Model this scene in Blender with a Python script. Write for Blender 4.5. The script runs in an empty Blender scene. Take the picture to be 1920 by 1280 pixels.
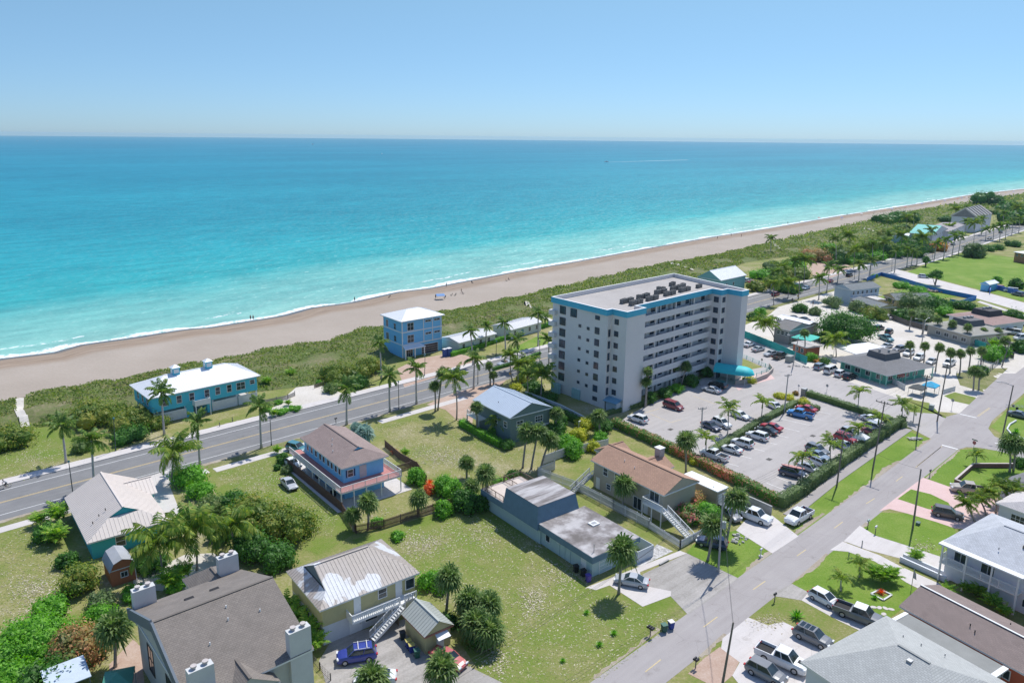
import bpy, math, random
from mathutils import Vector, Matrix
R=math.radians; rnd=random.Random(7)
S=bpy.context.scene; COL=S.collection
# ---------------- camera model (photo is 1920x1280) ----------------
FX,CX,CY,HY,ROLL,CH=1420.,960.,600.,257.,0.0094,60.
PITCH=math.atan((CY-HY)/FX)
FW=Vector((0,math.cos(PITCH),-math.sin(PITCH)))
_r0=Vector((1,0,0)); _u0=_r0.cross(FW); _a=-math.atan(ROLL)
RT=_r0*math.cos(_a)-_u0*math.sin(_a); UP=_r0*math.sin(_a)+_u0*math.cos(_a)
def G(x,y,z=0.):
    d=FW*FX+RT*(x-CX)+UP*(CY-y); t=(z-CH)/d.z
    return Vector((d.x*t,d.y*t,z))
def PX(p):
    v=Vector(p)-Vector((0,0,CH)); w=v.dot(FW)
    return (CX+FX*v.dot(RT)/w, CY-FX*v.dot(UP)/w)
def top_of(base,crown):
    """world point straight above (or leaning from) ground pixel `base` that shows at pixel `crown`"""
    b=G(*base); lo,hi=0.,60.
    for _ in range(40):
        m=(lo+hi)/2
        if PX((b.x,b.y,m))[1]>crown[1]: lo=m
        else: hi=m
    px=PX((b.x,b.y,lo))[0]; sc=(Vector((b.x,b.y,lo))-Vector((0,0,CH))).dot(FW)/FX
    return b, Vector((b.x+(crown[0]-px)*sc,b.y,lo))
AZ=R(43); US=Vector((math.cos(AZ),math.sin(AZ),0)); VT=Vector((-math.sin(AZ),math.cos(AZ),0))
def ST(s,t,z=0.): return US*s+VT*t+Vector((0,0,z))
def toST(p): return (p.dot(US),p.dot(VT))
# ---------------- mesh builder ----------------
class MB:
    def __init__(s): s.v=[];s.f=[];s.uv={}
    def add(s,vs,fs):
        o=len(s.v); s.v+= [tuple(p) for p in vs]; s.f+=[tuple(i+o for i in f) for f in fs]; return s
    def poly(s,pts,uv=None):
        o=len(s.v); s.v+=[tuple(p) for p in pts]; s.f.append(tuple(range(o,o+len(pts))))
        if uv: s.uv[len(s.f)-1]=uv
        return s
    def box(s,x0,y0,z0,x1,y1,z1):
        return s.add([(x0,y0,z0),(x1,y0,z0),(x1,y1,z0),(x0,y1,z0),(x0,y0,z1),(x1,y0,z1),(x1,y1,z1),(x0,y1,z1)],
          [(0,3,2,1),(4,5,6,7),(0,1,5,4),(1,2,6,5),(2,3,7,6),(3,0,4,7)])
    def bar(s,a,b,w,h=None,up=Vector((0,0,1))):
        h=h or w; a=Vector(a);b=Vector(b);d=(b-a).normalized()
        if abs(d.dot(up))>.98: up=Vector((1,0,0))
        x=d.cross(up).normalized()*w/2; y=x.cross(d).normalized()*h/2
        vs=[a-x-y,a+x-y,a+x+y,a-x+y,b-x-y,b+x-y,b+x+y,b-x+y]
        return s.add(vs,[(0,1,2,3),(7,6,5,4),(0,4,5,1),(1,5,6,2),(2,6,7,3),(3,7,4,0)])
    def tube(s,pts,rad,n=8,cap=True):
        pts=[Vector(p) for p in pts]; vs=[];fs=[]
        if not isinstance(rad,(list,tuple)): rad=[rad]*len(pts)
        for i,p in enumerate(pts):
            d=(pts[min(i+1,len(pts)-1)]-pts[max(i-1,0)]).normalized()
            x=d.cross(Vector((0,0,1)) if abs(d.z)<.9 else Vector((1,0,0))).normalized(); y=d.cross(x)
            for k in range(n):
                a=2*math.pi*k/n; vs.append(p+(x*math.cos(a)+y*math.sin(a))*rad[i])
        for i in range(len(pts)-1):
            for k in range(n):
                fs.append((i*n+k,i*n+(k+1)%n,(i+1)*n+(k+1)%n,(i+1)*n+k))
        if cap: fs.append(tuple(range(n))[::-1]); fs.append(tuple(range((len(pts)-1)*n,len(pts)*n)))
        return s.add(vs,fs)
    def prism(s,p2,z0,z1):
        n=len(p2)
        return s.add([(p[0],p[1],z0) for p in p2]+[(p[0],p[1],z1) for p in p2],
           [tuple(range(n))[::-1],tuple(range(n,2*n))]+[(i,(i+1)%n,(i+1)%n+n,i+n) for i in range(n)])
    def ball(s,c,r,n=8,m=6,sz=1.,jit=0.):
        vs=[];fs=[]
        for i in range(m+1):
            th=math.pi*i/m
            for k in range(n):
                ph=2*math.pi*k/n; q=r*(1+(rnd.random()-.5)*jit)
                vs.append((c[0]+q*math.sin(th)*math.cos(ph),c[1]+q*math.sin(th)*math.sin(ph),c[2]+q*math.cos(th)*sz))
        for i in range(m):
            for k in range(n): fs.append((i*n+k,(i+1)*n+k,(i+1)*n+(k+1)%n,i*n+(k+1)%n))
        return s.add(vs,fs)
    def mesh(s,name,mat,smooth=False):
        me=bpy.data.meshes.new(name); me.from_pydata(s.v,[],s.f)
        if s.uv:
            ul=me.uv_layers.new(name='uv')
            for fi,uv in s.uv.items():
                for k,li in enumerate(me.polygons[fi].loop_indices): ul.data[li].uv=uv[k]
        if smooth: me.polygons.foreach_set('use_smooth',[True]*len(me.polygons))
        if mat: me.materials.append(mat)
        me.update(); return me
    def build(s,name,mat,parent=None,smooth=False,loc=None,rz=0.):
        o=bpy.data.objects.new(name,s.mesh(name,mat,smooth)); COL.objects.link(o)
        if parent: o.parent=parent
        if loc is not None: o.location=loc
        o.rotation_euler.z=rz; return o
def tag(o,label=None,cat=None,group=None,kind=None):
    if label: o['label']=label
    if cat: o['category']=cat
    if group: o['group']=group
    if kind: o['kind']=kind
    return o
def struct(mb,name,mat,**k): return tag(mb.build(name,mat,**k),kind='structure')
def thing(name,loc,rz,label,cat,group=None):
    o=bpy.data.objects.new(name,None); COL.objects.link(o); o.location=loc; o.rotation_euler.z=rz
    o.empty_display_size=.3
    return tag(o,label,cat,group)
def kids(o): return KIDS.get(o.name,[])
def dup(src,parts,loc,rz,label,cat,group=None,scale=1.):
    """src name, parts = [(name,mesh,localmatrix,children)]"""
    o=bpy.data.objects.new(src,None); COL.objects.link(o); o.location=loc; o.rotation_euler.z=rz; o.scale=(scale,)*3
    o.empty_display_size=.3
    tag(o,label,cat,group)
    def rec(ps,par):
        for nm,me,mt,ch in ps:
            q=bpy.data.objects.new(nm,me); COL.objects.link(q); q.parent=par
            if mt is not None: q.matrix_local=mt
            rec(ch,q)
    rec(parts,o); return o
LEAFK=1.8
# ---------------- materials ----------------
def newmat(name):
    m=bpy.data.materials.new(name); m.use_nodes=True; nt=m.node_tree; b=nt.nodes['Principled BSDF']; return m,nt,b
def N(nt,t,**k):
    n=nt.nodes.new(t)
    for a,v in k.items():
        if a in n.inputs.keys() if not hasattr(n,a) else False: n.inputs[a].default_value=v
        else: setattr(n,a,v)
    return n
def noise(nt,vec,scale,detail=4.,rough=.6):
    n=nt.nodes.new('ShaderNodeTexNoise'); n.inputs['Scale'].default_value=scale; n.inputs['Detail'].default_value=detail
    n.inputs['Roughness'].default_value=rough; nt.links.new(vec,n.inputs['Vector']); return n.outputs['Fac']
def ramp(nt,fac,stops,interp='LINEAR'):
    n=nt.nodes.new('ShaderNodeValToRGB'); n.color_ramp.interpolation=interp; e=n.color_ramp.elements
    while len(e)>1: e.remove(e[-1])
    e[0].position=stops[0][0]; e[0].color=(*stops[0][1],1)
    for p,c in stops[1:]:
        q=e.new(p); q.color=(*c,1)
    nt.links.new(fac,n.inputs['Fac']); return n.outputs['Color']
def mixc(nt,fac,a,b,mode='MIX'):
    n=nt.nodes.new('ShaderNodeMix'); n.data_type='RGBA'; n.blend_type=mode
    for i,x in ((0,fac),(6,a),(7,b)):
        if hasattr(x,'links'): nt.links.new(x,n.inputs[i])
        elif i==0: n.inputs[0].default_value=x
        else: n.inputs[i].default_value=(*x,1)
    return n.outputs[2]
def mth(nt,op,a,b=0.,c=0.):
    n=nt.nodes.new('ShaderNodeMath'); n.operation=op
    for i,x in enumerate((a,b,c)):
        if hasattr(x,'links'): nt.links.new(x,n.inputs[i])
        else: n.inputs[i].default_value=x
    return n.outputs[0]
def pos(nt,kind='pos'):
    if kind=='pos': return nt.nodes.new('ShaderNodeNewGeometry').outputs['Position']
    return nt.nodes.new('ShaderNodeTexCoord').outputs[{'obj':'Object','uv':'UV','gen':'Generated'}[kind]]
def bump(nt,b,h,dist=.02,strength=.5):
    n=nt.nodes.new('ShaderNodeBump'); n.inputs['Strength'].default_value=strength; n.inputs['Distance'].default_value=dist
    nt.links.new(h,n.inputs['Height']); nt.links.new(n.outputs[0],b.inputs['Normal'])
_pm={}
def pm(name,c,rough=.7,var=.12,scale=1.5,fine=12.,metal=0.,spec=.4,bmp=0.):
    """painted / plain surface with soft wear: two noise octaves vary the albedo"""
    if name in _pm: return _pm[name]
    m,nt,b=newmat(name); p=pos(nt)
    a=noise(nt,p,scale,5); f=noise(nt,p,fine,3)
    lo=tuple(x*(1-var) for x in c); hi=tuple(min(1,x*(1+var*.8)) for x in c)
    k=mth(nt,'ADD',mth(nt,'MULTIPLY',a,.65),mth(nt,'MULTIPLY',f,.35))
    col=ramp(nt,k,[(.3,lo),(.7,hi)])
    nt.links.new(col,b.inputs['Base Color']); b.inputs['Roughness'].default_value=rough; b.inputs['Metallic'].default_value=metal
    b.inputs['Specular IOR Level'].default_value=spec
    if bmp: bump(nt,b,f,bmp,.6)
    _pm[name]=m; return m
def leafmat(name,stops,rough=.55,trans=.4,sun=None):
    if name in _pm: return _pm[name]
    stops=[(p,tuple(min(.75,x*LEAFK) for x in c)) for p,c in stops]
    m,nt,b=newmat(name); g=nt.nodes.new('ShaderNodeNewGeometry')
    n=noise(nt,g.outputs['Position'],.9,3)
    k=mth(nt,'ADD',mth(nt,'MULTIPLY',g.outputs['Random Per Island'],.6),mth(nt,'MULTIPLY',n,.4))
    col=ramp(nt,k,stops); nt.links.new(col,b.inputs['Base Color']); b.inputs['Roughness'].default_value=rough
    b.inputs['Specular IOR Level'].default_value=.35
    t=nt.nodes.new('ShaderNodeBsdfTranslucent'); hs=nt.nodes.new('ShaderNodeHueSaturation'); hs.inputs['Value'].default_value=1.5; hs.inputs['Saturation'].default_value=1.1
    nt.links.new(col,hs.inputs['Color']); nt.links.new(hs.outputs[0],t.inputs['Color'])
    mx=nt.nodes.new('ShaderNodeMixShader'); mx.inputs[0].default_value=trans
    nt.links.new(b.outputs[0],mx.inputs[1]); nt.links.new(t.outputs[0],mx.inputs[2])
    nt.links.new(mx.outputs[0],nt.nodes['Material Output'].inputs['Surface'])
    _pm[name]=m; return m
def groundmat(name,stops,s1=.25,s2=3.,s3=.03,bmp=.03,rough=.9,w=(.4,.35,.25)):
    if name in _pm: return _pm[name]
    m,nt,b=newmat(name); p=pos(nt)
    k=mth(nt,'ADD',mth(nt,'ADD',mth(nt,'MULTIPLY',noise(nt,p,s1,6,.65),w[0]),mth(nt,'MULTIPLY',noise(nt,p,s2,4,.7),w[1])),mth(nt,'MULTIPLY',noise(nt,p,s3,4),w[2]))
    nt.links.new(ramp(nt,k,stops),b.inputs['Base Color']); b.inputs['Roughness'].default_value=rough; b.inputs['Specular IOR Level'].default_value=.2
    bump(nt,b,noise(nt,p,s2*2,4,.75),bmp*2,1.); _pm[name]=m; return m
def roofmat(name,c,kind='shingle',var=.15,rough=.85):
    if name in _pm: return _pm[name]
    m,nt,b=newmat(name); u=pos(nt,'uv'); p=pos(nt)
    a=noise(nt,p,.6,5); f=noise(nt,p,7,3)
    k=mth(nt,'ADD',mth(nt,'MULTIPLY',a,.6),mth(nt,'MULTIPLY',f,.4))
    col=ramp(nt,k,[(.3,tuple(x*(1-var) for x in c)),(.7,tuple(min(1,x*(1+var)) for x in c))])
    if kind=='shingle':
        br=nt.nodes.new('ShaderNodeTexBrick'); nt.links.new(u,br.inputs['Vector']); br.inputs['Scale'].default_value=1.
        br.inputs['Brick Width'].default_value=.42; br.inputs['Row Height'].default_value=.24; br.inputs['Mortar Size'].default_value=.025
        br.inputs['Color1'].default_value=(1,1,1,1); br.inputs['Color2'].default_value=(.8,.8,.8,1); br.inputs['Mortar'].default_value=(.55,.55,.55,1)
        col=mixc(nt,.75,col,br.outputs['Color'],'MULTIPLY'); bump(nt,b,br.outputs['Color'],.02,.5)
    b.inputs['Roughness'].default_value=rough
    nt.links.new(col,b.inputs['Base Color']); _pm[name]=m; return m
def glassmat(name,c=(.03,.045,.055),rough=.08):
    if name in _pm: return _pm[name]
    m,nt,b=newmat(name); p=pos(nt); nt.links.new(ramp(nt,noise(nt,p,.8,2),[(.35,tuple(x*.6 for x in c)),(.65,tuple(x*1.5 for x in c))]),b.inputs['Base Color'])
    b.inputs['Roughness'].default_value=rough; b.inputs['Specular IOR Level'].default_value=.6; _pm[name]=m; return m
WHITE=pm('white_paint',(.72,.73,.72),.5,.06)
GLASS=glassmat('window_glass'); CARGLASS=glassmat('car_glass',(.025,.04,.045),.05)
DARK=pm('dark_rubber',(.02,.02,.022),.8); METAL=pm('grey_metal',(.35,.36,.37),.4,metal=.5)
# ================= curves of the coast in road coordinates =================
shore_px=[(0,672),(100,660),(150,646),(250,632),(350,616),(387,614),(475,600),(525,592),(580,577),(655,567),(745,547),(805,540),(855,530),(955,511),(1085,489),(1210,466),(1335,444),(1440,428),(1565,406),(1702,385),(1815,366),(1920,354)]
dune_px=[(0,756),(50,745),(125,732),(175,720),(237,710),(295,700),(480,661),(617,640),(650,627),(692,617),(725,615),(842,585),(930,567),(1035,544),(1135,520),(1222,500),(1335,482),(1465,451),(1565,429),(1640,412),(1740,392),(1920,366)]
def curve(px,z):
    a=sorted(toST(G(x,y,z)) for x,y in px); return a
def interp(c,s):
    if s<=c[0][0]: return c[0][1]
    if s>=c[-1][0]: return c[-1][1]
    for (a,ta),(b,tb) in zip(c,c[1:]):
        if a<=s<=b: return ta+(tb-ta)*(s-a)/(b-a)
SH=curve(shore_px,-1.); DU=curve(dune_px,0.)
RA=[(-400,142.4),(140,142.4),(330,142.2),(430,143.5),(516,147.4),(583,150.6),(646,153),(1200,170)]
tA=lambda s:interp(RA,s)
def srange(a,b,d0,g=1.0):
    r=[];s=a
    while s<b: r.append(s); s+=d0
    return r+[b]
SL=[-3000,-1200,-500,-250]+srange(-150,700,4)+srange(710,1500,20)[0:]+[2000,3500,6000]
# ---- ground sheet ----
g=MB(); cols=[-6000,-1500,-400,-100,0,60,110]
for i,(a,b) in enumerate(zip(SL,SL[1:])):
    ta=[*cols,interp(DU,a)+.6]; tb=[*cols,interp(DU,b)+.6]
    for j in range(len(cols)):
        g.poly([ST(a,ta[j]),ST(b,tb[j]),ST(b,tb[j+1]),ST(a,ta[j+1])])
GR=groundmat('dry_lawn',[(.36,(.13,.19,.025)),(.44,(.175,.215,.05)),(.51,(.245,.24,.085)),(.58,(.34,.305,.17)),(.66,(.50,.45,.35))],.12,2.2,.035,w=(.45,.33,.22))
struct(g,'ground',GR)
# ---- beach ----
b=MB(); fr=[0,.15,.35,.55,.72,.85,.93,1.0,1.12,1.5]
def bz(f): return {0:0.03}.get(f, .03-.0*f if f<.5 else (-.25*(f-.5)/.35 if f<.85 else -.25-.75*(f-.85)/.15 if f<=1 else -1-(f-1)*4))
for a,bb in zip(SL,SL[1:]):
    A=[(ST(a,interp(DU,a)+f*(interp(SH,a)-interp(DU,a)),bz(f)),(a,f*(interp(SH,a)-interp(DU,a))-(interp(SH,a)-interp(DU,a)))) for f in fr]
    Bq=[(ST(bb,interp(DU,bb)+f*(interp(SH,bb)-interp(DU,bb)),bz(f)),(bb,(f-1)*(interp(SH,bb)-interp(DU,bb)))) for f in fr]
    for j in range(len(fr)-1):
        b.poly([A[j][0],Bq[j][0],Bq[j+1][0],A[j+1][0]],[A[j][1],Bq[j][1],Bq[j+1][1],A[j+1][1]])
def sandmat():
    m,nt,bs=newmat('beach_sand'); p=pos(nt); u=pos(nt,'uv'); sx=nt.nodes.new('ShaderNodeSeparateXYZ'); nt.links.new(u,sx.inputs[0])
    mp=nt.nodes.new('ShaderNodeMapping'); mp.inputs['Scale'].default_value=(.08,.9,1); nt.links.new(u,mp.inputs[0])
    st=noise(nt,mp.outputs[0],1.,5,.65); n=noise(nt,p,.05,5); f=noise(nt,p,1.5,4,.7)
    dry=ramp(nt,mth(nt,'ADD',mth(nt,'MULTIPLY',n,.5),mth(nt,'MULTIPLY',f,.5)),[(.3,(.31,.26,.21)),(.55,(.375,.32,.265)),(.75,(.43,.375,.32))])
    mid=ramp(nt,st,[(.3,(.21,.155,.11)),(.6,(.33,.255,.19)),(.75,(.38,.31,.25))])
    d=mth(nt,'ADD',sx.outputs[1],mth(nt,'MULTIPLY',mth(nt,'SUBTRACT',st,.5),8.))
    def step(lo,hi):
        r=nt.nodes.new('ShaderNodeMapRange'); r.inputs['From Min'].default_value=lo; r.inputs['From Max'].default_value=hi; nt.links.new(d,r.inputs[0]); return r.outputs[0]
    c=mixc(nt,step(-17,-13),dry,mid); wet=step(-4.5,-2.5); c=mixc(nt,wet,c,(.10,.095,.085))
    nt.links.new(c,bs.inputs['Base Color']); rr=mth(nt,'SUBTRACT',.95,mth(nt,'MULTIPLY',wet,.6)); nt.links.new(rr,bs.inputs['Roughness'])
    bs.inputs['Specular IOR Level'].default_value=.3
    bump(nt,bs,mth(nt,'ADD',f,mth(nt,'MULTIPLY',st,.8)),.12,.7); return m
struct(b,'beach',sandmat())
# ---- sea: one disc at z=-1 that ends where a 60 m high eye loses it behind the curve of the earth ----
w=MB(); RAD=16500.; rings=[0,30,60,100,150,220,320,460,650,900,1300,1900,2800,4200,6500,10000,RAD]; NS=256
vs=[(0,0,-1.)];fs=[]
for r in rings[1:]:
    vs+=[(r*math.cos(2*math.pi*k/NS),r*math.sin(2*math.pi*k/NS),-1.) for k in range(NS)]
for k in range(NS): fs.append((0,1+k,1+(k+1)%NS))
for i in range(len(rings)-2):
    o=1+i*NS
    for k in range(NS): fs.append((o+k,o+NS+k,o+NS+(k+1)%NS,o+(k+1)%NS))
w.add(vs,fs)
SEAC=[(0,(.27,.48,.42)),(.25,(.215,.45,.395)),(.41,(.145,.42,.385)),(.46,(.035,.335,.345)),(.52,(.022,.29,.33)),(.60,(.017,.25,.315)),(.72,(.015,.22,.31)),(.86,(.018,.20,.305)),(1,(.02,.19,.29))]
SEAR=.2; SEAS=.04; SEAB=.8
def seamat():
    m,nt,bs=newmat('sea_water'); p=pos(nt)
    rt=nt.nodes.new('ShaderNodeMapping'); rt.inputs['Rotation'].default_value=(0,0,-AZ); nt.links.new(p,rt.inputs[0])
    sx=nt.nodes.new('ShaderNodeSeparateXYZ'); nt.links.new(rt.outputs[0],sx.inputs[0])
    fc=nt.nodes.new('ShaderNodeFloatCurve'); cu=fc.mapping.curves[0]
    ss=[-150,*[a for a,_ in SH],1500]; pts=[((s+150)/1650.,interp(SH,s)/400.) for s in ss]
    cu.points[0].location=pts[0]; cu.points[1].location=pts[-1]
    for q in pts[1:-1]: cu.points.new(*q)
    for q in cu.points: q.handle_type='VECTOR'
    fc.mapping.update()
    nt.links.new(mth(nt,'DIVIDE',mth(nt,'ADD',sx.outputs[0],150.),1650.),fc.inputs['Value'])
    d=mth(nt,'SUBTRACT',sx.outputs[1],mth(nt,'MULTIPLY',fc.outputs[0],400.))
    mp=nt.nodes.new('ShaderNodeMapping'); mp.inputs['Scale'].default_value=(.35,1,1); nt.links.new(rt.outputs[0],mp.inputs[0])
    n1=noise(nt,mp.outputs[0],.02,4); n2=noise(nt,mp.outputs[0],.006,3); n3=noise(nt,mp.outputs[0],.12,4)
    dd=mth(nt,'ADD',d,mth(nt,'ADD',mth(nt,'MULTIPLY',mth(nt,'SUBTRACT',n1,.5),30.),mth(nt,'MULTIPLY',mth(nt,'SUBTRACT',n2,.5),30.)))
    lg=mth(nt,'LOGARITHM',mth(nt,'ADD',mth(nt,'MAXIMUM',dd,0.),1.),10.)   # 0..4.2
    k=mth(nt,'DIVIDE',lg,4.2)
    col=ramp(nt,k,SEAC)
    # slicks and wind streaks
    str_=ramp(nt,noise(nt,mp.outputs[0],.0035,5,.65),[(.4,(.80,.84,.88)),(.6,(1.08,1.06,1.05))])
    col=mixc(nt,.8,col,str_,'MULTIPLY')
    rip=ramp(nt,noise(nt,mp.outputs[0],.11,3,.7),[(.38,(.80,.83,.86)),(.62,(1.1,1.1,1.1))])
    col=mixc(nt,.8,col,rip,'MULTIPLY')
    # foam at the edge
    fo=mth(nt,'SUBTRACT',mth(nt,'MULTIPLY',noise(nt,rt.outputs[0],.045,5,.65),17.),mth(nt,'ADD',d,5.2))
    fo2=noise(nt,p,.55,5,.75)
    fm=mth(nt,'MULTIPLY',fo,.9); fm=mth(nt,'MINIMUM',mth(nt,'MAXIMUM',fm,0.),1.)
    fm=mth(nt,'MULTIPLY',fm,mth(nt,'MINIMUM',mth(nt,'MAXIMUM',mth(nt,'MULTIPLY',mth(nt,'SUBTRACT',fo2,.38),9.),0.),1.))
    ln=mth(nt,'ABSOLUTE',mth(nt,'SUBTRACT',d,mth(nt,'ADD',5.,mth(nt,'MULTIPLY',noise(nt,rt.outputs[0],.03,4,.6),16.))))
    lm=mth(nt,'MULTIPLY',mth(nt,'MINIMUM',mth(nt,'MAXIMUM',mth(nt,'SUBTRACT',1.,ln),0.),1.),mth(nt,'GREATER_THAN',noise(nt,rt.outputs[0],.022,3),.53))
    fm=mth(nt,'MINIMUM',mth(nt,'ADD',fm,mth(nt,'MULTIPLY',lm,mth(nt,'GREATER_THAN',fo2,.5))),1.)
    col=mixc(nt,fm,col,(.8,.82,.82))
    nt.links.new(col,bs.inputs['Base Color'])
    bs.inputs['Roughness'].default_value=.9; bs.inputs['Specular IOR Level'].default_value=0.
    h=mth(nt,'ADD',noise(nt,p,.35,3,.6),mth(nt,'MULTIPLY',noise(nt,mp.outputs[0],.08,3),2.5))
    bump(nt,bs,h,.35,1.)
    # broken sun glitter: a weak glossy coat over wind-roughened facets
    gl=nt.nodes.new('ShaderNodeBsdfGlossy'); gl.inputs['Roughness'].default_value=SEAR; gl.inputs['Color'].default_value=(1,1,1,1)
    bb=nt.nodes.new('ShaderNodeBump'); bb.inputs['Strength'].default_value=1.; bb.inputs['Distance'].default_value=SEAB; nt.links.new(noise(nt,p,.22,2,.5),bb.inputs['Height']); nt.links.new(bb.outputs[0],gl.inputs['Normal'])
    mx=nt.nodes.new('ShaderNodeMixShader'); nt.links.new(mth(nt,'MULTIPLY',mth(nt,'SUBTRACT',1.,fm),SEAS),mx.inputs[0]); nt.links.new(bs.outputs[0],mx.inputs[1]); nt.links.new(gl.outputs[0],mx.inputs[2])
    nt.links.new(mx.outputs[0],nt.nodes['Material Output'].inputs['Surface']); return m
SEAR=.45; SEAS=.042; SEAB=2.4
struct(w,'sea',seamat())
def roadmat(name,stops,s1=.25,s2=3.,s3=.03,bmp=.03):
    m,nt,b=newmat(name); p=pos(nt); mp=nt.nodes.new('ShaderNodeMapping'); mp.inputs['Rotation'].default_value=(0,0,-AZ); nt.links.new(p,mp.inputs[0])
    m2=nt.nodes.new('ShaderNodeMapping'); m2.inputs['Scale'].default_value=(.05,1,1); nt.links.new(mp.outputs[0],m2.inputs[0])
    k=mth(nt,'ADD',mth(nt,'ADD',mth(nt,'MULTIPLY',noise(nt,p,s1,6,.65),.35),mth(nt,'MULTIPLY',noise(nt,p,s2*2,4,.7),.3)),mth(nt,'MULTIPLY',noise(nt,m2.outputs[0],1.1,4),.35))
    c=ramp(nt,k,stops)
    st=ramp(nt,noise(nt,p,.35,5,.75),[(.30,(.72,.70,.68)),(.42,(1,1,1))]); c=mixc(nt,.7,c,st,'MULTIPLY')
    wv=nt.nodes.new('ShaderNodeTexVoronoi'); wv.feature='DISTANCE_TO_EDGE'; wv.inputs['Scale'].default_value=.16
    wp=nt.nodes.new('ShaderNodeVectorMath'); wp.operation='ADD'; nz=nt.nodes.new('ShaderNodeTexNoise'); nz.inputs['Scale'].default_value=.6; nt.links.new(p,nz.inputs['Vector']); nt.links.new(p,wp.inputs[0]); nt.links.new(nz.outputs['Color'],wp.inputs[1]); nt.links.new(wp.outputs[0],wv.inputs['Vector'])
    cr=mth(nt,'LESS_THAN',wv.outputs['Distance'],.0045); gate=mth(nt,'GREATER_THAN',noise(nt,p,.05,2),.52)
    c=mixc(nt,mth(nt,'MULTIPLY',mth(nt,'MULTIPLY',cr,gate),.2),c,(.08,.075,.07))
    nt.links.new(c,b.inputs['Base Color']); b.inputs['Roughness'].default_value=.88; b.inputs['Specular IOR Level'].default_value=.25; bump(nt,b,noise(nt,p,s2*3,3,.7),bmp,.8); return m
# ---------------- helpers for flat areas ----------------
def area(name,px,z,mat,st=False):
    mb=MB(); pts=[(ST(*p,z) if st else G(p[0],p[1])+Vector((0,0,z))) for p in px]
    A=sum(a.x*b.y-b.x*a.y for a,b in zip(pts,pts[1:]+pts[:1]))
    if A<0: pts=pts[::-1]
    mb.poly(pts); return struct(mb,name,mat)
def strip(pts,w0,w1,z,mb=None):
    """band between offsets w0..w1 right->left of a polyline of Vectors"""
    mb=mb or MB()
    L=[];
    for i,p in enumerate(pts):
        d=(pts[min(i+1,len(pts)-1)]-pts[max(i-1,0)]); d.z=0; d.normalize(); n=Vector((-d.y,d.x,0)); L.append((p+n*w0,p+n*w1))
    for a,b in zip(L,L[1:]):
        mb.poly([Vector((q.x,q.y,z)) for q in (a[0],b[0],b[1],a[1])])
    return mb
def step_strip(pts,w0,w1,z0,z1):
    mb=MB(); L=[]
    for i,p in enumerate(pts):
        d=(pts[min(i+1,len(pts)-1)]-pts[max(i-1,0)]); d.z=0; d.normalize(); n=Vector((-d.y,d.x,0)); L.append((p+n*w0,p+n*w1))
    for a,b in zip(L,L[1:]):
        q=[a[0],b[0],b[1],a[1]]
        mb.prism([(v.x,v.y) for v in q],z0,z1)
    return mb
ASPH=roadmat('asphalt',[(.35,(.165,.165,.167)),(.5,(.20,.199,.198)),(.65,(.245,.242,.24))],.25,4.,.04,.01)
OLDR=roadmat('worn_road',[(.3,(.29,.265,.255)),(.5,(.345,.32,.31)),(.7,(.40,.375,.36))],.15,3.,.03,.01)
LOT=roadmat('lot_concrete',[(.3,(.33,.31,.295)),(.5,(.40,.375,.36)),(.7,(.46,.435,.415))],.15,2.,.04,.01)
CONC=roadmat('pale_concrete',[(.3,(.46,.43,.40)),(.5,(.56,.525,.50)),(.7,(.64,.61,.58))],.2,2.5,.04,.01)
OLDC=roadmat('stained_concrete',[(.33,(.22,.205,.18)),(.5,(.34,.32,.295)),(.66,(.47,.44,.41))],.3,2.,.06,.01)
PINK=groundmat('pink_paving',[(.3,(.53,.36,.33)),(.5,(.62,.45,.42)),(.7,(.68,.52,.49))],.3,2.5,.05,.01)
PALES=groundmat('pale_sand_ground',[(.32,(.40,.36,.29)),(.45,(.55,.51,.45)),(.6,(.66,.62,.56))],.1,2.,.03,.03)
LUSH=groundmat('green_lawn',[(.36,(.105,.20,.02)),(.48,(.15,.25,.03)),(.58,(.22,.29,.06)),(.68,(.32,.32,.14))],.15,3.,.03,.05)
MIDG=groundmat('mixed_lawn',[(.36,(.12,.20,.02)),(.46,(.165,.225,.04)),(.54,(.225,.235,.075)),(.61,(.33,.30,.16)),(.69,(.50,.46,.36))],.15,3.,.04,.05)
VERGE=groundmat('dry_verge',[(.33,(.10,.15,.03)),(.5,(.19,.20,.07)),(.66,(.34,.30,.19))],.3,3.,.05,.05)
BRICK=groundmat('brick_paving',[(.33,(.36,.24,.18)),(.5,(.44,.32,.25)),(.68,(.52,.42,.35))],.5,4.,.08,.01)
DUNEG=groundmat('dune_ground',[(.35,(.08,.13,.03)),(.47,(.12,.16,.045)),(.57,(.19,.18,.09)),(.68,(.40,.34,.24))],.09,1.2,.03,.1)
WPAINT=pm('white_road_paint',(.72,.72,.70),.7,.15,2.); YPAINT=pm('yellow_road_paint',(.62,.46,.20),.7,.2,2.)
FADEY=pm('faded_yellow_paint',(.56,.45,.25),.8,.2,2.); KERB=pm('kerb_concrete',(.42,.40,.38),.8,.15)
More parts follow.
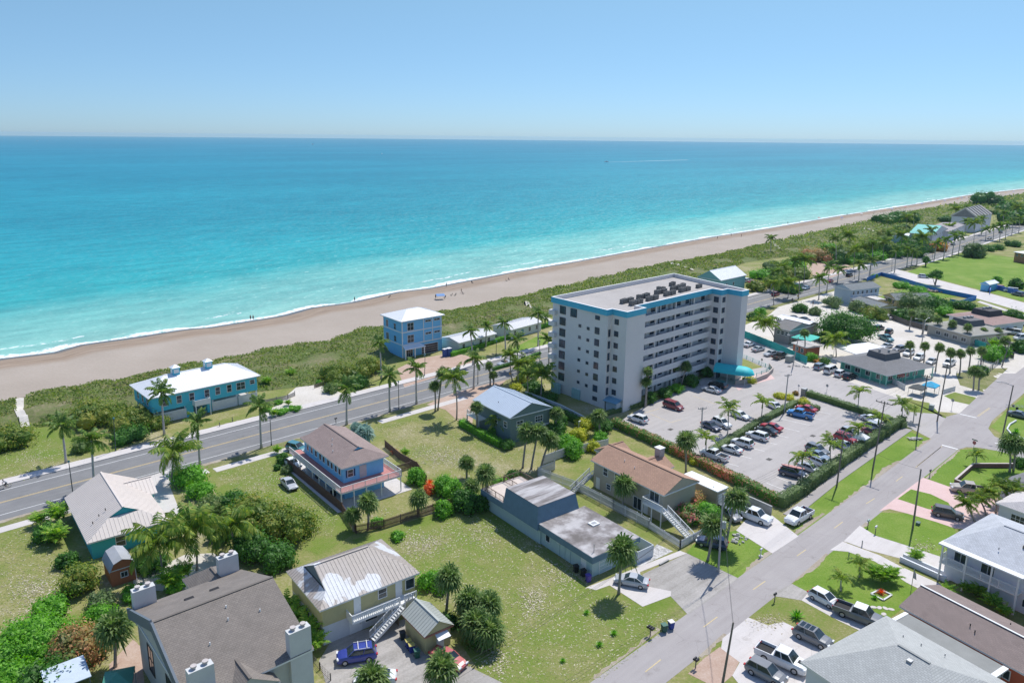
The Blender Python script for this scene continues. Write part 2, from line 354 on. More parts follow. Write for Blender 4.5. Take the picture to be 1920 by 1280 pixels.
# ---- ocean road ----
sA=srange(-160,1300,6); cA=lambda o:[ST(s,tA(s)+o) for s in sA]
struct(strip(cA(0),-7.2,7.2,.02),'ocean_road',ASPH)
tag(strip(cA(0),4.93,5.07,.028).build('edge_line',WPAINT),kind='structure'); tag(strip(cA(0),-5.07,-4.93,.028).build('edge_line',WPAINT),kind='structure')
mb=strip(cA(0),.08,.2,.028); strip(cA(0),-.2,-.08,.028,mb); struct(mb,'centre_line',YPAINT)
struct(step_strip(cA(0),7.2,7.4,0,.13),'kerb',KERB)
struct(step_strip(cA(0),7.4,9.8,0,.12),'pavement',CONC)
seg=lambda a,b,st=5:[ST(s,tA(s)) for s in srange(a,b,st)]
struct(step_strip(seg(-60,47),-11.6,-9.6,0,.04),'pavement',CONC)
struct(step_strip(seg(48,69),-12.2,-10.2,0,.04),'pavement',CONC)
struct(step_strip(seg(84,108),-11.8,-9.8,0,.04),'pavement',CONC)
struct(step_strip(seg(128,195),-11.6,-9.6,0,.04),'pavement',CONC)
struct(step_strip(seg(400,900),-9.2,-7.4,0,.06),'pavement',CONC)
struct(strip(seg(-160,900),-9.6,-7.2,.012),'grass_verge',VERGE)
# ---- inner street B and its crossing ----
B0=[ST(20,44.75),ST(110,44.85),ST(160,45.3)]; B1=[ST(160,45.3),ST(200,46.1),ST(300,48.5),ST(600,56)]
struct(strip(B0+B1[1:],-2.9,2.9,.02),'street',OLDR)
def dash(a,b,w=.14,mat=FADEY,nm='lane_mark',z=.03):
    a=G(*a);b=G(*b);return struct(strip([a,b],-w/2,w/2,z),nm,mat)
for a,b in [((1210,1259),(1239,1236)),((1319,1175),(1345,1156)),((1412,1105),(1435,1089)),((1494,1042),(1511,1030)),((1564,990),(1580,978)),((1624,944),(1640,934)),((1680,902),(1692,893))]: dash(a,b)
dash((1717,876),(1764,838),.12); dash((1719,874),(1766,836.5),.12); dash((1832,780),(1855,764),.12); dash((1834,781),(1857,765),.12)
dash((1766,834),(1796,842),.45,WPAINT,'stop_line'); dash((1800,776),(1831,783),.4,WPAINT,'stop_line'); dash((1865,830),(1877,832),.3,WPAINT,'stop_line')
area('side_street',[(1380,625),(1400,625),(1445,655),(1500,682),(1560,705),(1640,731),(1700,752),(1745,770),(1775,781),(1795,787),(1745,822),(1700,799),(1640,778),(1560,748),(1500,722),(1440,692),(1385,668)],.016,LOT)
area('cross_street',[(1745,822),(1775,781),(1800,774),(1880,700),(1925,700),(1885,768),(1862,785),(1853,803),(1865,818),(1890,828),(1930,835),(1930,872),(1900,852),(1870,845),(1835,839),(1812,838),(1796,843),(1765,838)],.024,OLDR)
area('parking_lot',[(1138,803),(1200,767),(1255,740),(1305,713),(1350,700),(1395,695),(1432,688),(1480,712),(1510,727),(1600,763),(1690,803),(1600,866),(1500,933),(1462,946),(1430,925),(1370,900),(1310,870),(1230,832),(1165,806)],.03,LOT)
area('sandy_block',[(1440,592),(1470,566),(1545,540),(1640,560),(1700,585),(1930,650),(1930,690),(1800,775),(1745,770),(1640,731),(1560,705),(1500,682),(1445,655),(1400,640),(1395,610)],.008,PALES)
area('vacant_green_lot',[(1700,590),(1760,560),(1800,566),(1850,558),(1930,590),(1930,625),(1880,640),(1800,618)],.012,MIDG)
area('playing_field',[(1690,514),(1760,487),(1812,473),(1930,486),(1930,568),(1830,541),(1740,519)],.016,LUSH)
area('field_road',[(1660,514),(1682,505),(1740,520),(1830,543),(1930,570),(1930,588),(1830,559),(1745,535)],.024,CONC)
area('field_path',[(1832,566),(1838,564),(1930,594),(1930,598)],.02,CONC)
area('sand_court',[(1508,490),(1545,487),(1590,497),(1600,505),(1560,520),(1525,520),(1512,512)],.03,BRICK)
# verges and lawns round the inner street
area('lawn',[(1478,960),(1490,952),(1560,900),(1640,845),(1697,806),(1742,822),(1657,890),(1562,960),(1495,1005)],.014,LUSH)
area('lawn',[(1380,994),(1448,1038),(1385,1084),(1288,1036),(1300,1020),(1345,1000)],.014,LUSH)
area('lawn',[(1796,843),(1835,841),(1880,846),(1930,870),(1930,910),(1860,925),(1785,914),(1732,895)],.014,LUSH)
area('lawn',[(1612,985),(1645,960),(1700,962),(1755,978),(1790,990),(1800,1020),(1800,1055),(1700,1022),(1640,1003)],.012,LUSH)
area('lawn',[(1485,1095),(1560,1030),(1590,1032),(1640,1052),(1700,1092),(1730,1110),(1680,1150),(1640,1175),(1515,1110)],.012,LUSH)
area('lawn',[(1404,1156),(1440,1116),(1465,1118),(1503,1125),(1570,1160),(1640,1195),(1560,1216),(1500,1180),(1470,1166),(1455,1168)],.012,MIDG)
area('lawn',[(1690,745),(1742,755),(1770,783),(1795,790),(1760,776),(1705,772)],.02,MIDG)
area('lawn',[(1790,735),(1830,745),(1825,760),(1790,752),(1770,742)],.02,MIDG)
area('lawn',[(1792,700),(1850,690),(1890,690),(1845,735),(1800,722)],.02,VERGE)
area('lawn',[(1857,800),(1885,772),(1930,735),(1930,820),(1890,820)],.03,LUSH)
area('lawn',[(660,1012),(722,993),(812,963),(880,946),(935,950),(1008,1012),(1100,1098),(1118,1106),(1143,1097),(1205,1137),(1257,1117),(1290,1152),(1122,1282),(920,1290),(860,1200),(810,1160)],.01,MIDG)
area('lawn',[(385,893),(480,866),(536,851),(545,878),(642,962),(664,1000),(600,1040),(480,1000),(420,950)],.01,MIDG)
area('cottage_lawn',[(905,680),(1012,628),(1045,640),(1045,652),(940,692),(905,694)],.012,LUSH)
area('front_green',[(0,850),(40,800),(130,800),(190,870),(120,905),(0,948)],.012,MIDG)
area('sand_lawn',[(1700,590),(1640,560),(1740,527),(1830,552),(1760,560)],.013,LUSH)
# drives and paths
area('driveway',[(244,905),(300,886),(318,880),(316,905),(338,960),(318,990),(290,960)],.03,CONC)
area('driveway',[(545,848),(562,834),(600,820),(640,840),(600,905),(572,890)],.03,CONC)
area('driveway',[(800,758),(850,737),(905,722),(950,712),(925,734),(890,757),(885,800),(862,792),(835,768)],.03,BRICK)
area('forecourt',[(745,691),(785,672),(850,662),(876,667),(890,676),(866,691),(810,709),(758,726)],.03,BRICK)
area('white_forecourt',[(326,822),(400,800),(440,800),(505,770),(560,722),(590,708),(606,722),(650,741),(600,753),(480,783),(395,804),(330,821)],.026,PALES)
area('path',[(1099,1101),(1275,1032),(1288,1037),(1200,1072),(1205,1137),(1143,1097),(1117,1106)],.034,CONC)
area('walk',[(1205,1076),(1288,1037),(1385,1084),(1290,1152),(1257,1117),(1258,1112),(1207,1136)],.03,OLDC)
area('path',[(1143,1097),(1160,1088),(1258,1108),(1258,1117),(1205,1137)],.038,CONC)
area('gravel_bed',[(1188,1060),(1232,1020),(1262,1033),(1200,1062)],.03,groundmat('white_gravel',[(.4,(.25,.24,.22)),(.5,(.55,.54,.52)),(.6,(.75,.74,.72))],2.,6.,.3,.05))
area('driveway',[(1380,994),(1402,970),(1448,966),(1497,1005),(1448,1037)],.03,CONC)
area('driveway',[(1648,958),(1680,933),(1706,913),(1731,895),(1785,914),(1885,936),(1885,960),(1852,985),(1822,993),(1790,990),(1755,978),(1700,962),(1668,954)],.026,PINK)
area('lawn',[(1683,935),(1708,917),(1745,926),(1778,942),(1784,951),(1766,958),(1740,954)],.034,LUSH)
area('driveway',[(1582,1014),(1612,985),(1642,1004),(1702,1023),(1802,1056),(1812,1078),(1775,1090),(1690,1047),(1625,1030)],.03,CONC)
area('driveway',[(1556,1031),(1580,1015),(1650,1041),(1690,1062),(1775,1100),(1740,1112),(1700,1092),(1640,1052),(1590,1034)],.034,CONC)
area('driveway',[(1440,1116),(1485,1094),(1516,1110),(1503,1125),(1465,1119)],.03,OLDC)
area('driveway',[(1503,1125),(1516,1110),(1645,1175),(1640,1195),(1570,1162)],.03,CONC)
area('driveway',[(1355,1196),(1403,1157),(1440,1172),(1455,1168),(1470,1166),(1500,1180),(1570,1222),(1520,1300),(1400,1300),(1373,1266),(1387,1241),(1352,1215)],.026,CONC)
area('bare_sand',[(1322,1232),(1350,1212),(1386,1240),(1373,1266),(1345,1290),(1290,1262)],.02,BRICK)
area('driveway',[(598,1238),(625,1195),(760,1160),(850,1235),(985,1300),(620,1310)],.026,OLDC)
area('sand_yard',[(250,1076),(300,1062),(345,1040),(400,1036),(425,1058),(350,1110),(250,1104)],.02,PALES)
area('paved_strip',[(205,1245),(250,1198),(264,1212),(272,1290),(205,1295)],.02,BRICK)
area('pool_walk',[(1375,722),(1392,708),(1440,697),(1453,710),(1405,722),(1385,732)],.045,PINK)
hw=[G(1478,967),G(1506,947),G(1566,899),G(1646,843),G(1702,804)]
struct(step_strip(hw,-.9,.9,0,.1),'pavement',OLDR)
DIRT=groundmat('dirt_edge',[(.33,(.26,.21,.15)),(.5,(.36,.31,.24)),(.66,(.46,.42,.36))],.5,4.,.1,.03)
def ragged(pts,o0,w,z=.022,step=.6,name='dirt_edge',mat=None):
    L=[];P=[Vector(p) for p in pts]
    for a,b in zip(P,P[1:]):
        n=max(1,int((b-a).length/step)); L+=[a.lerp(b,i/n) for i in range(n)]
    L.append(P[-1]); d=(P[-1]-P[0]).normalized(); n=Vector((-d.y,d.x,0)); sg=1 if w>0 else -1; rw=[]
    ph=rnd.random()*9
    for i,p in enumerate(L):
        ww=w*(max(.05,.45+.5*math.sin(i*.17+ph)*math.sin(i*.053+ph*2)+rnd.uniform(-.25,.25))); q=(p+n*o0,p+n*(o0+ww)); rw.append(q)
    mb=MB()
    for a,b in zip(rw,rw[1:]):
        q=[a[0],b[0],b[1],a[1]] if sg>0 else [a[1],b[1],b[0],a[0]]
        mb.poly([Vector((v.x,v.y,z)) for v in q])
    struct(mb,name,mat or DIRT)
for a,b in ((58,71),(90,116),(117,165)): ragged([ST(a,44.85),ST(b,45.2)],2.85,1.1)
for a,b in ((70,76),(93,104),(106,118),(130,142),(143,162)): ragged([ST(a,44.85),ST(b,45.2)],-2.85,-.8)
ragged([ST(200,46.1),ST(300,48.5)],2.85,3.2,mat=PALES); ragged([ST(-40,142.4),ST(140,142.4)],-7.1,-.9,z=.024); ragged([ST(-40,142.4),ST(70,142.4)],9.8,1.2,mat=DIRT)
def drains(px):
    for x,y in px:
        p=G(x,y); mb=MB(); u=US*.6; v=VT*.45; mb.poly([p-u-v+Vector((0,0,.042)),p+u-v+Vector((0,0,.042)),p+u+v+Vector((0,0,.042)),p-u+v+Vector((0,0,.042))]); tag(mb.build('drain_cover',pm('iron_grate',(.07,.065,.06))),'dark iron drain cover %s'%{1257:'in the upper lane of the parking lot',1524:'in the wide lane of the parking lot',1442:'at the near end of the parking lot',1372:'beside the entrance shadow',1480:'in the side street near the fence'}[x],'drain cover','drain covers')
drains([(1257,805),(1524,817),(1442,861),(1372,772),(1480,687)])
# parking bay lines
def bays(p0,p1,q0,n,mat=WPAINT):
    a=G(*p0);b=G(*p1);c=G(*q0)-a
    mb=MB()
    for i in range(n+1):
        p=a.lerp(b,i/n); strip([p,p+c],-.06,.06,.037,mb)
    struct(mb,'bay_lines',mat)
bays((1322,857),(1500,764),(1385,874),8,WPAINT)
bays((1488,925),(1665,808),(1437,905),12,WPAINT)
mb=MB()
for a,b in [((1219,776),(1258,792)),((1258,792),(1278,786)),((1300,742),(1340,757)),((1208,774),(1236,766)),((1175,795),(1195,785))]: strip([G(*a),G(*b)],-.07,.07,.037,mb)
struct(mb,'bay_lines',FADEY)
# ---- dune: low bumpy bank of scrub between beach and road gardens ----
d=MB()
inner=curve([(0,800),(140,800),(235,775),(300,745),(480,735),(590,722),(700,690),(745,665),(845,645),(890,622),(1000,600),(1045,590),(1200,560),(1290,545),(1320,520),(1400,492),(1500,478),(1600,462),(1700,438),(1800,405),(1920,385)],0)
def dh(s,f,t):
    e=min(1,f*6,(1-f)*5); return max(0.,e)*(1.0+.5*math.sin(s*.31+t)+.35*math.sin(s*.83-t*.6)+.25*math.sin(t*1.3+s*.2))*.75+.035
DS=srange(-40,700,2.)+srange(710,1300,12)
NF=10
rows=[]
for s in DS:
    t0=interp(DU,s)+1.2+1.1*math.sin(s*.21)+.8*math.sin(s*.57); t1=interp(inner,s)
    t1=min(t1,t0-6) if s<900 else t0-25
    rows.append([ST(s,t0+(t1-t0)*j/NF,dh(s,j/NF,t0+(t1-t0)*j/NF)) for j in range(NF+1)])
for a,bq in zip(rows,rows[1:]):
    for j in range(NF): d.poly([a[j+1],bq[j+1],bq[j],a[j]])
struct(d,'dune',DUNEG,smooth=True)
def dune_z(p):
    s,t=toST(p); t0=interp(DU,s)+1.2+1.1*math.sin(s*.21)+.8*math.sin(s*.57); t1=min(interp(inner,s),t0-6) if s<900 else t0-25
    f=(t-t0)/(t1-t0)
    return dh(s,f,t) if 0<f<1 else .03
# footpaths through the dune, draped over it
for pts in ([(40,752),(36,775),(45,790),(52,815)],[(985,570),(992,578),(1010,590),(1030,600),(1038,606)],[(1250,493),(1257,497),(1275,502),(1298,510)],[(1448,455),(1452,462),(1460,468),(1464,473)],[(1612,429),(1628,432),(1640,436)]):
    L=[];P=[G(*p) for p in pts]
    for a,bq in zip(P,P[1:]):
        n=max(2,int((bq-a).length/.7)); L+=[a.lerp(bq,i/n) for i in range(n)]
    L.append(P[-1]); mb=MB(); rw=[]
    for i,p in enumerate(L):
        dd=L[min(i+1,len(L)-1)]-L[max(i-1,0)]; n=Vector((-dd.y,dd.x,0)).normalized()
        rw.append([Vector((q.x,q.y,dune_z(q)+.22)) for q in (p-n*.8,p,p+n*.8)])
    for a,bq in zip(rw,rw[1:]):
        for j in range(2): mb.poly([a[j],bq[j],bq[j+1],a[j+1]])
    struct(mb,'sand_path',PALES)
# ================= vegetation kinds =================
FROND=leafmat('palm_frond',[(.25,(.035,.075,.012)),(.5,(.065,.12,.018)),(.75,(.12,.17,.03)),(.92,(.22,.20,.06))])
FRONDY=leafmat('coconut_frond',[(.2,(.05,.10,.015)),(.5,(.10,.16,.02)),(.8,(.20,.22,.04)),(.95,(.32,.26,.08))])
FAN=leafmat('fan_leaf',[(.2,(.04,.08,.02)),(.5,(.075,.125,.03)),(.8,(.14,.18,.06)),(.95,(.25,.24,.13))])
BLUEFAN=leafmat('silver_fan_leaf',[(.2,(.08,.14,.12)),(.6,(.15,.22,.19)),(.95,(.26,.33,.29))])
GRAPE=leafmat('sea_grape_leaf',[(.15,(.035,.075,.01)),(.4,(.075,.125,.016)),(.62,(.13,.165,.025)),(.78,(.20,.19,.04)),(.95,(.27,.16,.06))])
GRAPER=leafmat('sea_grape_red',[(.15,(.06,.08,.02)),(.4,(.14,.14,.04)),(.6,(.26,.17,.07)),(.8,(.36,.15,.08)),(.95,(.42,.22,.12))])
DEEP=leafmat('dark_leaf',[(.2,(.02,.06,.008)),(.5,(.035,.10,.012)),(.8,(.06,.15,.022)),(.95,(.10,.18,.04))])
BRIGHT=leafmat('bright_leaf',[(.2,(.04,.13,.008)),(.5,(.075,.20,.012)),(.8,(.13,.28,.03)),(.95,(.24,.34,.06))])
HEDGE=leafmat('hedge_leaf',[(.2,(.05,.085,.03)),(.5,(.085,.13,.045)),(.8,(.14,.18,.075)),(.95,(.22,.23,.13))])
YELLO=leafmat('golden_leaf',[(.2,(.17,.20,.012)),(.5,(.25,.27,.02)),(.85,(.38,.36,.05))])
OLEAN=leafmat('oleander_leaf',[(.2,(.035,.10,.015)),(.45,(.06,.15,.02)),(.62,(.11,.17,.05)),(.68,(.32,.14,.10)),(.9,(.42,.22,.17))])
ORANG=leafmat('orange_leaf',[(.2,(.14,.10,.02)),(.5,(.34,.16,.04)),(.85,(.45,.25,.06))])
REDB=leafmat('red_bract',[(.2,(.35,.05,.02)),(.7,(.55,.12,.03))])
PINKB=leafmat('pink_flower',[(.2,(.5,.10,.09)),(.7,(.65,.25,.22))])
BARE=leafmat('bare_twig',[(.2,(.20,.16,.12)),(.8,(.30,.25,.20))],trans=0.01)
DSCR=leafmat('dune_scrub_leaf',[(.15,(.05,.09,.015)),(.4,(.085,.13,.022)),(.65,(.13,.16,.035)),(.8,(.22,.20,.08)),(.95,(.32,.27,.16))])
TRUNK=pm('palm_trunk',(.30,.27,.24),.9,.2,3.,9.,bmp=.03); TRUNKD=pm('brown_trunk',(.16,.13,.10),.9,.25,3.,9.,bmp=.03)
TRUNKP=pm('pale_trunk',(.42,.40,.37),.85,.15,2.,9.,bmp=.02); SHAFT=pm('crown_shaft',(.13,.20,.04),.6,.15)
def fr(a,b): return a+(b-a)*rnd.random()
def frond(mb,base,az,el,L,droop,ll,n=15,w=.09,hang=.5):
    """feather leaf: bowed rachis with hanging leaflets"""
    h=Vector((math.cos(az),math.sin(az),0)); s=Vector((-h.y,h.x,0)); P=[]
    p=Vector(base);e=el
    for i in range(n+1):
        P.append(p.copy()); p=p+(h*math.cos(e)+Vector((0,0,math.sin(e))))*(L/n); e-=droop/n*(.5+1.0*i/n)
    mb.tube(P[::3]+[P[-1]],[.05*(1-.8*i/ (len(P[::3]))) for i in range(len(P[::3])+1)],3,False)
    for i in range(2,n+1):
        t=i/n; l=ll*(math.sin(math.pi*min(1,.15+t*.9))**.6)*(1 if t<.85 else .7)
        d=(P[i]-P[i-1]).normalized()
        for sg in (-1,1):
            v=(s*sg*(.75)+d*.55+Vector((0,0,-hang*fr(.5,1.5)))).normalized()*l*fr(.8,1.1); q=d*w*fr(.8,1.3)
            a=P[i]; b=a+v*.55; c=a+v+Vector((0,0,-l*.12))
            mb.add([a-q*.5,a+q*.5,b+q*.9,c,b-q*.9],[(0,1,2,4),(4,2,3)])
def fan(mb,c,d,Rr,n=9,w=.12,droop=.35):
    """one palmate leaf: petiole then a fan of narrow blades"""
    d=Vector(d).normalized(); up=Vector((0,0,1)); s=d.cross(up); s=s.normalized() if s.length>.05 else Vector((1,0,0)); nn=s.cross(d)
    c=Vector(c); hub=c+d*Rr*.5
    mb.add([c-s*.03,c+s*.03,hub+s*.02,hub-s*.02],[(0,1,2,3)])
    tw=fr(-.5,.5); s2=(s*math.cos(tw)+nn*math.sin(tw))
    for i in range(n):
        a=(i/(n-1)-.5)*math.pi*1.35; v=(d*math.cos(a)+s2*math.sin(a)); l=Rr*.62*(1-.25*abs(math.sin(a)))*fr(.85,1.1)
        q=v.cross(nn).normalized()*w*.5
        m=hub+v*l*.6; t=hub+v*l+Vector((0,0,-l*droop*fr(.6,1.4)))
        mb.add([hub,m-q,t,m+q],[(0,1,2,3)])
def trunk_mesh(name,mat,bend,r0,r1,flare=1.3,n=7):
    """unit-height trunk; bend = sideways sway at mid height"""
    mb=MB(); pts=[];rr=[]
    for i in range(n+1):
        t=i/n; pts.append((bend*math.sin(t*math.pi)*1.,bend*.4*math.sin(t*5),t)); rr.append((r0+(r1-r0)*t)*(flare if i==0 else 1.06 if i==1 else 1))
    return mb,pts,rr
def make_trunk(base,top,bend,r0,r1,mat,name='trunk',flare=1.3):
    mb=MB(); n=7; b=Vector((0,0,-.1)); t=top-base; sd=Vector((fr(-1,1),fr(-1,1),0)).normalized()
    pts=[];rr=[]
    for i in range(n+1):
        k=i/n; p=b.lerp(t,k); p=Vector((t.x*(k**1.4),t.y*(k**1.4),p.z))+sd*bend*math.sin(k*math.pi); pts.append(p); rr.append((r0+(r1-r0)*k)*(flare if i==0 else 1))
    mb.tube(pts,rr,8); return mb.mesh(name,mat,True)
CR={}
def crowns():
    for v in range(4):   # royal palm: stiff drooping plumes on a green shaft
        mb=MB()
        for i in range(18):
            a=i*2.4+fr(-.3,.3); e=[1.25,.95,.55,.1,-.35][i%5]+fr(-.1,.1); frond(mb,(0,0,0),a,e,fr(2.5,3.1),fr(1.3,2.0),.7,16,.11,.55)
        CR['royal',v]=mb.mesh('fronds',FROND)
    for v in range(4):   # coconut
        mb=MB()
        for i in range(24):
            a=i*2.4+fr(-.3,.3); e=[1.3,1.05,.75,.4,0][i%5]+fr(-.1,.1); frond(mb,(0,0,0),a,e,fr(3.3,4.2),fr(1.5,2.3),.9,19,.11,.75)
        CR['coco',v]=mb.mesh('fronds',FRONDY)
    for v in range(2):   # Christmas / Adonidia type: short arching leaves
        mb=MB()
        for i in range(12):
            a=i*2.4+fr(-.3,.3); e=[1.2,.8,.35][i%3]; frond(mb,(0,0,0),a,e,fr(1.7,2.2),fr(1.8,2.6),.5,11,.09,.35)
        CR['arch',v]=mb.mesh('fronds',FRONDY)
    for k,mat in (('sabal',FAN),('silver',BLUEFAN)):
        for v in range(4 if k=='sabal' else 1):
            mb=MB()
            for i in range(64):
                z=1-2*(i+.5)/64*.84; a=i*2.399+fr(-.2,.2); q=math.sqrt(max(0,1-z*z))
                fan(mb,(0,0,fr(-.1,.2)),(q*math.cos(a),q*math.sin(a),z+.12),fr(1.2,1.6),9,.16,.35 if z>0 else .6)
            CR[k,v]=mb.mesh('fronds',mat)
    mb=MB()
    for k in range(9):   # areca clump: many thin arching stems
        b=Vector((fr(-.5,.5),fr(-.5,.5),0))
        for i in range(6):
            a=i*1.05+k+fr(-.3,.3); frond(mb,b+Vector((0,0,fr(.2,1.1))),a,fr(.9,1.35),fr(1.3,1.9),fr(1.4,2.2),.42,9,.07,.25)
    CR['areca',0]=mb.mesh('fronds',leafmat('areca_leaf',[(.2,(.05,.14,.012)),(.5,(.11,.22,.018)),(.85,(.26,.32,.05)),(.97,(.4,.38,.08))]))
    mb=MB()
    for i in range(26):  # rosette (agave / bromeliad)
        a=i*2.4; e=.25+1.1*(i/26); h=Vector((math.cos(a),math.sin(a),0)); s=Vector((-h.y,h.x,0))*.07
        m=h*.45*math.cos(e)+Vector((0,0,.5*math.sin(e))); t=h*.95*math.cos(e)+Vector((0,0,.85*math.sin(e)))
        mb.add([-s,s,m+s*1.3,t,m-s*1.3],[(0,1,2,4),(4,2,3)])
    CR['rosette',0]=mb.mesh('leaves',BRIGHT)
    CR['rosette',1]=mb.mesh('leaves',REDB)
crowns()
mb=MB()
for i in range(9):
    a=i*.7+fr(-.2,.2); frond(mb,(0,0,-.1),a,fr(-.9,-.4),fr(1.3,2.),1.1,.4,8,.12,.9)
DEAD=mb.mesh('dead_fronds',leafmat('dead_frond',[(.2,(.12,.085,.05)),(.8,(.24,.18,.11))],trans=.1))
SHM=MB().tube([(0,0,-1.3),(0,0,-.6),(0,0,0)],[.17,.15,.08],7).mesh('crown_shaft',SHAFT,True)
BOOT=MB().tube([(0,0,-1.3),(0,0,-.7),(0,0,0)],[.2,.27,.22],7).mesh('leaf_boots',TRUNKD,True)
def palm(kind,base,crown,sc,label,group=None,r=None,name=None,cat='palm tree'):
    b,t=top_of(base,crown); v=rnd.randrange(4)
    spec={'royal':('royal_palm','royal',.24,.15,TRUNKP,.05),'coco':('coconut_palm','coco',.16,.12,TRUNK,.35),'sabal':('cabbage_palm','sabal',.19,.17,TRUNK,.1),
      'arch':('arching_palm','arch',.12,.09,TRUNKP,.05),'silver':('silver_fan_palm','silver',.25,.22,TRUNKD,.0)}[kind]
    key=(spec[1],v%{'royal':4,'coco':4,'sabal':4,'arch':2,'silver':1}[kind])
    zs=sc*{'royal':1.25,'coco':1.25,'sabal':1.28,'arch':1.6,'silver':1.25}[kind]
    t.z=max(.4,t.z)
    tm=make_trunk(b,t,spec[5],spec[2],spec[3],spec[4])
    ex=[('crown_shaft',SHM,Matrix.Translation(t-b)@Matrix.Diagonal((1,1,1,1)),[])] if kind in('royal','arch') and t.z>3 else ([('leaf_boots',BOOT,Matrix.Translation(t-b),[])] if kind=='sabal' and t.z>2 else [])
    if kind in('sabal','coco') and t.z>3 and rnd.random()<.6: ex=ex+[('dead_fronds',DEAD,Matrix.Translation(t-b)@Matrix.Rotation(rnd.random()*6,4,'Z')@Matrix.Diagonal((.8,.8,.8,1)),[])]
    cm=Matrix.Translation(t-b)@Matrix.Rotation(fr(-.16,.16),4,'X')@Matrix.Rotation(fr(-.16,.16),4,'Y')@Matrix.Rotation(rnd.random()*6.28,4,'Z')@Matrix.Diagonal((zs,zs,zs*fr(.92,1.08),1))
    return dup(name or spec[0],[('trunk',tm,None,[]),('crown',CR[key],cm,[])]+ex,b,0,label,cat,group)
def plant(key,px,sc,label,cat='plant',group=None,name='tropical_plant',z=0,v=0):
    p=G(*px); p.z=z
    return dup(name,[('leaves',CR[key,v],Matrix.Diagonal((sc,sc,sc,1)),[])],p,rnd.random()*6,label,cat,group)
def leafball(mb,blobs,n,ls,flat=.35,core=True,zmin=.05):
    tot=sum(b[3]**2 for b in blobs)
    for (x,y,z,r,*sq) in blobs:
        k=int(n*r*r/tot); sz=sq[0] if sq else .8
        if core: mb.ball((x,y,z),r*.6,9,6,sz,.35)
        for _ in range(k):
            u=fr(-.75,1); a=fr(0,6.283); q=math.sqrt(1-u*u); rr=r*fr(.58,1.12)
            if rnd.random()<.06: rr*=1.22
            o=Vector((q*math.cos(a),q*math.sin(a),u*sz)); p=Vector((x,y,z))+o*rr
            if p.z<zmin: continue
            nrm=(o+Vector((fr(-1,1),fr(-1,1),fr(-.3,1)))*.75).normalized()
            t=nrm.cross(Vector((fr(-1,1),fr(-1,1),fr(-1,1)))).normalized(); w=nrm.cross(t); l=ls*fr(.6,1.3)
            mb.add([p-t*l,p+w*l*.6,p+t*l,p-w*l*.6],[(0,1,2,3)])
def bush(px,w,h,mat,label,n=900,ls=.16,group=None,name='bush',cat='bush',nb=9,trunk=False,d=None,zb=0,spread=1.,extra=None):
    """broadleaf shrub or tree of px-ground centre, width w, height h in metres"""
    p=G(*px); d=d or w; bl=[]
    lo=.32 if not trunk else .55
    for i in range(nb):
        a=i*2.4+fr(-.4,.4); q=math.sqrt((i+.3)/nb)*.62*spread
        z=h*(1-.55*q*q*1.6)*fr(.85,1.02)
        r=min(w,d)*.5*fr(.34,.5)*(1.15 if i==0 else 1)
        zc=max(r*.55 if not trunk else h*.45,z-r*.8)
        bl.append((math.cos(a)*w*.5*q,math.sin(a)*d*.5*q,zc,r,.85))
        if not trunk and zc>r*1.1: bl.append((math.cos(a)*w*.5*q*1.08,math.sin(a)*d*.5*q*1.08,zc*.45,r*1.05,.9))
    o=thing(name,p+Vector((0,0,zb)),AZ,label,cat,group)
    mb=MB(); leafball(mb,bl,int(n*1.9),ls*.9); mb.build('crown' if trunk else 'foliage',mat,o)
    mb=MB()
    for k in range(4 if trunk else 3):
        b=bl[(k*2)%len(bl)]; mb.tube([(fr(-.1,.1),fr(-.1,.1),-.1),(b[0]*.35,b[1]*.35,b[2]*.5),(b[0]*.8,b[1]*.8,b[2])],[.05+.02*h,.035+.012*h,.03],6)
    mb.build('trunk',TRUNKD,o)
    if extra:
        mb=MB(); leafball(mb,[(b[0],b[1],b[2]+.1,b[3]*1.02,.85) for b in bl[::2]],extra[1],ls*1.1,core=False); mb.build('flowers',extra[0],o)
    return o
def hedge(pts,w,h,mat,label,dens=26,ls=.13,name='hedge',top=None):
    """clipped hedge along ground pixels"""
    L=[G(*p) for p in pts]; o=thing(name,L[0],0,label,'hedge'); o0=L[0]; core=MB(); mb=MB()
    for a,b in zip(L,L[1:]):
        a=a-o0;b=b-o0; d=(b-a); ln=d.length; d.normalize(); n=Vector((-d.y,d.x,0))
        q=[a-n*w*.4,b-n*w*.4,b+n*w*.4,a+n*w*.4]; 
        mb.prism([(v.x,v.y) for v in q],.02,h*.88)
        for _ in range(int(ln*(w+2*h)*dens)):
            t=fr(-.02,1.02)*ln; u=rnd.random()*(w+2*h)
            wob=.12*math.sin(t*1.7)+.1*math.sin(t*.6+1)
            if u<w: p=a+d*t+n*(u-w/2)+Vector((0,0,h*(1+wob*.6)*fr(.93,1.04))); nr=Vector((0,0,1))
            else:
                sg=1 if u<w+h else -1; zz=(u-w)%h; p=a+d*t+n*sg*w*.5*(1+wob)*fr(.85,1.05)+Vector((0,0,zz)); nr=n*sg
            nr=(nr+Vector((fr(-1,1),fr(-1,1),fr(-.6,1)))*.8).normalized(); tt=nr.cross(Vector((fr(-1,1),fr(-1,1),fr(-1,1)))).normalized(); ww=nr.cross(tt); l=ls*fr(.6,1.4)
            mb.add([p-tt*l,p+ww*l*.6,p+tt*l,p-ww*l*.6],[(0,1,2,3)])
    mb.build('foliage',mat,o); return o
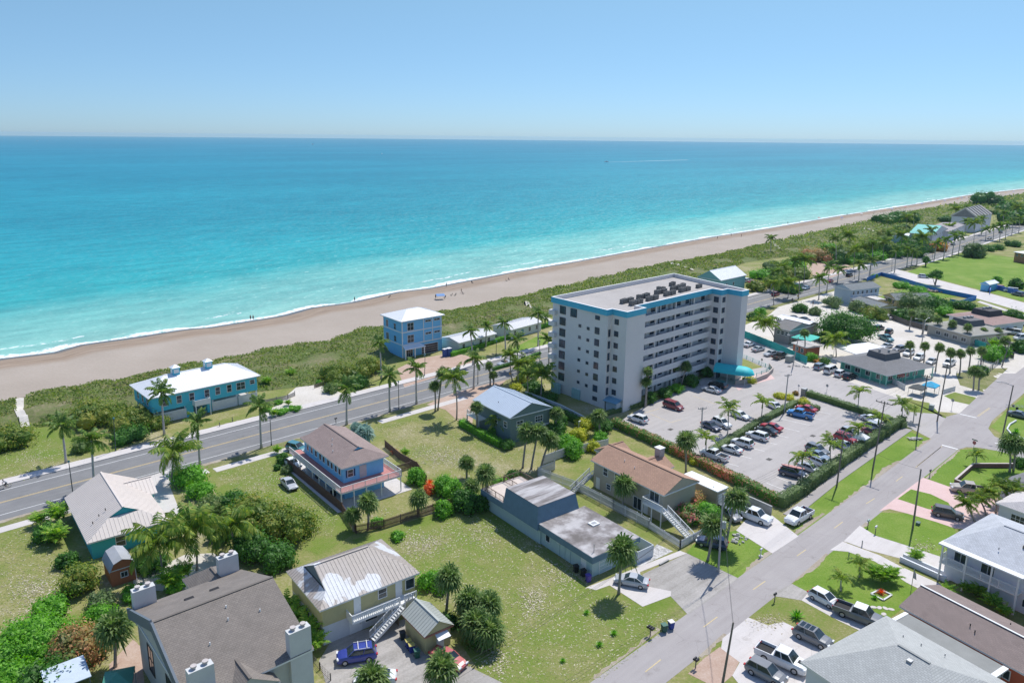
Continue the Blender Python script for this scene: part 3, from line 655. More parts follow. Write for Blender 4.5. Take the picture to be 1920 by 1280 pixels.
# ================= vehicles =================
RUB=pm('tyre_rubber',(.018,.018,.02),.85); RIM=pm('alloy_rim',(.42,.43,.44),.35,.05,metal=.6); LAMP=pm('head_lamp',(.75,.78,.8),.15,.02); TAIL=pm('tail_lamp',(.45,.02,.02),.25,.02)
def paint(name,c):
    if name in _pm: return _pm[name]
    m,nt,b=newmat(name); b.inputs['Base Color'].default_value=(*c,1); b.inputs['Roughness'].default_value=.32; b.inputs['Metallic'].default_value=0
    b.inputs['Coat Weight'].default_value=.6; b.inputs['Coat Roughness'].default_value=.06; _pm[name]=m
    p=pos(nt); nt.links.new(ramp(nt,noise(nt,p,1.2,3),[(.3,tuple(x*.9 for x in c)),(.7,tuple(min(1,x*1.06) for x in c))]),b.inputs['Base Color'])
    return m
CCOL={'white':(.72,.73,.73),'silver':(.42,.44,.46),'grey':(.16,.17,.18),'black':(.02,.021,.023),'navy':(.03,.045,.09),'blue':(.035,.22,.52),'steel':(.20,.27,.36),'red':(.45,.02,.03),'maroon':(.22,.03,.045),'gold':(.42,.36,.28),'brown':(.12,.10,.085),'teal':(.05,.20,.22),'cobalt':(.03,.05,.28),'salmon':(.50,.13,.12),'green':(.05,.10,.06)}
VS={ # L,W,belt,hood,tail,roof, cabin base rear/front, roof rear/front
 'sedan':(4.75,1.82,.95,.88,.98,1.43,-1.75,1.05,-.85,.30,.33),'coupe':(4.5,1.8,.93,.86,.98,1.36,-1.7,.95,-.7,.2,.33),
 'suv':(4.65,1.88,1.08,1.05,1.08,1.70,-2.18,1.15,-1.85,.35,.37),'hatch':(4.0,1.72,1.0,.98,1.0,1.5,-1.9,1.25,-1.5,.35,.31),
 'minivan':(5.0,1.95,1.08,1.05,1.08,1.76,-2.35,1.5,-2.15,.75,.34),'van':(5.1,1.95,1.2,1.1,1.2,2.0,-2.45,1.9,-2.4,1.1,.35),
 'pickup':(5.7,1.98,1.18,1.14,1.18,1.86,-.75,1.55,-.6,.85,.4),'convert':(4.4,1.8,.95,.88,.97,1.0,-.9,.8,-.85,.75,.33)}
def ring(x,zb,zt,w,wt):
    return [(x,-w*.92,zb),(x,-w,zb+.18),(x,-w*.99,zt-.22),(x,-wt,zt),(x,-wt*.5,zt+.03),(x,wt*.5,zt+.03),(x,wt,zt),(x,w*.99,zt-.22),(x,w,zb+.18),(x,w*.92,zb)]
_cars={}
def carparts(kind,color,roof=None):
    key=(kind,color,roof)
    if key in _cars: return _cars[key]
    L,W,be,ho,ta,ro,c0,c1,r0,r1,wr=VS[kind]; h=L/2; w=W/2; m=paint('paint_'+color,CCOL[color])
    b=MB(); st=[]
    xs=[(-h,.42,ta-.25,.86,.74),(-h+.12,.3,ta-.06,.95,.84),(-h+.45,.26,ta,.99,.88),(c0+.3 if kind!='pickup' else -1.0,.24,be,1,.9),(0,.24,be,1,.9),(c1-.2,.24,be,1,.9),(c1+.15,.25,ho+.02,1,.88),(h-.55,.26,ho-.04,.98,.84),(h-.18,.3,ho-.17,.93,.76),(h,.36,ho-.36,.84,.66)]
    if kind=='pickup': xs[2]=(-h+.3,.35,.80,.99,.97); xs[3]=(-1.0,.3,.80,1,.97); xs[0]=(-h,.42,.80,.96,.93); xs[1]=(-h+.1,.38,.80,.98,.95); xs.insert(4,(-.95,.3,be,1,.93))
    R_=[ring(x,zb,zt,w*a,w*t) for x,zb,zt,a,t in xs]; n=10
    vs=[p for r in R_ for p in r]; fs=[]
    for i in range(len(R_)-1):
        for k in range(n): fs.append((i*n+k,(i+1)*n+k,(i+1)*n+(k+1)%n,i*n+(k+1)%n))
    fs.append(tuple(range(n))); fs.append(tuple(range((len(R_)-1)*n,len(R_)*n))[::-1]); b.add(vs,fs)
    if kind=='pickup':
        for y in (-w*.99,w*.99-.1): b.box(-h+.02,y,.7,-.95,y+.1,be)
        b.box(-h,-w*.98,.7,-h+.08,w*.98,be-.02)
    wc=w*.88; wrf=w*.72
    parts=[]
    if kind!='convert':
        # roof skin + pillars in body colour
        b.box(r0+.05,-wrf-.01,ro-.06,r1-.02,wrf+.01,ro+.015)
        for sy in (-1,1):
            for xa,xb in ((c1-.05,r1),((c0+c1)/2-.2,(r0+r1)/2-.15),(c0+.08,r0+.06)): b.bar((xa,sy*wc*1.0,be-.02),(xb,sy*wrf*1.01,ro-.02),.09,.05)
    g=MB()
    if kind!='convert':
        A=[(c0,-wc*.97,be-.03),(c1,-wc*.97,be-.03),(c1,wc*.97,be-.03),(c0,wc*.97,be-.03)]; Bq=[(r0,-wrf*.97,ro-.03),(r1,-wrf*.97,ro-.03),(r1,wrf*.97,ro-.03),(r0,wrf*.97,ro-.03)]
        g.add(A+Bq,[(4,5,6,7),(0,1,5,4),(1,2,6,5),(2,3,7,6),(3,0,4,7)])
    else:
        g.add([(c1,-wc,be),(c1,wc,be),(c1-.35,wc*.85,be+.4),(c1-.35,-wc*.85,be+.4)],[(0,1,2,3)])
    rm=paint('paint_'+roof,CCOL[roof]) if roof else None
    parts.append(('body',b.mesh('body',m),None,[])); parts.append(('windows',g.mesh('windows',CARGLASS),None,[]))
    if kind=='pickup': parts.append(('truck_bed',MB().box(-h+.08,-w*.98+.09,.78,-.96,w*.98-.09,.84).mesh('truck_bed',DARK),None,[]))
    if kind=='convert': parts.append(('seats',MB().box(-.8,-.65,.8,.7,.65,.985).box(-.7,-.6,.9,-.5,.6,1.2).box(.0,-.6,.9,.15,-.1,1.25).box(.0,.1,.9,.15,.6,1.25).mesh('seats',pm('tan_leather',(.25,.17,.11))),None,[]))
    ty=MB().tube([(0,-.11,0),(0,.11,0)],wr,14); rmesh=MB().tube([(0,-.118,0),(0,.118,0)],wr*.62,10).mesh('rim',RIM)
    tm=ty.mesh('wheel',RUB,False)
    for x in (-L*.29,L*.30):
        for sy in (-1,1): parts.append(('wheel',tm,Matrix.Translation((x,sy*(w-.09),wr)),[('rim',rmesh,None,[])]))
    for sy in (-1,1):
        parts.append(('headlight',_lamp('headlight',LAMP,.10,.22),Matrix.Translation((h-.12,sy*w*.66,ho-.26)),[]))
        parts.append(('taillight',_lamp('taillight',TAIL,.07,.16),Matrix.Translation((-h+.03,sy*w*.76,ta-.2)),[]))
    _cars[key]=parts; return parts
_lm={}
def _lamp(n,m,h,w):
    if n not in _lm: _lm[n]=MB().box(-.12,-w,-h,.10,w,h).mesh(n,m)
    return _lm[n]
def car(kind,color,rear,front,label,group=None,sc=1.,z=.035,name=None,cat=None):
    a=G(*rear);b=G(*front); d=b-a; p=(a+b)/2; p.z=z
    nm={'sedan':'parked_car','coupe':'sports_car','suv':'suv','hatch':'hatchback','minivan':'minivan','van':'van','pickup':'pickup_truck','convert':'convertible'}[kind]
    ct={'sedan':'car','coupe':'car','suv':'SUV','hatch':'car','minivan':'minivan','van':'van','pickup':'pickup truck','convert':'car'}[kind]
    return dup(name or nm,carparts(kind,color),p,math.atan2(d.y,d.x),label,cat or ct,group,sc)
# ================= buildings =================
def frame(n,r,l,z,az=None):
    n,r,l=G(*n,z),G(*r,z),G(*l,z); a=r-n;b=l-n
    if az is None:
        a1=math.atan2(a.y,a.x); b1=math.atan2(b.y,b.x)-math.pi/2; az=(a1*a.length+b1*b.length)/(a.length+b.length)
    else: az=R(az)
    u=Vector((math.cos(az),math.sin(az),0)); v=Vector((-u.y,u.x,0)); n.z=0
    return n,az,a.dot(u),b.dot(v)
def facepoly(mb,pts):
    a,b=Vector(pts[0]),Vector(pts[1]); h=(b-a).normalized(); nn=h.cross(Vector(pts[2])-a).normalized(); s=nn.cross(h)
    mb.poly(pts,[((Vector(p)-a).dot(h),(Vector(p)-a).dot(s)) for p in pts]); return mb
def ribs(mb,pts,sp=.55,w=.05,t=.045):
    """standing seams: thin raised battens running up the slope"""
    P=[Vector(p) for p in pts]; h=(P[1]-P[0]).normalized(); nn=h.cross(P[2]-P[0]).normalized(); s=nn.cross(h)
    Q=[((p-P[0]).dot(h),(p-P[0]).dot(s)) for p in P]; x=min(q[0] for q in Q)+sp*.5; X=max(q[0] for q in Q)
    while x<X:
        ys=[]
        for (x0,y0),(x1,y1) in zip(Q,Q[1:]+Q[:1]):
            if (x0-x)*(x1-x)<0: ys.append(y0+(y1-y0)*(x-x0)/(x1-x0))
        if len(ys)>=2 and max(ys)-min(ys)>.2: mb.bar(P[0]+h*x+s*min(ys)+nn*t*.4,P[0]+h*x+s*max(ys)+nn*t*.4,w,t,nn)
        x+=sp
def roofshape(X,Y,z,rise,axis,i0,k0,i1,k1,x0=0.,y0=0.):
    """list of (kind, polygon); ridge runs along `axis`; i = hip inset, k = hip fraction (0 gable, 1 full hip)"""
    W,Ln=(X,Y) if axis=='v' else (Y,X)
    def P(a,b,c): return Vector((x0+a,y0+b,z+c)) if axis=='v' else Vector((x0+b,y0+a,z+c))
    e0=i0*k0; e1=Ln-i1*k1; out=[]
    r0=P(W/2,e0,rise); r1=P(W/2,e1,rise)
    hl=[P(W/2*k0,e0,rise*k0),P(W-W/2*k0,e0,rise*k0)]; hh=[P(W/2*k1,e1,rise*k1),P(W-W/2*k1,e1,rise*k1)]
    L=[P(0,0,0)]+([hl[0]] if 0<k0<1 else [])+[r0,r1]+([hh[0]] if 0<k1<1 else [])+[P(0,Ln,0)]
    Rr=[P(W,Ln,0)]+([hh[1]] if 0<k1<1 else [])+[r1,r0]+([hl[1]] if 0<k0<1 else [])+[P(W,0,0)]
    L=[P(0,Ln,0),P(0,0,0)]+L[1:-1]
    Rr=[P(W,0,0),P(W,Ln,0)]+Rr[1:-1]
    out+= [('r',L),('r',Rr)]
    if k0==1: out.append(('r',[P(0,0,0),P(W,0,0),r0]))
    elif k0>0: out+=[('r',[P(0,0,0),P(W,0,0),hl[1],hl[0]]),('g',[hl[0],hl[1],r0])]
    else: out.append(('g',[P(0,0,0),P(W,0,0),r0]))
    if k1==1: out.append(('r',[P(W,Ln,0),P(0,Ln,0),r1]))
    elif k1>0: out+=[('r',[P(W,Ln,0),P(0,Ln,0),hh[0],hh[1]]),('g',[hh[0],hh[1],r1])]
    else: out.append(('g',[P(W,Ln,0),P(0,Ln,0),r1]))
    if axis!='v': out=[(k,p if len(p)<2 else [p[1],p[0]]+p[2:][::-1]) for k,p in out]
    return out
def add_roof(o,X,Y,z,rise,axis,i0=0,k0=0,i1=0,k1=0,mat=None,gmat=None,trim=WHITE,seams=None,th=.22,x0=0.,y0=0.,name='roof'):
    sh=roofshape(X,Y,z,rise,axis,i0,k0,i1,k1,x0,y0); mb=MB(); gb=MB(); rb=MB()
    for k,p in sh:
        if k=='r':
            facepoly(mb,p)
            if seams: ribs(rb,p,seams)
        else:
            c=sum(p,Vector())/len(p); mid=Vector((x0+X/2,y0+Y/2,c.z)); inn=(mid-c).normalized()*.12
            gb.poly([q+inn for q in p])
    if rb.v: 
        o0=len(mb.f); mb.add(rb.v,rb.f)
    ro=mb.build(name,mat,o)
    fb=MB().box(x0+.04,y0+.04,z-th,x0+X-.04,y0+Y-.04,z-.02); fb.build('fascia',trim,ro)
    if gb.v: gb.build('gable',gmat or trim,ro)
    # ridge cap
    a,bq=(Vector((x0+X/2,y0+i0*k0,z+rise+.03)),Vector((x0+X/2,y0+Y-i1*k1,z+rise+.03))) if axis=='v' else (Vector((x0+i0*k0,y0+Y/2,z+rise+.03)),Vector((x0+X-i1*k1,y0+Y/2,z+rise+.03)))
    if (bq-a).length>.5: MB().bar(a,bq,.28,.06).build('ridge_cap',mat,ro)
    return ro
def roofz(X,Y,z,rise,axis,x,y):
    t=(x/(X/2)) if axis=='v' else (y/(Y/2)); t=t if t<=1 else 2-t; return z+rise*t
def vent(ro,pts,mat=DARK,h=.35,r=.07):
    for p in pts: MB().tube([Vector(p),Vector(p)+Vector((0,0,h))],r,6).build('vent_pipe',mat,ro)
class H_:
    def __init__(s,o,X,Y,oh,ze,wm): s.o=o;s.X=X;s.Y=Y;s.oh=oh;s.ze=ze;s.wm=wm
    def pt(s,f,p,z,d=0.):
        oh=s.oh
        return {'S':Vector((oh+p,oh-d,z)),'W':Vector((oh-d,oh+p,z)),'E':Vector((s.X-oh+d,oh+p,z)),'N':Vector((oh+p,s.Y-oh+d,z))}[f]
    def win(s,f,p,z,w,h,nx=1,ny=2,fm=WHITE,gm=None,name='window',fw=.09):
        a={'S':(1,0),'N':(1,0),'W':(0,1),'E':(0,1)}[f]; D=Vector((a[0],a[1],0)); c=s.pt(f,p,z); out=(s.pt(f,p,z,1)-c)
        def bx(mb,u0,u1,z0,z1,d0,d1):
            q=c+D*u0+out*d0; r=c+D*u1+out*d1; mb.box(min(q.x,r.x),min(q.y,r.y),z+z0,max(q.x,r.x),max(q.y,r.y),z+z1)
        mb=MB()
        bx(mb,0,w,-fw,0,-.02,.09);bx(mb,0,w,h,h+fw,-.02,.07);bx(mb,-fw,0,-fw,h+fw,-.02,.07);bx(mb,w,w+fw,-fw,h+fw,-.02,.07)
        for i in range(1,nx): bx(mb,w*i/nx-.03,w*i/nx+.03,0,h,0,.045)
        for i in range(1,ny): bx(mb,0,w,h*i/ny-.03,h*i/ny+.03,0,.05)
        wo=mb.build(name,fm,s.o); g=MB(); bx(g,0,w,0,h,-.01,.02); g.build('pane' if name!='garage_door' else 'door_panel',gm or GLASS,wo); return wo
    def door(s,f,p,w=.95,h=2.1,z=.02,mat=WHITE):
        a={'S':(1,0),'N':(1,0),'W':(0,1),'E':(0,1)}[f]; D=Vector((a[0],a[1],0)); c=s.pt(f,p,z); out=(s.pt(f,p,z,1)-c)
        q=c-out*.01; r=c+D*w+out*.05; mb=MB().box(min(q.x,r.x),min(q.y,r.y),z,max(q.x,r.x),max(q.y,r.y),z+h); d=mb.build('door',mat,s.o)
        k=c+D*(w*.85)+out*.09; MB().ball((k.x,k.y,z+1.),.05,6,4).build('handle',METAL,d); return d
def house(name,label,cat,fr_,ze,wm,rm,rise,axis,hip=(0,0,0,0),oh=.5,seams=None,trim=WHITE,gmat=None,base=None,th=.22):
    n,az,X,Y=fr_; o=thing(name,n,az,label,cat)
    mb=MB()
    if base: 
        MB().box(oh+.0,oh+.0,0,X-oh,Y-oh,base[0]).build('base_wall',base[1],o); mb.box(oh+.003,oh+.003,base[0],X-oh-.003,Y-oh-.003,ze-.1)
    else: mb.box(oh,oh,0,X-oh,Y-oh,ze-.1)
    mb.build('wall',wm,o)
    ro=add_roof(o,X,Y,ze,rise,axis,*hip,mat=rm,gmat=gmat or wm,trim=trim,seams=seams,th=th)
    h=H_(o,X,Y,oh,ze,wm); h.roof=ro; return h
def railing(o,a,b,z,h=1.,sp=.14,mat=WHITE,name='railing',zb=None,posts=2.2,solid=False):
    a=Vector((*a,0));b=Vector((*b,0)); z2=z if zb is None else zb; a.z=z;b.z=z2; mb=MB(); up=Vector((0,0,h)); n=max(1,int((b-a).length/sp))
    mb.bar(a+up,b+up,.09,.07); mb.bar(a+Vector((0,0,.12)),b+Vector((0,0,.12)),.06,.06)
    if not solid:
        for i in range(1,n): p=a.lerp(b,i/n); mb.bar(p+Vector((0,0,.12)),p+up,.035,.035)
    for i in range(int((b-a).length/posts)+2):
        p=a.lerp(b,min(1,i*posts/(b-a).length)); mb.bar(p,p+up+Vector((0,0,.05)),.09,.09)
    return mb.build(name,mat,o)
def stairs(o,a,b,w,mat,name='stairs',n=14,rail=True,rm=WHITE):
    """flight from a (top) to b (bottom), 3-D local points"""
    a=Vector(a);b=Vector(b); d=(b-a); hd=Vector((d.x,d.y,0)).normalized(); s=Vector((-hd.y,hd.x,0))*w/2; mb=MB()
    for i in range(n):
        p=a.lerp(b,(i+.5)/n); q=p+hd*.16; r=p-hd*.16
        mb.add([r-s,q-s,q+s,r+s,r-s+Vector((0,0,.05)),q-s+Vector((0,0,.05)),q+s+Vector((0,0,.05)),r+s+Vector((0,0,.05))],[(0,3,2,1),(4,5,6,7),(0,1,5,4),(1,2,6,5),(2,3,7,6),(3,0,4,7)])
    for sg in (-1,1): mb.bar(a+s*sg,b+s*sg,.06,.28)
    st=mb.build(name,mat,o)
    if rail:
        for sg in (-1,1):
            r_=MB(); r_.bar(a+s*sg+Vector((0,0,.95)),b+s*sg+Vector((0,0,.95)),.08,.07); k=int(d.length/.18)
            for i in range(k+1): p=a.lerp(b,i/k)+s*sg; r_.bar(p,p+Vector((0,0,.95)),.03 if i%8 else .09,.03 if i%8 else .09)
            r_.build('handrail',rm,st)
    return st
# ---------------- condominium tower ----------------
CW=pm('condo_stucco',(.66,.635,.615),.85,.05,.15,1.); CT=pm('condo_turquoise',(.07,.42,.58),.7,.08,.3); CR_=pm('condo_roof_gravel',(.40,.375,.35),.95,.18,.15,2.)
CGR=pm('condo_corridor',(.44,.42,.41),.85,.08,.4); CGL=glassmat('condo_glass',(.03,.05,.08),.12)
def condo():
    A=G(1167.5,773); az=R(43); o=thing('apartment_block',A,az,'eight storey cream apartment block with turquoise roof band beside the parking lot','apartment building')
    F0=[(0,0),(6.6,0),(6.6,2.8),(37.6,2.8),(37.6,0),(40.3,0),(40.3,-4.1),(43,-4.2),(48.9,22.6),(0,22.1),(0,4.3),(-1.5,4.2) ,(-1.5,18),(0,18)]
    foot=[(0,0),(6.6,0),(6.6,4.2),(37.6,4.2),(37.6,0),(40.3,0),(40.3,-4.1),(43,-4.2),(48.4,22.1),(-.4,22.1),(-1.4,4.2),(0,4.2)]
    FH=2.73; top=21.85
    MB().prism(foot,0,top).build('wall',CW,o)
    band=[(-.12,-.12),(6.75,-.12),(6.75,2.65),(37.45,2.65),(37.45,-.12),(40.15,-.12),(40.15,-4.25),(43.15,-4.35),(48.6,22.25),(-.9,22.25),(-1.9,4.1),(-.12,4.1)]
    # parapet = ring around the roof deck
    inn=[(.35,.35),(6.3,.35),(6.3,3.1),(37.95,3.1),(37.95,.35),(40.6,.35),(40.6,-3.75),(42.7,-3.8),(48.0,21.8),(-.45,21.8),(-1.4,4.6),(.35,4.6)]
    mb=MB(); n=len(band); vs=[(x,y,top) for x,y in band]+[(x,y,top+1.35) for x,y in band]+[(x,y,top+1.35) for x,y in inn]+[(x,y,top) for x,y in inn]
    fs=[]
    for i in range(n):
        j=(i+1)%n; fs+=[(i,j,n+j,n+i),(n+i,n+j,2*n+j,2*n+i)]
    mb.add(vs,fs); mb.add([(x,y,top+.02) for x,y in band],[tuple(range(n))[::-1]]); par=mb.build('parapet',CT,o)
    mb=MB().add([(x,y,top+1.352) for x,y in band]+[(x,y,top+1.352) for x,y in inn],[(i,(i+1)%n,n+(i+1)%n,n+i) for i in range(n)]); mb.build('coping',WHITE,par)
    mb=MB().add([(x,y,top+.05) for x,y in inn]+[(x,y,top+1.3) for x,y in inn],[(i,n+i,n+(i+1)%n,(i+1)%n) for i in range(n)]); mb.build('inner_face',CW,par)
    MB().prism(inn,top+.02,top+.35).build('roof',CR_,o)
    # open corridors: slab + solid balustrade per floor
    for k in range(1,9):
        z=k*FH
        MB().box(6.6,2.85,z-.22,37.6,4.2,z).build('walkway',CGR,o) if k<8 else None
        if k<8: MB().box(6.62,2.68,z-.32,37.58,2.85,z+1.12).build('balustrade',CW,o)
    for k in range(0,8):
        z=k*FH; DG=pm('door_grey',(.36,.36,.37))
        for i,x in enumerate([8.2,11.6,14.2,18.4,21,24.6,28.2,31.2,35.0]):
            if i%3==1: MB().box(x,4.14,z+.1,x+.95,4.19,z+2.1).build('door',DG,o)
            else: MB().box(x,4.12,z+1.15,x+1.5,4.19,z+2.25).build('window',CGL,o)
        for x in (9.9,17.3,23.2,30.1): MB().box(x,4.10,z+.05,x+.25,4.2,z+2.45).build('downpipe',CGL,o)
    for x in (14.5,22.3,30):
        MB().box(x,2.9,0,x+.3,3.2,top).build('column',CW,o)
    h=H_(o,48,22,0,top,CW)
    # end wall windows (face x=0): columns
    FR=pm('window_bronze',(.05,.05,.055),.5)
    def w(x,y,z,dy,dz,nx=2,face='W'):
        mb=MB();g=MB()
        if face=='W': mb.box(x-.05,y,z,x+.02,y+dy,z+dz); g.box(x-.07,y+.06,z+.06,x-.04,y+dy-.06,z+dz-.06)
        else: mb.box(x,y-.05,z,x+dy,y+.02,z+dz); g.box(x+.06,y-.07,z+.06,x+dy-.06,y-.04,z+dz-.06)
        wo=mb.build('window',FR,o); g.build('pane',CGL,wo)
    for k in range(8):
        z=k*FH
        xw=lambda y:-1.4+(y-4.2)*1.0/17.9
        if k>0: w(xw(18.6)-.08,17.6,z+.45,1.9,1.9)
        w(xw(7.2)-.03,6.6,z+(.6 if k not in(7,0) else 1.2),1.4,1.55 if k not in(7,0) else .95)
        if k==7: w(xw(14.5)-.08,13.9,z+.4,2,1.95)
        if 1<k<7: w(xw(13)-.05,12.4,z+1.1,.8,.7); w(xw(10)-.05,9.7,z+1.0,.8,.7)
        if k==1: w(xw(13)-.05,12.4,z+1.1,.8,.7); w(xw(10)-.05,9.7,z+1.0,.8,.7)
        if k>0: w(0,2.2,z+.7,1.2,1.25)
        if 0<k<7: w(-1.1,4.2,z+.5,.75,1.7,face='S')
        # right-hand block
        if k>0: w(37.6,.7,z+.7,1.4,1.45); w(38.2,0,z+.75,1.3,1.35,face='S')
    # stair-head style step, entrance canopy of stretched turquoise cloth
    MB().box(-1.6,.6,0,0,3.6,2.3).build('entrance_porch',pm('porch_wall',(.42,.50,.55)),o)
    rr=MB().add([(-2.1,.2,2.35),(.0,.2,2.9),(.0,4.2,2.9),(-2.1,4.2,2.35),(-2.1,.2,2.2),(-2.1,4.2,2.2)],[(0,1,2,3),(4,0,3,5)]); rr.build('porch_roof',pm('porch_roof_blue',(.16,.32,.42)),o)
    for i,(a,b) in enumerate([((-2.2,18.2),0),((-1.6,12.0),0)]): MB().box(a[0]+.4,a[1],0,a[0]+1.1,a[1]+2.6,2.4).build('plinth_panel',pm('mint_panel',(.30,.48,.48)),o)
    c=MB(); cx,cy=38.2,-3.2; nseg=14
    ax=Vector((.34,-1,0)).normalized(); sx=Vector((ax.y*-1,ax.x,0)); rows=[]
    for i in range(nseg+1):
        t=i/nseg; p=Vector((37.0,-.2,0))+ax*(t*9.8); w_=2.5 if t<.7 else 2.5*math.sqrt(max(.0004,1-((t-.7)/.3)**2)); hh=1.75 if t<.7 else 1.75*math.sqrt(max(.0004,1-((t-.7)/.3)**2))
        rows.append([p+sx*w_*math.cos(math.pi*j/8)+Vector((0,0,2.6+hh*math.sin(math.pi*j/8))) for j in range(9)])
    vs=[q for r in rows for q in r]; c.add(vs,[(i*9+j,i*9+j+1,(i+1)*9+j+1,(i+1)*9+j) for i in range(nseg) for j in range(8)])
    can=c.build('entrance_canopy',pm('canopy_cloth',(.03,.52,.55),.6,.05),o,smooth=True)
    for t in (.35,.8):
        for sg in (-1,1):
            p=Vector((37.0,-.2,0))+ax*(t*9.8)+sx*sg*1.6; MB().tube([p,p+Vector((0,0,2.75))],.07,8).build('canopy_post',WHITE,can)
    MB().box(37.7,-.06,0,39.6,.02,2.4).build('entrance_door',CGL,o)
    # sea side balconies (upper left edge)
    for k in range(1,8): MB().box(-1.3,20.6,k*FH-.15,-.3,22.6,k*FH+.95).build('balcony',CW,o)
    # roof plant: air-conditioning condensers, each a thing of its own
    u=Vector((math.cos(az),math.sin(az),0)); v=Vector((-u.y,u.x,0))
    body=MB().box(-.45,-.45,.08,.45,.45,1.0).box(-.48,-.48,0,.48,.48,.08).mesh('casing',pm('condenser_grey',(.13,.135,.13),.6))
    grille=MB().tube([(0,0,1.0),(0,0,1.03)],.36,12).mesh('fan_grille',DARK)
    pads=[]
    for (bx,by) in ((9.5,6.3),(16.5,6.9),(24.5,7.6),(31.5,8.0)):
        for r in range(2):
            for i in range(4): pads.append((bx+i*1.15,by+r*2.7+ (i%2)*.15,'front' if r==0 else 'rear'))
    pads+=[(36.2,11),(37.4,11.4),(39.5,8.3),(40.6,8.4),(36.4,14.5),(37.5,14.6),(28.6,12.6),(30,12.3)]
    nmz=['leftmost cluster','second cluster','third cluster','rightmost cluster']
    for i,q in enumerate(pads):
        p=A+u*q[0]+v*q[1]; p.z=top+.35
        if i<32: lb='grey rooftop air conditioner, %s, %s row, %s from left'%(nmz[i//8],q[2],['first','second','third','fourth'][i%4])
        else: lb=['grey rooftop air conditioner left of the pair by the far parapet','grey rooftop air conditioner right of the pair by the far parapet','grey air conditioner, left of two near the front parapet bend','grey air conditioner, right of two near the front parapet bend','grey air conditioner standing farthest back on the roof, left unit','grey air conditioner standing farthest back on the roof, right unit','lone grey air conditioner in the middle of the tower roof, left','lone grey air conditioner in the middle of the tower roof, right'][i-32]
        dup('air_conditioner',[('casing',body,None,[]),('fan_grille',grille,None,[])],p,az,lb,'air conditioner','air conditioners on the tower roof',fr(.95,1.15))
    return o
condo()
SKYB=pm('sky_blue_siding',(.17,.48,.74),.7,.06); TURQ=pm('turquoise_siding',(.08,.50,.62),.7,.07); MTW=roofmat('white_metal_roof',(.78,.79,.80),'metal',.05,.45)
# ---------------- three storey blue beach house ----------------
f=frame((752,603.5),(838,589.5),(720.5,589.5),10.6,az=40)
h=house('beach_house','tall three storey sky blue house with white hipped roof and dark garage door','house',(f[0],f[1],14.6,11.4),10.6,SKYB,MTW,1.9,'u',(5.5,1,5.5,1),.7,seams=.6)
for z in (3.5,7.1): MB().box(.66,.66,z,.70,10.7,z+.28).box(.66,.64,z,13.95,.69,z+.28).build('trim_band',WHITE,h.o)
for y in (.7,): MB().box(.62,.62,0,.85,.85,10.4).build('corner_trim',WHITE,h.o)
for z in (4.1,7.6): h.win('S',1.7,z,2.0,2.1,2,2); h.win('W',3.2,z,1.1,1.6,1,2,fm=SKYB); 
h.win('W',7.2,3.6,1.3,2.2,2,1); h.win('W',7.4,7.6,1.,1.9,1,1)
for z in (5.6,9.2):
    for p in (7.6,10.6): h.win('S',p,z,1.9,.55,2,1)
for p in (6.9,9.9,12.8): MB().box(.7+p,.62,3.4,.7+p+.2,.69,10.3).build('pilaster',WHITE,h.o)
h.win('S',6.3,.1,5.4,2.6,1,4,gm=pm('dark_garage_door',(.075,.05,.05)),name='garage_door')
h.win('S',1.2,.1,2.0,2.5,3,1)
p=MB(); p.add([(.2,-1.4,2.9),(7,-1.4,2.9),(6.3,.7,3.5),(.7,.7,3.5),(.2,-1.4,2.75),(7,-1.4,2.75)],[(0,1,2,3),(4,5,1,0)]); pr=p.build('porch_roof',MTW,h.o)
for x in (.5,3.6,6.7): MB().box(x-.13,-1.2,0,x+.13,-.95,2.8).build('porch_post',WHITE,pr)
# ---------------- turquoise beach pavilion on stilts ----------------
f=frame((278,748),(485.5,703.3),(235.8,723),6.2,az=43); X,Y=24.6,12.6
o=thing('beach_pavilion',f[0],f[1],'long turquoise house raised on posts with bright white hipped metal roof and two cupolas','house')
MB().box(.7,.7,2.7,X-.7,Y-.7,6.1).build('wall',TURQ,o); h=H_(o,X,Y,.7,6.2,TURQ)
ro=add_roof(o,X,Y,6.2,2.6,'u',5.5,1,5.5,1,mat=MTW,seams=.5)
for x in (7.2,14.4):
    cu=MB().box(x,5.5,8.2,x+1.5,7.0,10.1).build('cupola',TURQ,ro); c2=MB(); q=Vector((x+.75,6.25,10.75)); a=[(x-.2,5.3,10.1),(x+1.7,5.3,10.1),(x+1.7,7.2,10.1),(x-.2,7.2,10.1)]
    c2.add(a+[tuple(q)],[(0,1,4),(1,2,4),(2,3,4),(3,0,4),(3,2,1,0)]); c2.build('cupola_roof',MTW,cu); MB().box(x+.2,5.46,8.9,x+1.3,5.49,9.8).box(x-.03,5.7,8.9,x-.01,6.8,9.8).build('louvre',WHITE,cu)
for p in (2.2,5.2,7.9,11.2,13.6,16.2): h.win('S',p,3.7,.95,1.6,1,2)
h.win('S',18.4,3.7,1.9,1.6,2,2); h.win('S',21.6,4.4,1.0,.9,1,2)
for p in (2,5,8): h.win('W',p,3.8,1,1.5,1,2)
BOARD=pm('white_board_screen',(.72,.72,.70),.7,.08)
for a,b in ((.8,7.6),(13.2,18.8),(19.2,23.6)):
    mb=MB()
    for k in range(9): mb.box(a,.45,.15+k*.24,b,.55,.15+k*.24+.19)
    mb.build('slatted_screen',BOARD,o)
MB().box(7.6,.72,0,9.2,4,2.75).box(12.2,.72,0,13.2,4,2.75).build('stair_core',TURQ,o)
for x in (1,7.4,13.4,18.9,23.6):
    for y in (.9,6,11.4): MB().box(x,y,0,x+.3,y+.3,2.75).build('stilt',WHITE,o)
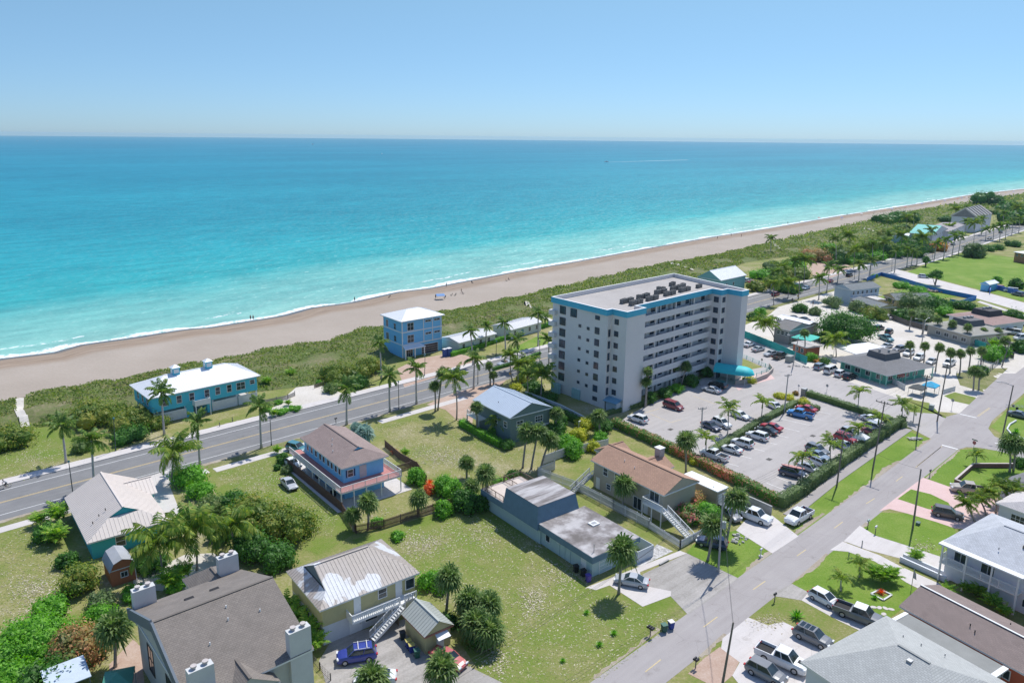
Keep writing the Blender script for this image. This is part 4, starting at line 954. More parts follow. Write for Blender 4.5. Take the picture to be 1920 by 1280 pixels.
pc=MB().box(9.0,-1.0,2.6,12.4,.68,2.8).build('entrance_balcony',WHITE,o); MB().box(9.0,-1.05,2.8,12.4,-.95,3.9).box(9.0,-1.,2.8,9.08,.6,3.9).box(12.32,-1.,2.8,12.4,.6,3.9).build('parapet',WHITE,pc)
for x in (9.1,12.2): MB().box(x,-1,0,x+.15,-.85,2.6).build('balcony_post',WHITE,pc)
MB().box(1,.95,0,23.9,11.7,.08).build('floor_slab',CONC,o)
# ---------------- long low cottages by the dune ----------------
def cottage(a,b,lab,dep=8.5):
    pa,pb=G(*a,3.),G(*b,3.); pa.z=0; ln=(pb-pa); ln.z=0; L=ln.length; az=math.atan2(ln.y,ln.x)
    h=house('cottage',lab,'cottage',(pa,az,L,dep),3.,pm('pale_mint_wall',(.55,.60,.56),.8,.06),roofmat('pale_metal_roof',(.60,.60,.60),'metal',.06,.5),.9,'u',(0,0,0,0),.4,seams=.8)
    k=int(L/3.4)
    for i in range(k): h.win('S',1.2+i*3.4,1.,1.0,1.25,1,2) if i%3!=1 else h.door('S',1.2+i*3.4,1.,2.1,mat=pm('teal_door',(.08,.25,.30)))
    return h
cottage((861,643),(932,625),'low pale cottage with flat metal roof, nearer the blue beach house')
cottage((959,618.5),(1018,603),'low pale cottage with metal roof close behind the tower, right of its twin')
# ---------------- grey green house with pale blue metal gable ----------------
f=frame((956.4,784),(1037,763),(886,749),5.7)
GW=pm('grey_green_siding',(.15,.21,.20),.8,.08); PB=roofmat('pale_blue_metal_roof',(.50,.57,.64),'metal',.05,.4)
h=house('grey_house','two storey grey green house with pale blue metal gable roof behind clipped hedge','house',f,5.7,GW,PB,2.1,'v',(0,0,0,0),.5,seams=.5)
h.win('S',1.6,3.2,1.5,1.2,2,2); h.win('S',6.3,3.2,1.9,1.2,3,2); MB().box(8.2,.42,0,f[2]-.5,.47,2.4).build('garage_door',WHITE,h.o)
h.win('W',1.2,3.,1.,1.2); h.win('W',4.5,3.,1.,1.2); MB().box(.0,8.6,2.6,.5,12.6,2.8).build('deck',WHITE,h.o); railing(h.o,(-1.4,9),(-1.4,13.4),2.8); MB().box(-1.5,8.9,2.6,.5,13.5,2.78).build('balcony',WHITE,h.o)
for y in (9,13.3): MB().box(-1.5,y,0,-1.3,y+.2,2.6).build('post',WHITE,h.o)
vent(h.roof,[(2.2,7,6.4)])
# ---------------- light blue house with brown roof and wrap-around deck ----------------
f=frame((640,878.7),(730.6,853.8),(560.6,820),6.0); X,Y=f[2],f[3]
BL=pm('light_blue_siding',(.18,.50,.76),.7,.06); BRN=roofmat('brown_shingle',(.31,.235,.21))
RED_D=pm('red_deck_boards',(.46,.20,.18),.8,.12,2.)
o=thing('blue_house',f[0],f[1],'two storey light blue house with brown shingle roof and red decked balcony','house')
MB().box(.6,.6,0,X-.9,Y-.6,5.9).build('wall',BL,o); ro=add_roof(o,X,Y,6.,1.9,'v',3.4,.75,3.0,.3,mat=BRN,gmat=BL)
h=H_(o,X,Y,.6,6,BL)
h.win('S',.8,3.9,.95,1.2,1,2); MB().box(1.05,.52,3.85,1.3,.59,5.15).box(2.5,.52,3.85,2.75,.59,5.15).build('shutter',pm('navy_shutter',(.02,.05,.14)),o)
h.door('S',3.0,1.3,2.2,3.15,pm('pale_door',(.5,.48,.47)))
for i,p in enumerate((1,2.4,4,5.4,7.2,8.6,10.4,12.2,13.9)): h.win('W',p,4.1,.75,1.1,1,1,gm=GLASS)
for p in (2,6,10): h.win('W',p,1,1,1.2)
dk=MB().box(-1.5,-2.6,2.75,X+.9,.6,2.98).box(-1.5,.6,2.75,.6,Y+1.6,2.98).box(X-.9,.6,2.75,X+.9,4.4,2.98).build('deck',WHITE,o)
MB().box(-1.45,-2.55,2.98,X+.85,.6,3.01).box(-1.45,.6,2.98,.58,Y+1.5,3.01).box(X-.88,.6,2.98,X+.85,4.3,3.01).build('deck_boards',RED_D,dk)
railing(dk,(-1.45,-2.55),(X+.85,-2.55),3.01); railing(dk,(-1.45,-2.55),(-1.45,Y+1.5),3.01); railing(dk,(X+.85,-2.55),(X+.85,4.3),3.01)
for x in (-1.4,.9,3.2,6,X+.7): MB().box(x-.08,-2.55,0,x+.08,-2.4,2.75).build('post',WHITE,dk)
for i in range(7): MB().box(-1.45,.6+i*2.7,0,-1.3,.75+i*2.7,2.75).build('post',WHITE,dk)
MB().box(-2.4,-3.1,.0,X+2.6,Y+3.4,.06).build('patio',CONC,o)
vent(ro,[(2.2,8,6.9),(1.4,6,6.6),(3,9.5,7.2)],WHITE)
# ---------------- turquoise house under pale tan metal roof ----------------
f=frame((163,1019),(317,972),(127.5,931),3.0,az=39); X,Y=f[2],f[3]
TAN=roofmat('tan_metal_roof',(.64,.57,.51),'metal',.06,.55); TQ=pm('aqua_siding',(.05,.42,.44),.75,.07)
h=house('aqua_house','turquoise bungalow under pale tan metal roof beside the ocean road','house',f,3.0,TQ,TAN,2.9,'v',(4.2,.62,0,0),.6,seams=.55,gmat=TQ)
h.win('S',3.2,.9,1.2,1.5,1,2); h.win('S',6.6,1.2,.9,.8,1,2); h.win('W',4,1,1.1,1.2); h.win('W',9,1,1.1,1.2)
xs=add_roof(h.o,5.6,6.4,3.0,1.7,'u',0,0,0,0,mat=TAN,gmat=TQ,seams=.55,x0=X-4.6,y0=Y-7.2,name='wing_roof'); MB().box(X-3,Y-6.7,0,X+.5,Y-1.4,2.9).build('wing_wall',TQ,h.o)
vent(h.roof,[(1.6,4,3.9),(2.6,4.6,4.5),(3.6,5,5.)],DARK)
# ---------------- orange shed with gambrel roof ----------------
def gambrel(n,label,fr_,hw,wm,rm):
    n0,az,X,Y=fr_; o=thing('garden_shed',n0,az,label,'shed'); p=[(0,0),(X,0),(X,hw),(X*.84,hw+.95),(X*.5,hw+1.35),(X*.16,hw+.95),(0,hw)]
    mb=MB(); k=len(p); mb.add([(a,0,b) for a,b in p]+[(a,Y,b) for a,b in p],[tuple(range(k)),tuple(range(k,2*k))[::-1]]+[(i,k+i,k+(i+1)%k,(i+1)%k) for i in range(k)]); mb.build('wall',wm,o)
    q=[(-.15,hw-.1),(X*.14,hw+1.03),(X*.5,hw+1.47),(X*.86,hw+1.03),(X+.15,hw-.1)]; mb=MB()
    for (a,b),(c,d) in zip(q,q[1:]): mb.add([(a,-.2,b),(c,-.2,d),(c,Y+.2,d),(a,Y+.2,b),(a,-.2,b-.07),(c,-.2,d-.07),(c,Y+.2,d-.07),(a,Y+.2,b-.07)],[(0,3,2,1),(4,5,6,7),(0,1,5,4),(3,7,6,2),(0,4,7,3),(1,2,6,5)])
    mb.build('roof',rm,o); h=H_(o,X,Y,0,hw,wm); h.win('S',X*.4,hw*.45,.8,.7,2,1); MB().box(-.02,-.05,hw-.05,X+.02,0,hw+.06).box(X-.08,-.05,0,X+.02,0,hw).build('trim',WHITE,o); return o
f=frame((207,1072),(249,1063),(192,1048),2.3,az=39)
gambrel('garden_shed','small orange garden shed with pale gambrel roof and square window',(f[0],R(40),3.1,4.2),2.3,pm('orange_siding',(.42,.15,.07),.8,.1),roofmat('pale_grey_shingle',(.50,.52,.55)))
# ---------------- big brown-grey shingled house, lower left ----------------
SHG=roofmat('grey_brown_shingle',(.225,.195,.168),'shingle',.18); GRY=pm('pale_grey_stucco',(.42,.43,.41),.8,.06)
az0=R(41); l0=G(242,1143,7.6); l0.z=0; v0=Vector((-math.sin(az0),math.cos(az0),0)); u0=Vector((math.cos(az0),math.sin(az0),0))
X,Y=12.9,19.6; n0=l0-v0*Y
h=house('shingled_house','large grey brown shingled house with four white chimneys, lower left corner','house',(n0,az0,X,Y),7.6,GRY,SHG,3.7,'u',(0,0,0,0),.55)
rk=MB(); 
for a,b in (((-.1,0,7.25),(-.1,Y/2,10.95)),((-.1,Y/2,10.95),(-.1,Y,7.25))): rk.bar(a,b,.25,1.2,Vector((0,0,1)))
rk.build('rake_board',pm('slate_fascia',(.13,.16,.19),.7),h.roof)
def chimney(x,y,z0,z1,w=2.4,d=.95):
    c=MB().box(x,y,z0,x+w,y+d,z1).build('chimney',pm('chimney_stucco',(.56,.57,.56),.8,.1,.6),h.roof)
    for q in (.27,.73): MB().tube([(x+w*q,y+d/2,z1),(x+w*q,y+d/2,z1+.22)],.16,10).tube([(x+w*q,y+d/2,z1+.22),(x+w*q,y+d/2,z1+.38)],.3,12).build('chimney_pot',pm('pot_cream',(.5,.45,.42)),c)
chimney(.35,18.6,6,10.1); chimney(10.2,19.4,5,10.0); chimney(10.3,.1,0,10.4); chimney(.6,1.0,6,10.2)
add_roof(h.o,6.0,5.5,6.6,1.9,'v',0,0,0,0,mat=SHG,gmat=GRY,x0=2.6,y0=-1.2,name='cross_gable')
MB().box(7.6,19.2,0,12.5,24.3,5.8).build('wing_wall',GRY,h.o); add_roof(h.o,5.6,5.6,6.0,1.8,'v',0,0,2.6,1,mat=SHG,gmat=GRY,x0=7.3,y0=19.2,name='wing_roof')
for p in (3,6.5,13): h.win('W',p,2.2,1.9,3.2,2,2,fm=pm('bronze_frame',(.06,.05,.045)))
vent(h.roof,[(4,5,9.4),(6.6,6.8,10.1),(9.9,6.4,9.9),(7,8.3,10.6)],WHITE,.4)
for x in (4.5,7.3): MB().box(x,13.8,9.5,x+1.0,14.4,9.75).build('ridge_vent',DARK,h.roof)
# ---------------- yellow house with patched metal roof ----------------
f=frame((599,1145),(792,1077),(537,1070),5.2,az=37.5); X,Y=f[2],f[3]
YEL=pm('pale_yellow_wall',(.46,.42,.22),.8,.08); OWH=pm('chalky_white_wall',(.58,.60,.62),.8,.06)
def patchmat():
    m,nt,b=newmat('patched_metal_roof'); p=pos(nt); n=noise(nt,p,.22,3,.5); f2=noise(nt,p,2.5,4,.7)
    c=ramp(nt,n,[(.3,(.42,.37,.32)),(.45,(.44,.385,.335)),(.585,(.46,.41,.37)),(.60,(.68,.68,.68)),(.7,(.70,.71,.72))],'LINEAR')
    c=mixc(nt,.5,c,ramp(nt,f2,[(.35,(.75,.75,.76)),(.6,(1,1,1))]),'MULTIPLY'); nt.links.new(c,b.inputs['Base Color']); b.inputs['Roughness'].default_value=.6; return m
h=house('yellow_house','two storey yellow house with patchy white and tan metal roof and outside stairs','house',f,5.2,YEL,patchmat(),2.9,'u',(4.6,.36,4.6,1),.5,seams=.5,base=(2.5,OWH),gmat=pm('blue_grey_board',(.12,.17,.19)))
h.win('S',.2+7.3,3.4,1.1,1.2,1,2); h.win('S',11.4,3.2,1.2,1.3,1,1); h.door('S',4.1,.95,2.1,2.65); h.door('S',9.9,.95,2.1,2.65); h.door('S',3.4,1.7,2.2); h.win('S',5.6,.9,1.6,1.1,1,1)
h.win('W',7.2,.8,.8,1.5,1,1);h.win('W',4.2,.2,.8,2.1,1,1);h.win('W',1.2,.8,.8,1.5,1,1)
bl=MB().box(3.6,-1.2,2.45,X-1.3,.5,2.62).build('balcony',WHITE,h.o)
def slantrail(par,x0,x1,y,z):
    mb=MB().box(x0,y-.04,z+.95,x1,y+.04,z+1.08).box(x0,y-.04,z+.05,x1,y+.04,z+.2); k=int((x1-x0)/.3)
    for i in range(k): a=x0+.1+(x1-x0-.5)*i/k; mb.bar((a,y,z+.15),(a+.35,y,z+1.),.1,.05)
    for i in range(4): q=x0+(x1-x0)*i/3; mb.box(q-.06,y-.06,z,q+.06,y+.06,z+1.1)
    mb.build('railing',WHITE,par)
slantrail(bl,3.6,10.0,-1.2,2.62); slantrail(bl,10.8,X-1.3,-1.2,2.62); MB().box(3.55,-1.2,2.62,3.65,.5,3.65).build('railing',WHITE,bl)
stairs(h.o,(10.2,-1.7,2.6),(5.6,-2.2,0.1),1.1,WHITE)
MB().box(9.6,-1.6,0,9.65,.4,2.4).build('shed_screen',TRUNKD,h.o)
vent(h.roof,[(6.3,6.1,6.9),(8.8,6,6.9),(10.3,3.5,6.2)],METAL)
sb=thing('storage_box',G(537,1217),R(37),'pale storage cupboard with sloping lid by the yellow house corner','cupboard')
MB().box(0,0,0,1.9,1.4,1.5).build('body',OWH,sb); MB().add([(-.05,-.05,1.5),(1.95,-.05,1.5),(1.95,1.45,1.85),(-.05,1.45,1.85),(-.05,-.05,1.6),(1.95,-.05,1.6),(1.95,1.45,1.95),(-.05,1.45,1.95)],[(0,3,2,1),(4,5,6,7),(0,1,5,4),(1,2,6,5),(2,3,7,6),(3,0,4,7)]).build('lid',pm('slate_lid',(.20,.25,.28)),sb)
# yellow shed
f=frame((796,1195),(852,1171),(748,1152),2.7,az=37)
h=house('yellow_shed','small pale yellow shed with grey green metal gable roof and white door awning','shed',f,2.7,YEL,roofmat('grey_green_metal_roof',(.40,.42,.38),'metal',.1,.5),1.35,'v',(0,0,0,0),.35,seams=.5,trim=pm('brick_red_trim',(.35,.14,.10)))
h.door('S',1.5,1.0,2.0,mat=WHITE)
MB().add([(1.5,.35,2.45),(3.2,.35,2.45),(3.2,-.75,2.05),(1.5,-.75,2.05),(1.5,-.75,2.0),(3.2,-.75,2.0)],[(0,3,2,1),(3,4,5,2)]).build('awning',WHITE,h.o)
# ---------------- flat roofed blue grey building with roof deck ----------------
FZ=3.4; f=frame((1111,1046),(1207,1010),(1008,982),FZ,az=37.5); n0,az0,X,Y=f; u0=Vector((math.cos(az0),math.sin(az0),0)); v0=Vector((-u0.y,u0.x,0))
SLB=pm('slate_blue_shingle_wall',(.13,.21,.27),.85,.15,1.,9.); AQW=pm('aqua_white_wall',(.40,.52,.52),.8,.07)
def flatmat(name,streak):
    m,nt,b=newmat(name); p=pos(nt); mp=nt.nodes.new('ShaderNodeMapping'); mp.inputs['Rotation'].default_value=(0,0,-R(37.5)); nt.links.new(p,mp.inputs[0])
    m2=nt.nodes.new('ShaderNodeMapping'); m2.inputs['Scale'].default_value=(.12,1,1) if streak else (1,1,1); nt.links.new(mp.outputs[0],m2.inputs[0])
    c=ramp(nt,noise(nt,m2.outputs[0],.9 if streak else .28,6,.6),[(.38,(.13,.115,.105)),(.5,(.25,.23,.225)),(.58,(.40,.385,.38)),(.72,(.50,.48,.475))])
    nt.links.new(c,b.inputs['Base Color']); b.inputs['Roughness'].default_value=.8; return m
o=thing('flat_roofed_house',n0,az0,'long blue grey flat roofed building with upper roof deck beside white picket fence','house')
MB().box(.5,.5,0,X-.5,Y-.2,FZ-.6).build('wall',AQW,o); MB().box(0,0,FZ-.95,X,Y,FZ).build('shingled_band',SLB,o)
MB().box(.05,.05,FZ,X-.05,Y,FZ+.06).build('roof',flatmat('stained_flat_roof',False),o)
h=H_(o,X,Y,.5,FZ,AQW)
Z2=5.9; Y2=Y+8.6; Y3=Y2+6.2
mb=MB(); a=[(-.35,Y-.3),(X-1.2,Y-.3),(X-1.2,Y2),(-.35,Y2)]; b=[(.25,Y+.4),(X-1.7,Y+.4),(X-1.7,Y2-.2),(.25,Y2-.2)]
mb.add([(p[0],p[1],2.5) for p in a]+[(p[0],p[1],Z2) for p in b],[(0,1,5,4),(1,2,6,5),(2,3,7,6),(3,0,4,7),(0,3,2,1)]); mb.build('mansard',SLB,o)
MB().box(.28,Y+.43,Z2-.1,X-1.73,Y2-.23,Z2+.05).build('upper_roof',flatmat('striped_flat_roof',True),o)
MB().box(.3,Y-.2,0,X-1.7,Y3-.3,2.6).build('rear_wall',AQW,o)
MB().box(-.2,Y2,2.3,X-1.4,Y3,3.3).build('deck_base',SLB,o); MB().box(-.15,Y2,3.3,X-1.45,Y3-.05,3.36).build('roof_deck',pm('bleached_deck',(.60,.52,.46),.8,.12,.6,6.),o)
BRR=pm('rusty_brown_rail',(.16,.10,.07)); 
for a_,b_ in (((0,Y2+.1),(0,Y3-.2)),((0,Y3-.2),(X-1.6,Y3-.2)),((X-1.6,Y3-.2),(X-1.6,Y2+.1)),((X-5,Y3-.2),(X-5,Y2+2))): railing(o,a_,b_,3.36,1.0,.35,BRR)
for p in (1.2,): h.door('W',p,1.1,2.1)
h.win('W',9.2,1.1,.9,1.1,1,1);h.win('W',6.6,2.0,1.,.35,1,1); h.win('W',12.8,2.0,1.2,.3,2,1)
for p in (5,6.2,7.4): MB().box(.42,p,.1,.5,p+.9,2.4).build('louvre_door',AQW,o)
h.win('S',1.4,.1,2.4,2.2,1,4,gm=AQW,name='garage_door'); h.win('S',5.4,.1,2.4,2.2,1,4,gm=AQW,name='garage_door')
MB().box(X-3.6,Y*.52,FZ+.06,X-2.2,Y*.52+1.2,FZ+.24).build('roof_hatch',WHITE,o); MB().box(X-3.3,Y*.52+.3,FZ+.24,X-2.5,Y*.52+.9,FZ+.27).build('hatch_lid',METAL,o)
MB().tube([(1.2,1.0,FZ),(1.2,1.0,FZ+1.3)],.05,6).build('antenna',METAL,o)
MB().box(X-1.4,-.8,0,X-1.25,Y+1,1.9).box(X-1.4,Y+1,0,X-1.25,Y3,1.9).build('screen_wall',pm('white_screen_wall',(.56,.60,.62),.7,.05),o)
MB().box(X-1.4,-.9,0,X+1.9,-.8,1.9).box(X+1.9,-.9,0,X+2.,Y*.75,1.9).build('yard_wall',pm('white_screen_wall',(.56,.60,.62)),o)
for i,y in enumerate((2.2,3.5,4.8,7)): MB().box(X+1.86,y,.9,X+1.9,y+.18,1.5).build('wall_ornament',BRR,o)
# ---------------- beige house with long brown gable ----------------
f=frame((1245,929),(1316,903),(1106,862),5.0,az=37.5); X,Y=f[2],f[3]
BGE=pm('beige_wall',(.42,.38,.29),.8,.08); CBR=roofmat('copper_brown_shingle',(.42,.255,.175))
h=house('beige_house','beige two storey house with long reddish brown gable roof and white outside stairs','house',(f[0],f[1],X,Y),5.0,BGE,CBR,1.9,'v',(0,0,0,0),.5)
add_roof(h.o,5.,5.4,4.7,1.3,'u',0,0,0,0,mat=CBR,gmat=BGE,x0=X-3.4,y0=Y*.40,name='wing_roof'); MB().box(X-2,Y*.42,0,X+1.2,Y*.42+4.6,4.6).build('wing_wall',BGE,h.o)
add_roof(h.o,5.4,4.2,4.4,1.,'u',0,0,0,0,mat=CBR,gmat=BGE,x0=X-4.2,y0=Y-.2,name='rear_roof'); MB().box(X-4,Y-.5,0,X+.9,Y+3.6,4.3).build('rear_wall',BGE,h.o)
ch=MB().box(X+.3,Y*.54,4.2,X+1.5,Y*.54+1.2,7.3).build('chimney',pm('chimney_grey',(.36,.34,.33)),h.roof); MB().box(X+.2,Y*.54-.1,7.3,X+1.6,Y*.54+1.3,7.42).build('cap',WHITE,ch)
h.win('W',.9,3.0,1.9,2.,2,1); h.win('W',Y-4.4,3.2,1.0,1.3,1,2); h.win('W',Y-7.2,3.2,1.0,1.3,1,2); h.win('W',6.6,3.6,.6,.6,1,1); h.win('W',4.6,.1,1.7,2.,2,1); h.door('W',3.1); h.door('W',Y-2.6); h.win('W',Y-5.2,.9,.9,.9,1,2)
bd=MB().box(-1.0,-.6,2.5,.5,3.6,2.68).build('balcony',WHITE,h.o); railing(bd,(-1.,-.6),(-1.,3.6),2.68)
railing(bd,(-1,3.6),(.5,3.6),2.68)
for y in (-.5,1.5,3.5): MB().box(-1,y,0,-.86,y+.14,2.5).build('post',WHITE,bd)
stairs(h.o,(-.35,-.7,2.6),(-.3,-6.4,.1),1.2,WHITE,n=16)
stairs(h.o,(-.2,Y-.6,2.6),(-4.4,Y-.2,.1),1.1,pm('grey_treads',(.4,.4,.4)),n=14)
MB().tube([(.3,Y-.2,5.2),(.3,Y-.2,6.0)],.04,6).build('mast',METAL,h.roof)
vent(h.roof,[(2.2,Y*.5,5.9),(2.6,Y*.66,6.1)],WHITE)
# flat white annexe
f=frame((1357,921),(1361,917),(1311,899),3.0)
n0=G(1345,921,3.0); n0.z=0; o=thing('white_annexe',n0,R(37.5),'narrow white roofed annexe beside the beige house','outbuilding')
MB().box(0,0,0,2.6,7.5,2.9).build('wall',BGE,o); MB().box(-.2,-.2,2.9,2.8,7.7,3.08).build('roof',MTW,o); MB().box(.4,-.06,.1,2.2,0,2.3).build('door',WHITE,o); vent(o,[(.6,1.2,3.)],METAL)
# ---------------- green pavilion restaurant ----------------
f=frame((1664,704),(1751,686),(1562,671),3.1); n0,az0,X,Y=f
GRN=pm('sea_green_wall',(.10,.36,.27),.8,.08); GRF=roofmat('slate_grey_shingle',(.19,.19,.195))
h=house('green_restaurant','green restaurant under wide grey hipped roof with raised flat top','restaurant',f,3.1,GRN,GRF,2.3,'u' if X>Y else 'v',(Y/2,1,Y/2,1) if X>Y else (X/2,1,X/2,1),1.6)
MB().add([(X*.33,Y*.33,4.4),(X*.67,Y*.33,4.4),(X*.67,Y*.67,4.4),(X*.33,Y*.67,4.4),(X*.35,Y*.35,6.2),(X*.65,Y*.35,6.2),(X*.65,Y*.65,6.2),(X*.35,Y*.65,6.2)],[(4,5,6,7),(0,1,5,4),(1,2,6,5),(2,3,7,6),(3,0,4,7)]).build('raised_top',GRF,h.roof)
for q in ((X*.4,Y*.5),(X*.5,Y*.42)): MB().tube([(q[0],q[1],6.2),(q[0],q[1],6.9)],.3,10).build('roof_fan',METAL,h.roof)
for i in range(6): MB().box(.3+i*(X-.6)/5,.3,0,.5+i*(X-.6)/5,.5,3).build('post',pm('green_post',(.22,.5,.4)),h.o)
for i in range(5): MB().box(.3,2+i*(Y-2)/5,0,.5,2.2+i*(Y-2)/5,3).build('post',pm('green_post',(.22,.5,.4)),h.o)
for i in range(4): h.win('S',1+i*3.2,1.,1.6,1.1,2,1); h.win('W',1+i*3.2,1.,1.6,1.1,2,1)
# ---------------- white balconied house, right edge ----------------
def frame3(n,l,b,z,az=None,ext=0.):
    N_,L_,B_=G(*n,z),G(*l,z),G(*b,z); v=L_-N_; 
    azv=math.atan2(v.y,v.x)-math.pi/2; u=B_-L_; azu=math.atan2(u.y,u.x); az=R(az) if az is not None else (azv*v.length+azu*u.length)/(v.length+u.length)
    ud=Vector((math.cos(az),math.sin(az),0)); vd=Vector((-ud.y,ud.x,0)); Y=v.dot(vd)+ext; o=L_-vd*Y; o.z=0
    return o,az,u.dot(ud),Y
PGS=roofmat('pale_grey_shingle',(.42,.43,.43)); WW=pm('white_wall',(.66,.68,.72),.7,.05)
f=frame3((1920,1076),(1768,1013),(1862,962),5.6,ext=6); X,Y=f[2],f[3]
h=house('white_house','two storey white house with pale grey hip roof and long railed balcony, right edge','house',f,5.6,WW,PGS,2.2,'v',(4.5,1,4.5,1),.5)
MB().box(.35,6.4,2.75,2.2,Y-.5,2.95).build('balcony_floor',WHITE,h.o); 
# recessed balcony built as a projecting gallery in front of the wall
gal=MB().box(-.9,6.,2.7,.6,Y-.3,2.9).build('balcony',WHITE,h.o); railing(gal,(-.85,6.1),(-.85,Y-.4),2.9,1.,.13)
railing(gal,(-.85,Y-.4),(.5,Y-.4),2.9,1.,.13)
for i in range(4): y=6.1+i*(Y-6.6)/3; MB().box(-.93,y-.1,0,-.73,y+.1,5.45).build('post',WHITE,gal)
MB().box(-1.1,5.6,5.38,.6,Y+.05,5.58).build('balcony_ceiling',WHITE,gal)
for p in (9,12.5): h.win('W',p,3.2,1.6,1.8,2,1)
h.win('W',2.,3.9,1.3,1.1,1,1); h.win('W',4,1.,1.2,1,2,1)
sk=MB().box(X*.30,Y*.42,6.9,X*.30+1.3,Y*.42+1.3,7.35).build('skylight',pm('bronze_skylight',(.16,.13,.10),.3),h.roof); vent(h.roof,[(2.2,Y*.62,6.5)],METAL)
# ---------------- orange bungalow with brown roof ----------------
f=frame3((1905,1262),(1685,1135),(1752,1091),3.1,ext=2.5); X,Y=f[2],f[3]
ORW=pm('orange_red_wall',(.50,.12,.06),.8,.08); MBR=roofmat('mauve_brown_shingle',(.25,.195,.175))
h=house('orange_bungalow','long orange bungalow with mauve brown gable roof and white ridge strip','house',f,3.1,ORW,MBR,1.4,'v',(0,0,0,0),.5)
MB().box(X/2-.12,0,4.55,X/2+.12,Y,4.62).build('ridge_strip',WHITE,h.roof)
h.win('W',3.,1.1,1.3,1.1,2,1); vent(h.roof,[(1.8,Y*.5,3.7),(2.3,Y*.55,3.9),(X*.8,Y*.42,3.5)],DARK)
cz=2.75; cp=MB().box(-5.2,3.6,cz,-.25,Y-1.2,cz+.16).build('carport_roof',pm('carport_grey',(.25,.255,.24),.85,.15,.5),h.o)
MB().box(-5.3,Y-1.5,cz+.16,-.25,Y-1.0,cz+.22).build('carport_edge',WHITE,cp); MB().box(-5.3,3.4,cz+.02,-.25,4.,cz+.22).build('carport_edge',WHITE,cp)
for x,y in ((-5,4),(-5,Y-1.4),(-.5,4)): MB().box(x,y,0,x+.15,y+.15,cz).build('carport_post',WHITE,cp)
# ---------------- pale hip-roofed house, bottom right ----------------
f=frame3((1890,1283),(1500,1240),(1662,1153),3.6,ext=0)
L_=G(1500,1240,4.6);B_=G(1662,1153,4.6); az0=math.atan2((B_-L_).y,(B_-L_).x); X=(B_-L_).length; R_=G(1890,1283,4.6)
u0=Vector((math.cos(az0),math.sin(az0),0)); v0=Vector((-u0.y,u0.x,0)); Y=16.; n0=L_-v0*Y; n0.z=0
PGR=roofmat('silver_grey_shingle',(.44,.45,.43),'shingle',.08)
h=house('hip_roofed_house','pale grey hip roofed house in the bottom right corner','house',(n0,az0,X,Y),4.6,WW,PGR,2.9,'v',(6.5,1,6.0,1),.55)
h.win('W',10,1.2,1.4,1.3,2,1); vent(h.roof,[(X*.72,Y-4.6,6.2),(X*.75,Y-6.4,6.1),(X*.8,Y-8.6,5.9)],METAL,.3); MB().box(X*.42,Y-8.2,6.6,X*.42+.5,Y-7.7,7.3).build('flue',METAL,h.roof)
# ---------------- neighbours on the right edge ----------------
f=frame3((1935,968),(1866,942),(1925,908),3.3,ext=5)
h=house('white_garage','white garage with pale hip roof and dark glazed doors, right edge','garage',(f[0],f[1],max(f[2],9.),f[3]),3.3,WW,roofmat('cream_white_shingle',(.62,.58,.56),'shingle',.05),1.7,'u',(3,1,3,1),.5)
for p in (2.2,4.6): h.win('W',f[3]-p-2.6,.4,1.9,1.9,3,3)
f=frame3((1940,935),(1880,906),(1925,882),3.,ext=2)
h=house('grey_bungalow','low bungalow with plain grey roof behind the white garage','house',(f[0],f[1],9.,f[3]+1),3.,WW,GRF,1.3,'u',(2.4,1,2.4,1),.4)
# ---------------- beach house with white roof right of the tower ----------------
def simple(name,label,cat,n,r,l,z,wm,rm,rise,axis,hip=(0,0,0,0),oh=.4,seams=None,wins=(),az=None,wall_h=None,xy=None):
    f=frame(n,r,l,z,az=az)
    if xy: f=(f[0],f[1],xy[0],xy[1])
    h=house(name,label,cat,f,z,wm,rm,rise,axis,hip,oh,seams=seams)
    for w in wins: h.win(*w)
    return h
MINT=pm('mint_wall',(.20,.42,.42),.8,.06)
simple('white_roofed_house','mint beach house with bright white metal roof right of the tower','house',(1352,526),(1396,506),(1300,520),6.5,MINT,MTW,3.2,'u',(0,0,0,0),.4,.8,[('W',3,3,1,1.2),('S',4,3.5,1,1.2),('S',9,3.5,1,1.2)],az=43,xy=(19,11))
# motel blocks
YW=pm('motel_yellow',(.50,.42,.22),.8,.08); MG=roofmat('motel_grey_roof',(.19,.21,.215)); LBW=pm('motel_blue_white',(.42,.50,.56),.8,.06)
def blk(name,label,cat,p0,p1,z,depth,wm,rm,rise,nwin=5,two=False,axis='u',oh=.5):
    a,b=G(*p0,z),G(*p1,z); a.z=b.z=0; L=(b-a).length; az=math.atan2((b-a).y,(b-a).x)
    h=house(name,label,cat,(a,az,L,depth),z,wm,rm,rise,axis,(0,0,0,0),oh)
    k=max(1,nwin)
    for i in range(k):
        h.win('S',1+i*(L-2)/k,z-1.9,1.,1.1,1,2)
        if two: h.win('S',1+i*(L-2)/k,.9,1.,1.1,1,2)
    return h
h=blk('motel_block','two storey grey roofed motel block with upper gallery beside the ocean road','motel',(1596,544),(1653,538),5.8,8.5,LBW,MG,1.5,6,True); railing(h.o,(.5,-.9),(h.X-.5,-.9),2.9,1.,.6); MB().box(.5,-.95,2.75,h.X-.5,.5,2.9).build('gallery',WHITE,h.o)
blk('motel_wing','low yellow motel wing with long grey roof behind the big round tree','motel',(1597,561),(1650,577),3.3,7,YW,MG,1.1,5)
blk('motel_wing','yellow walled motel wing with grey roof, right end of the motel yard','motel',(1655,553),(1680,562),3.3,15,YW,MG,1.6,3,axis='v')
blk('yellow_hut','small flat pale roofed yellow hut in the middle of the motel yard','hut',(1624,556),(1645,562),3.,4.,YW,roofmat('pale_flat_roof',(.6,.57,.53),'metal'),.15,1)
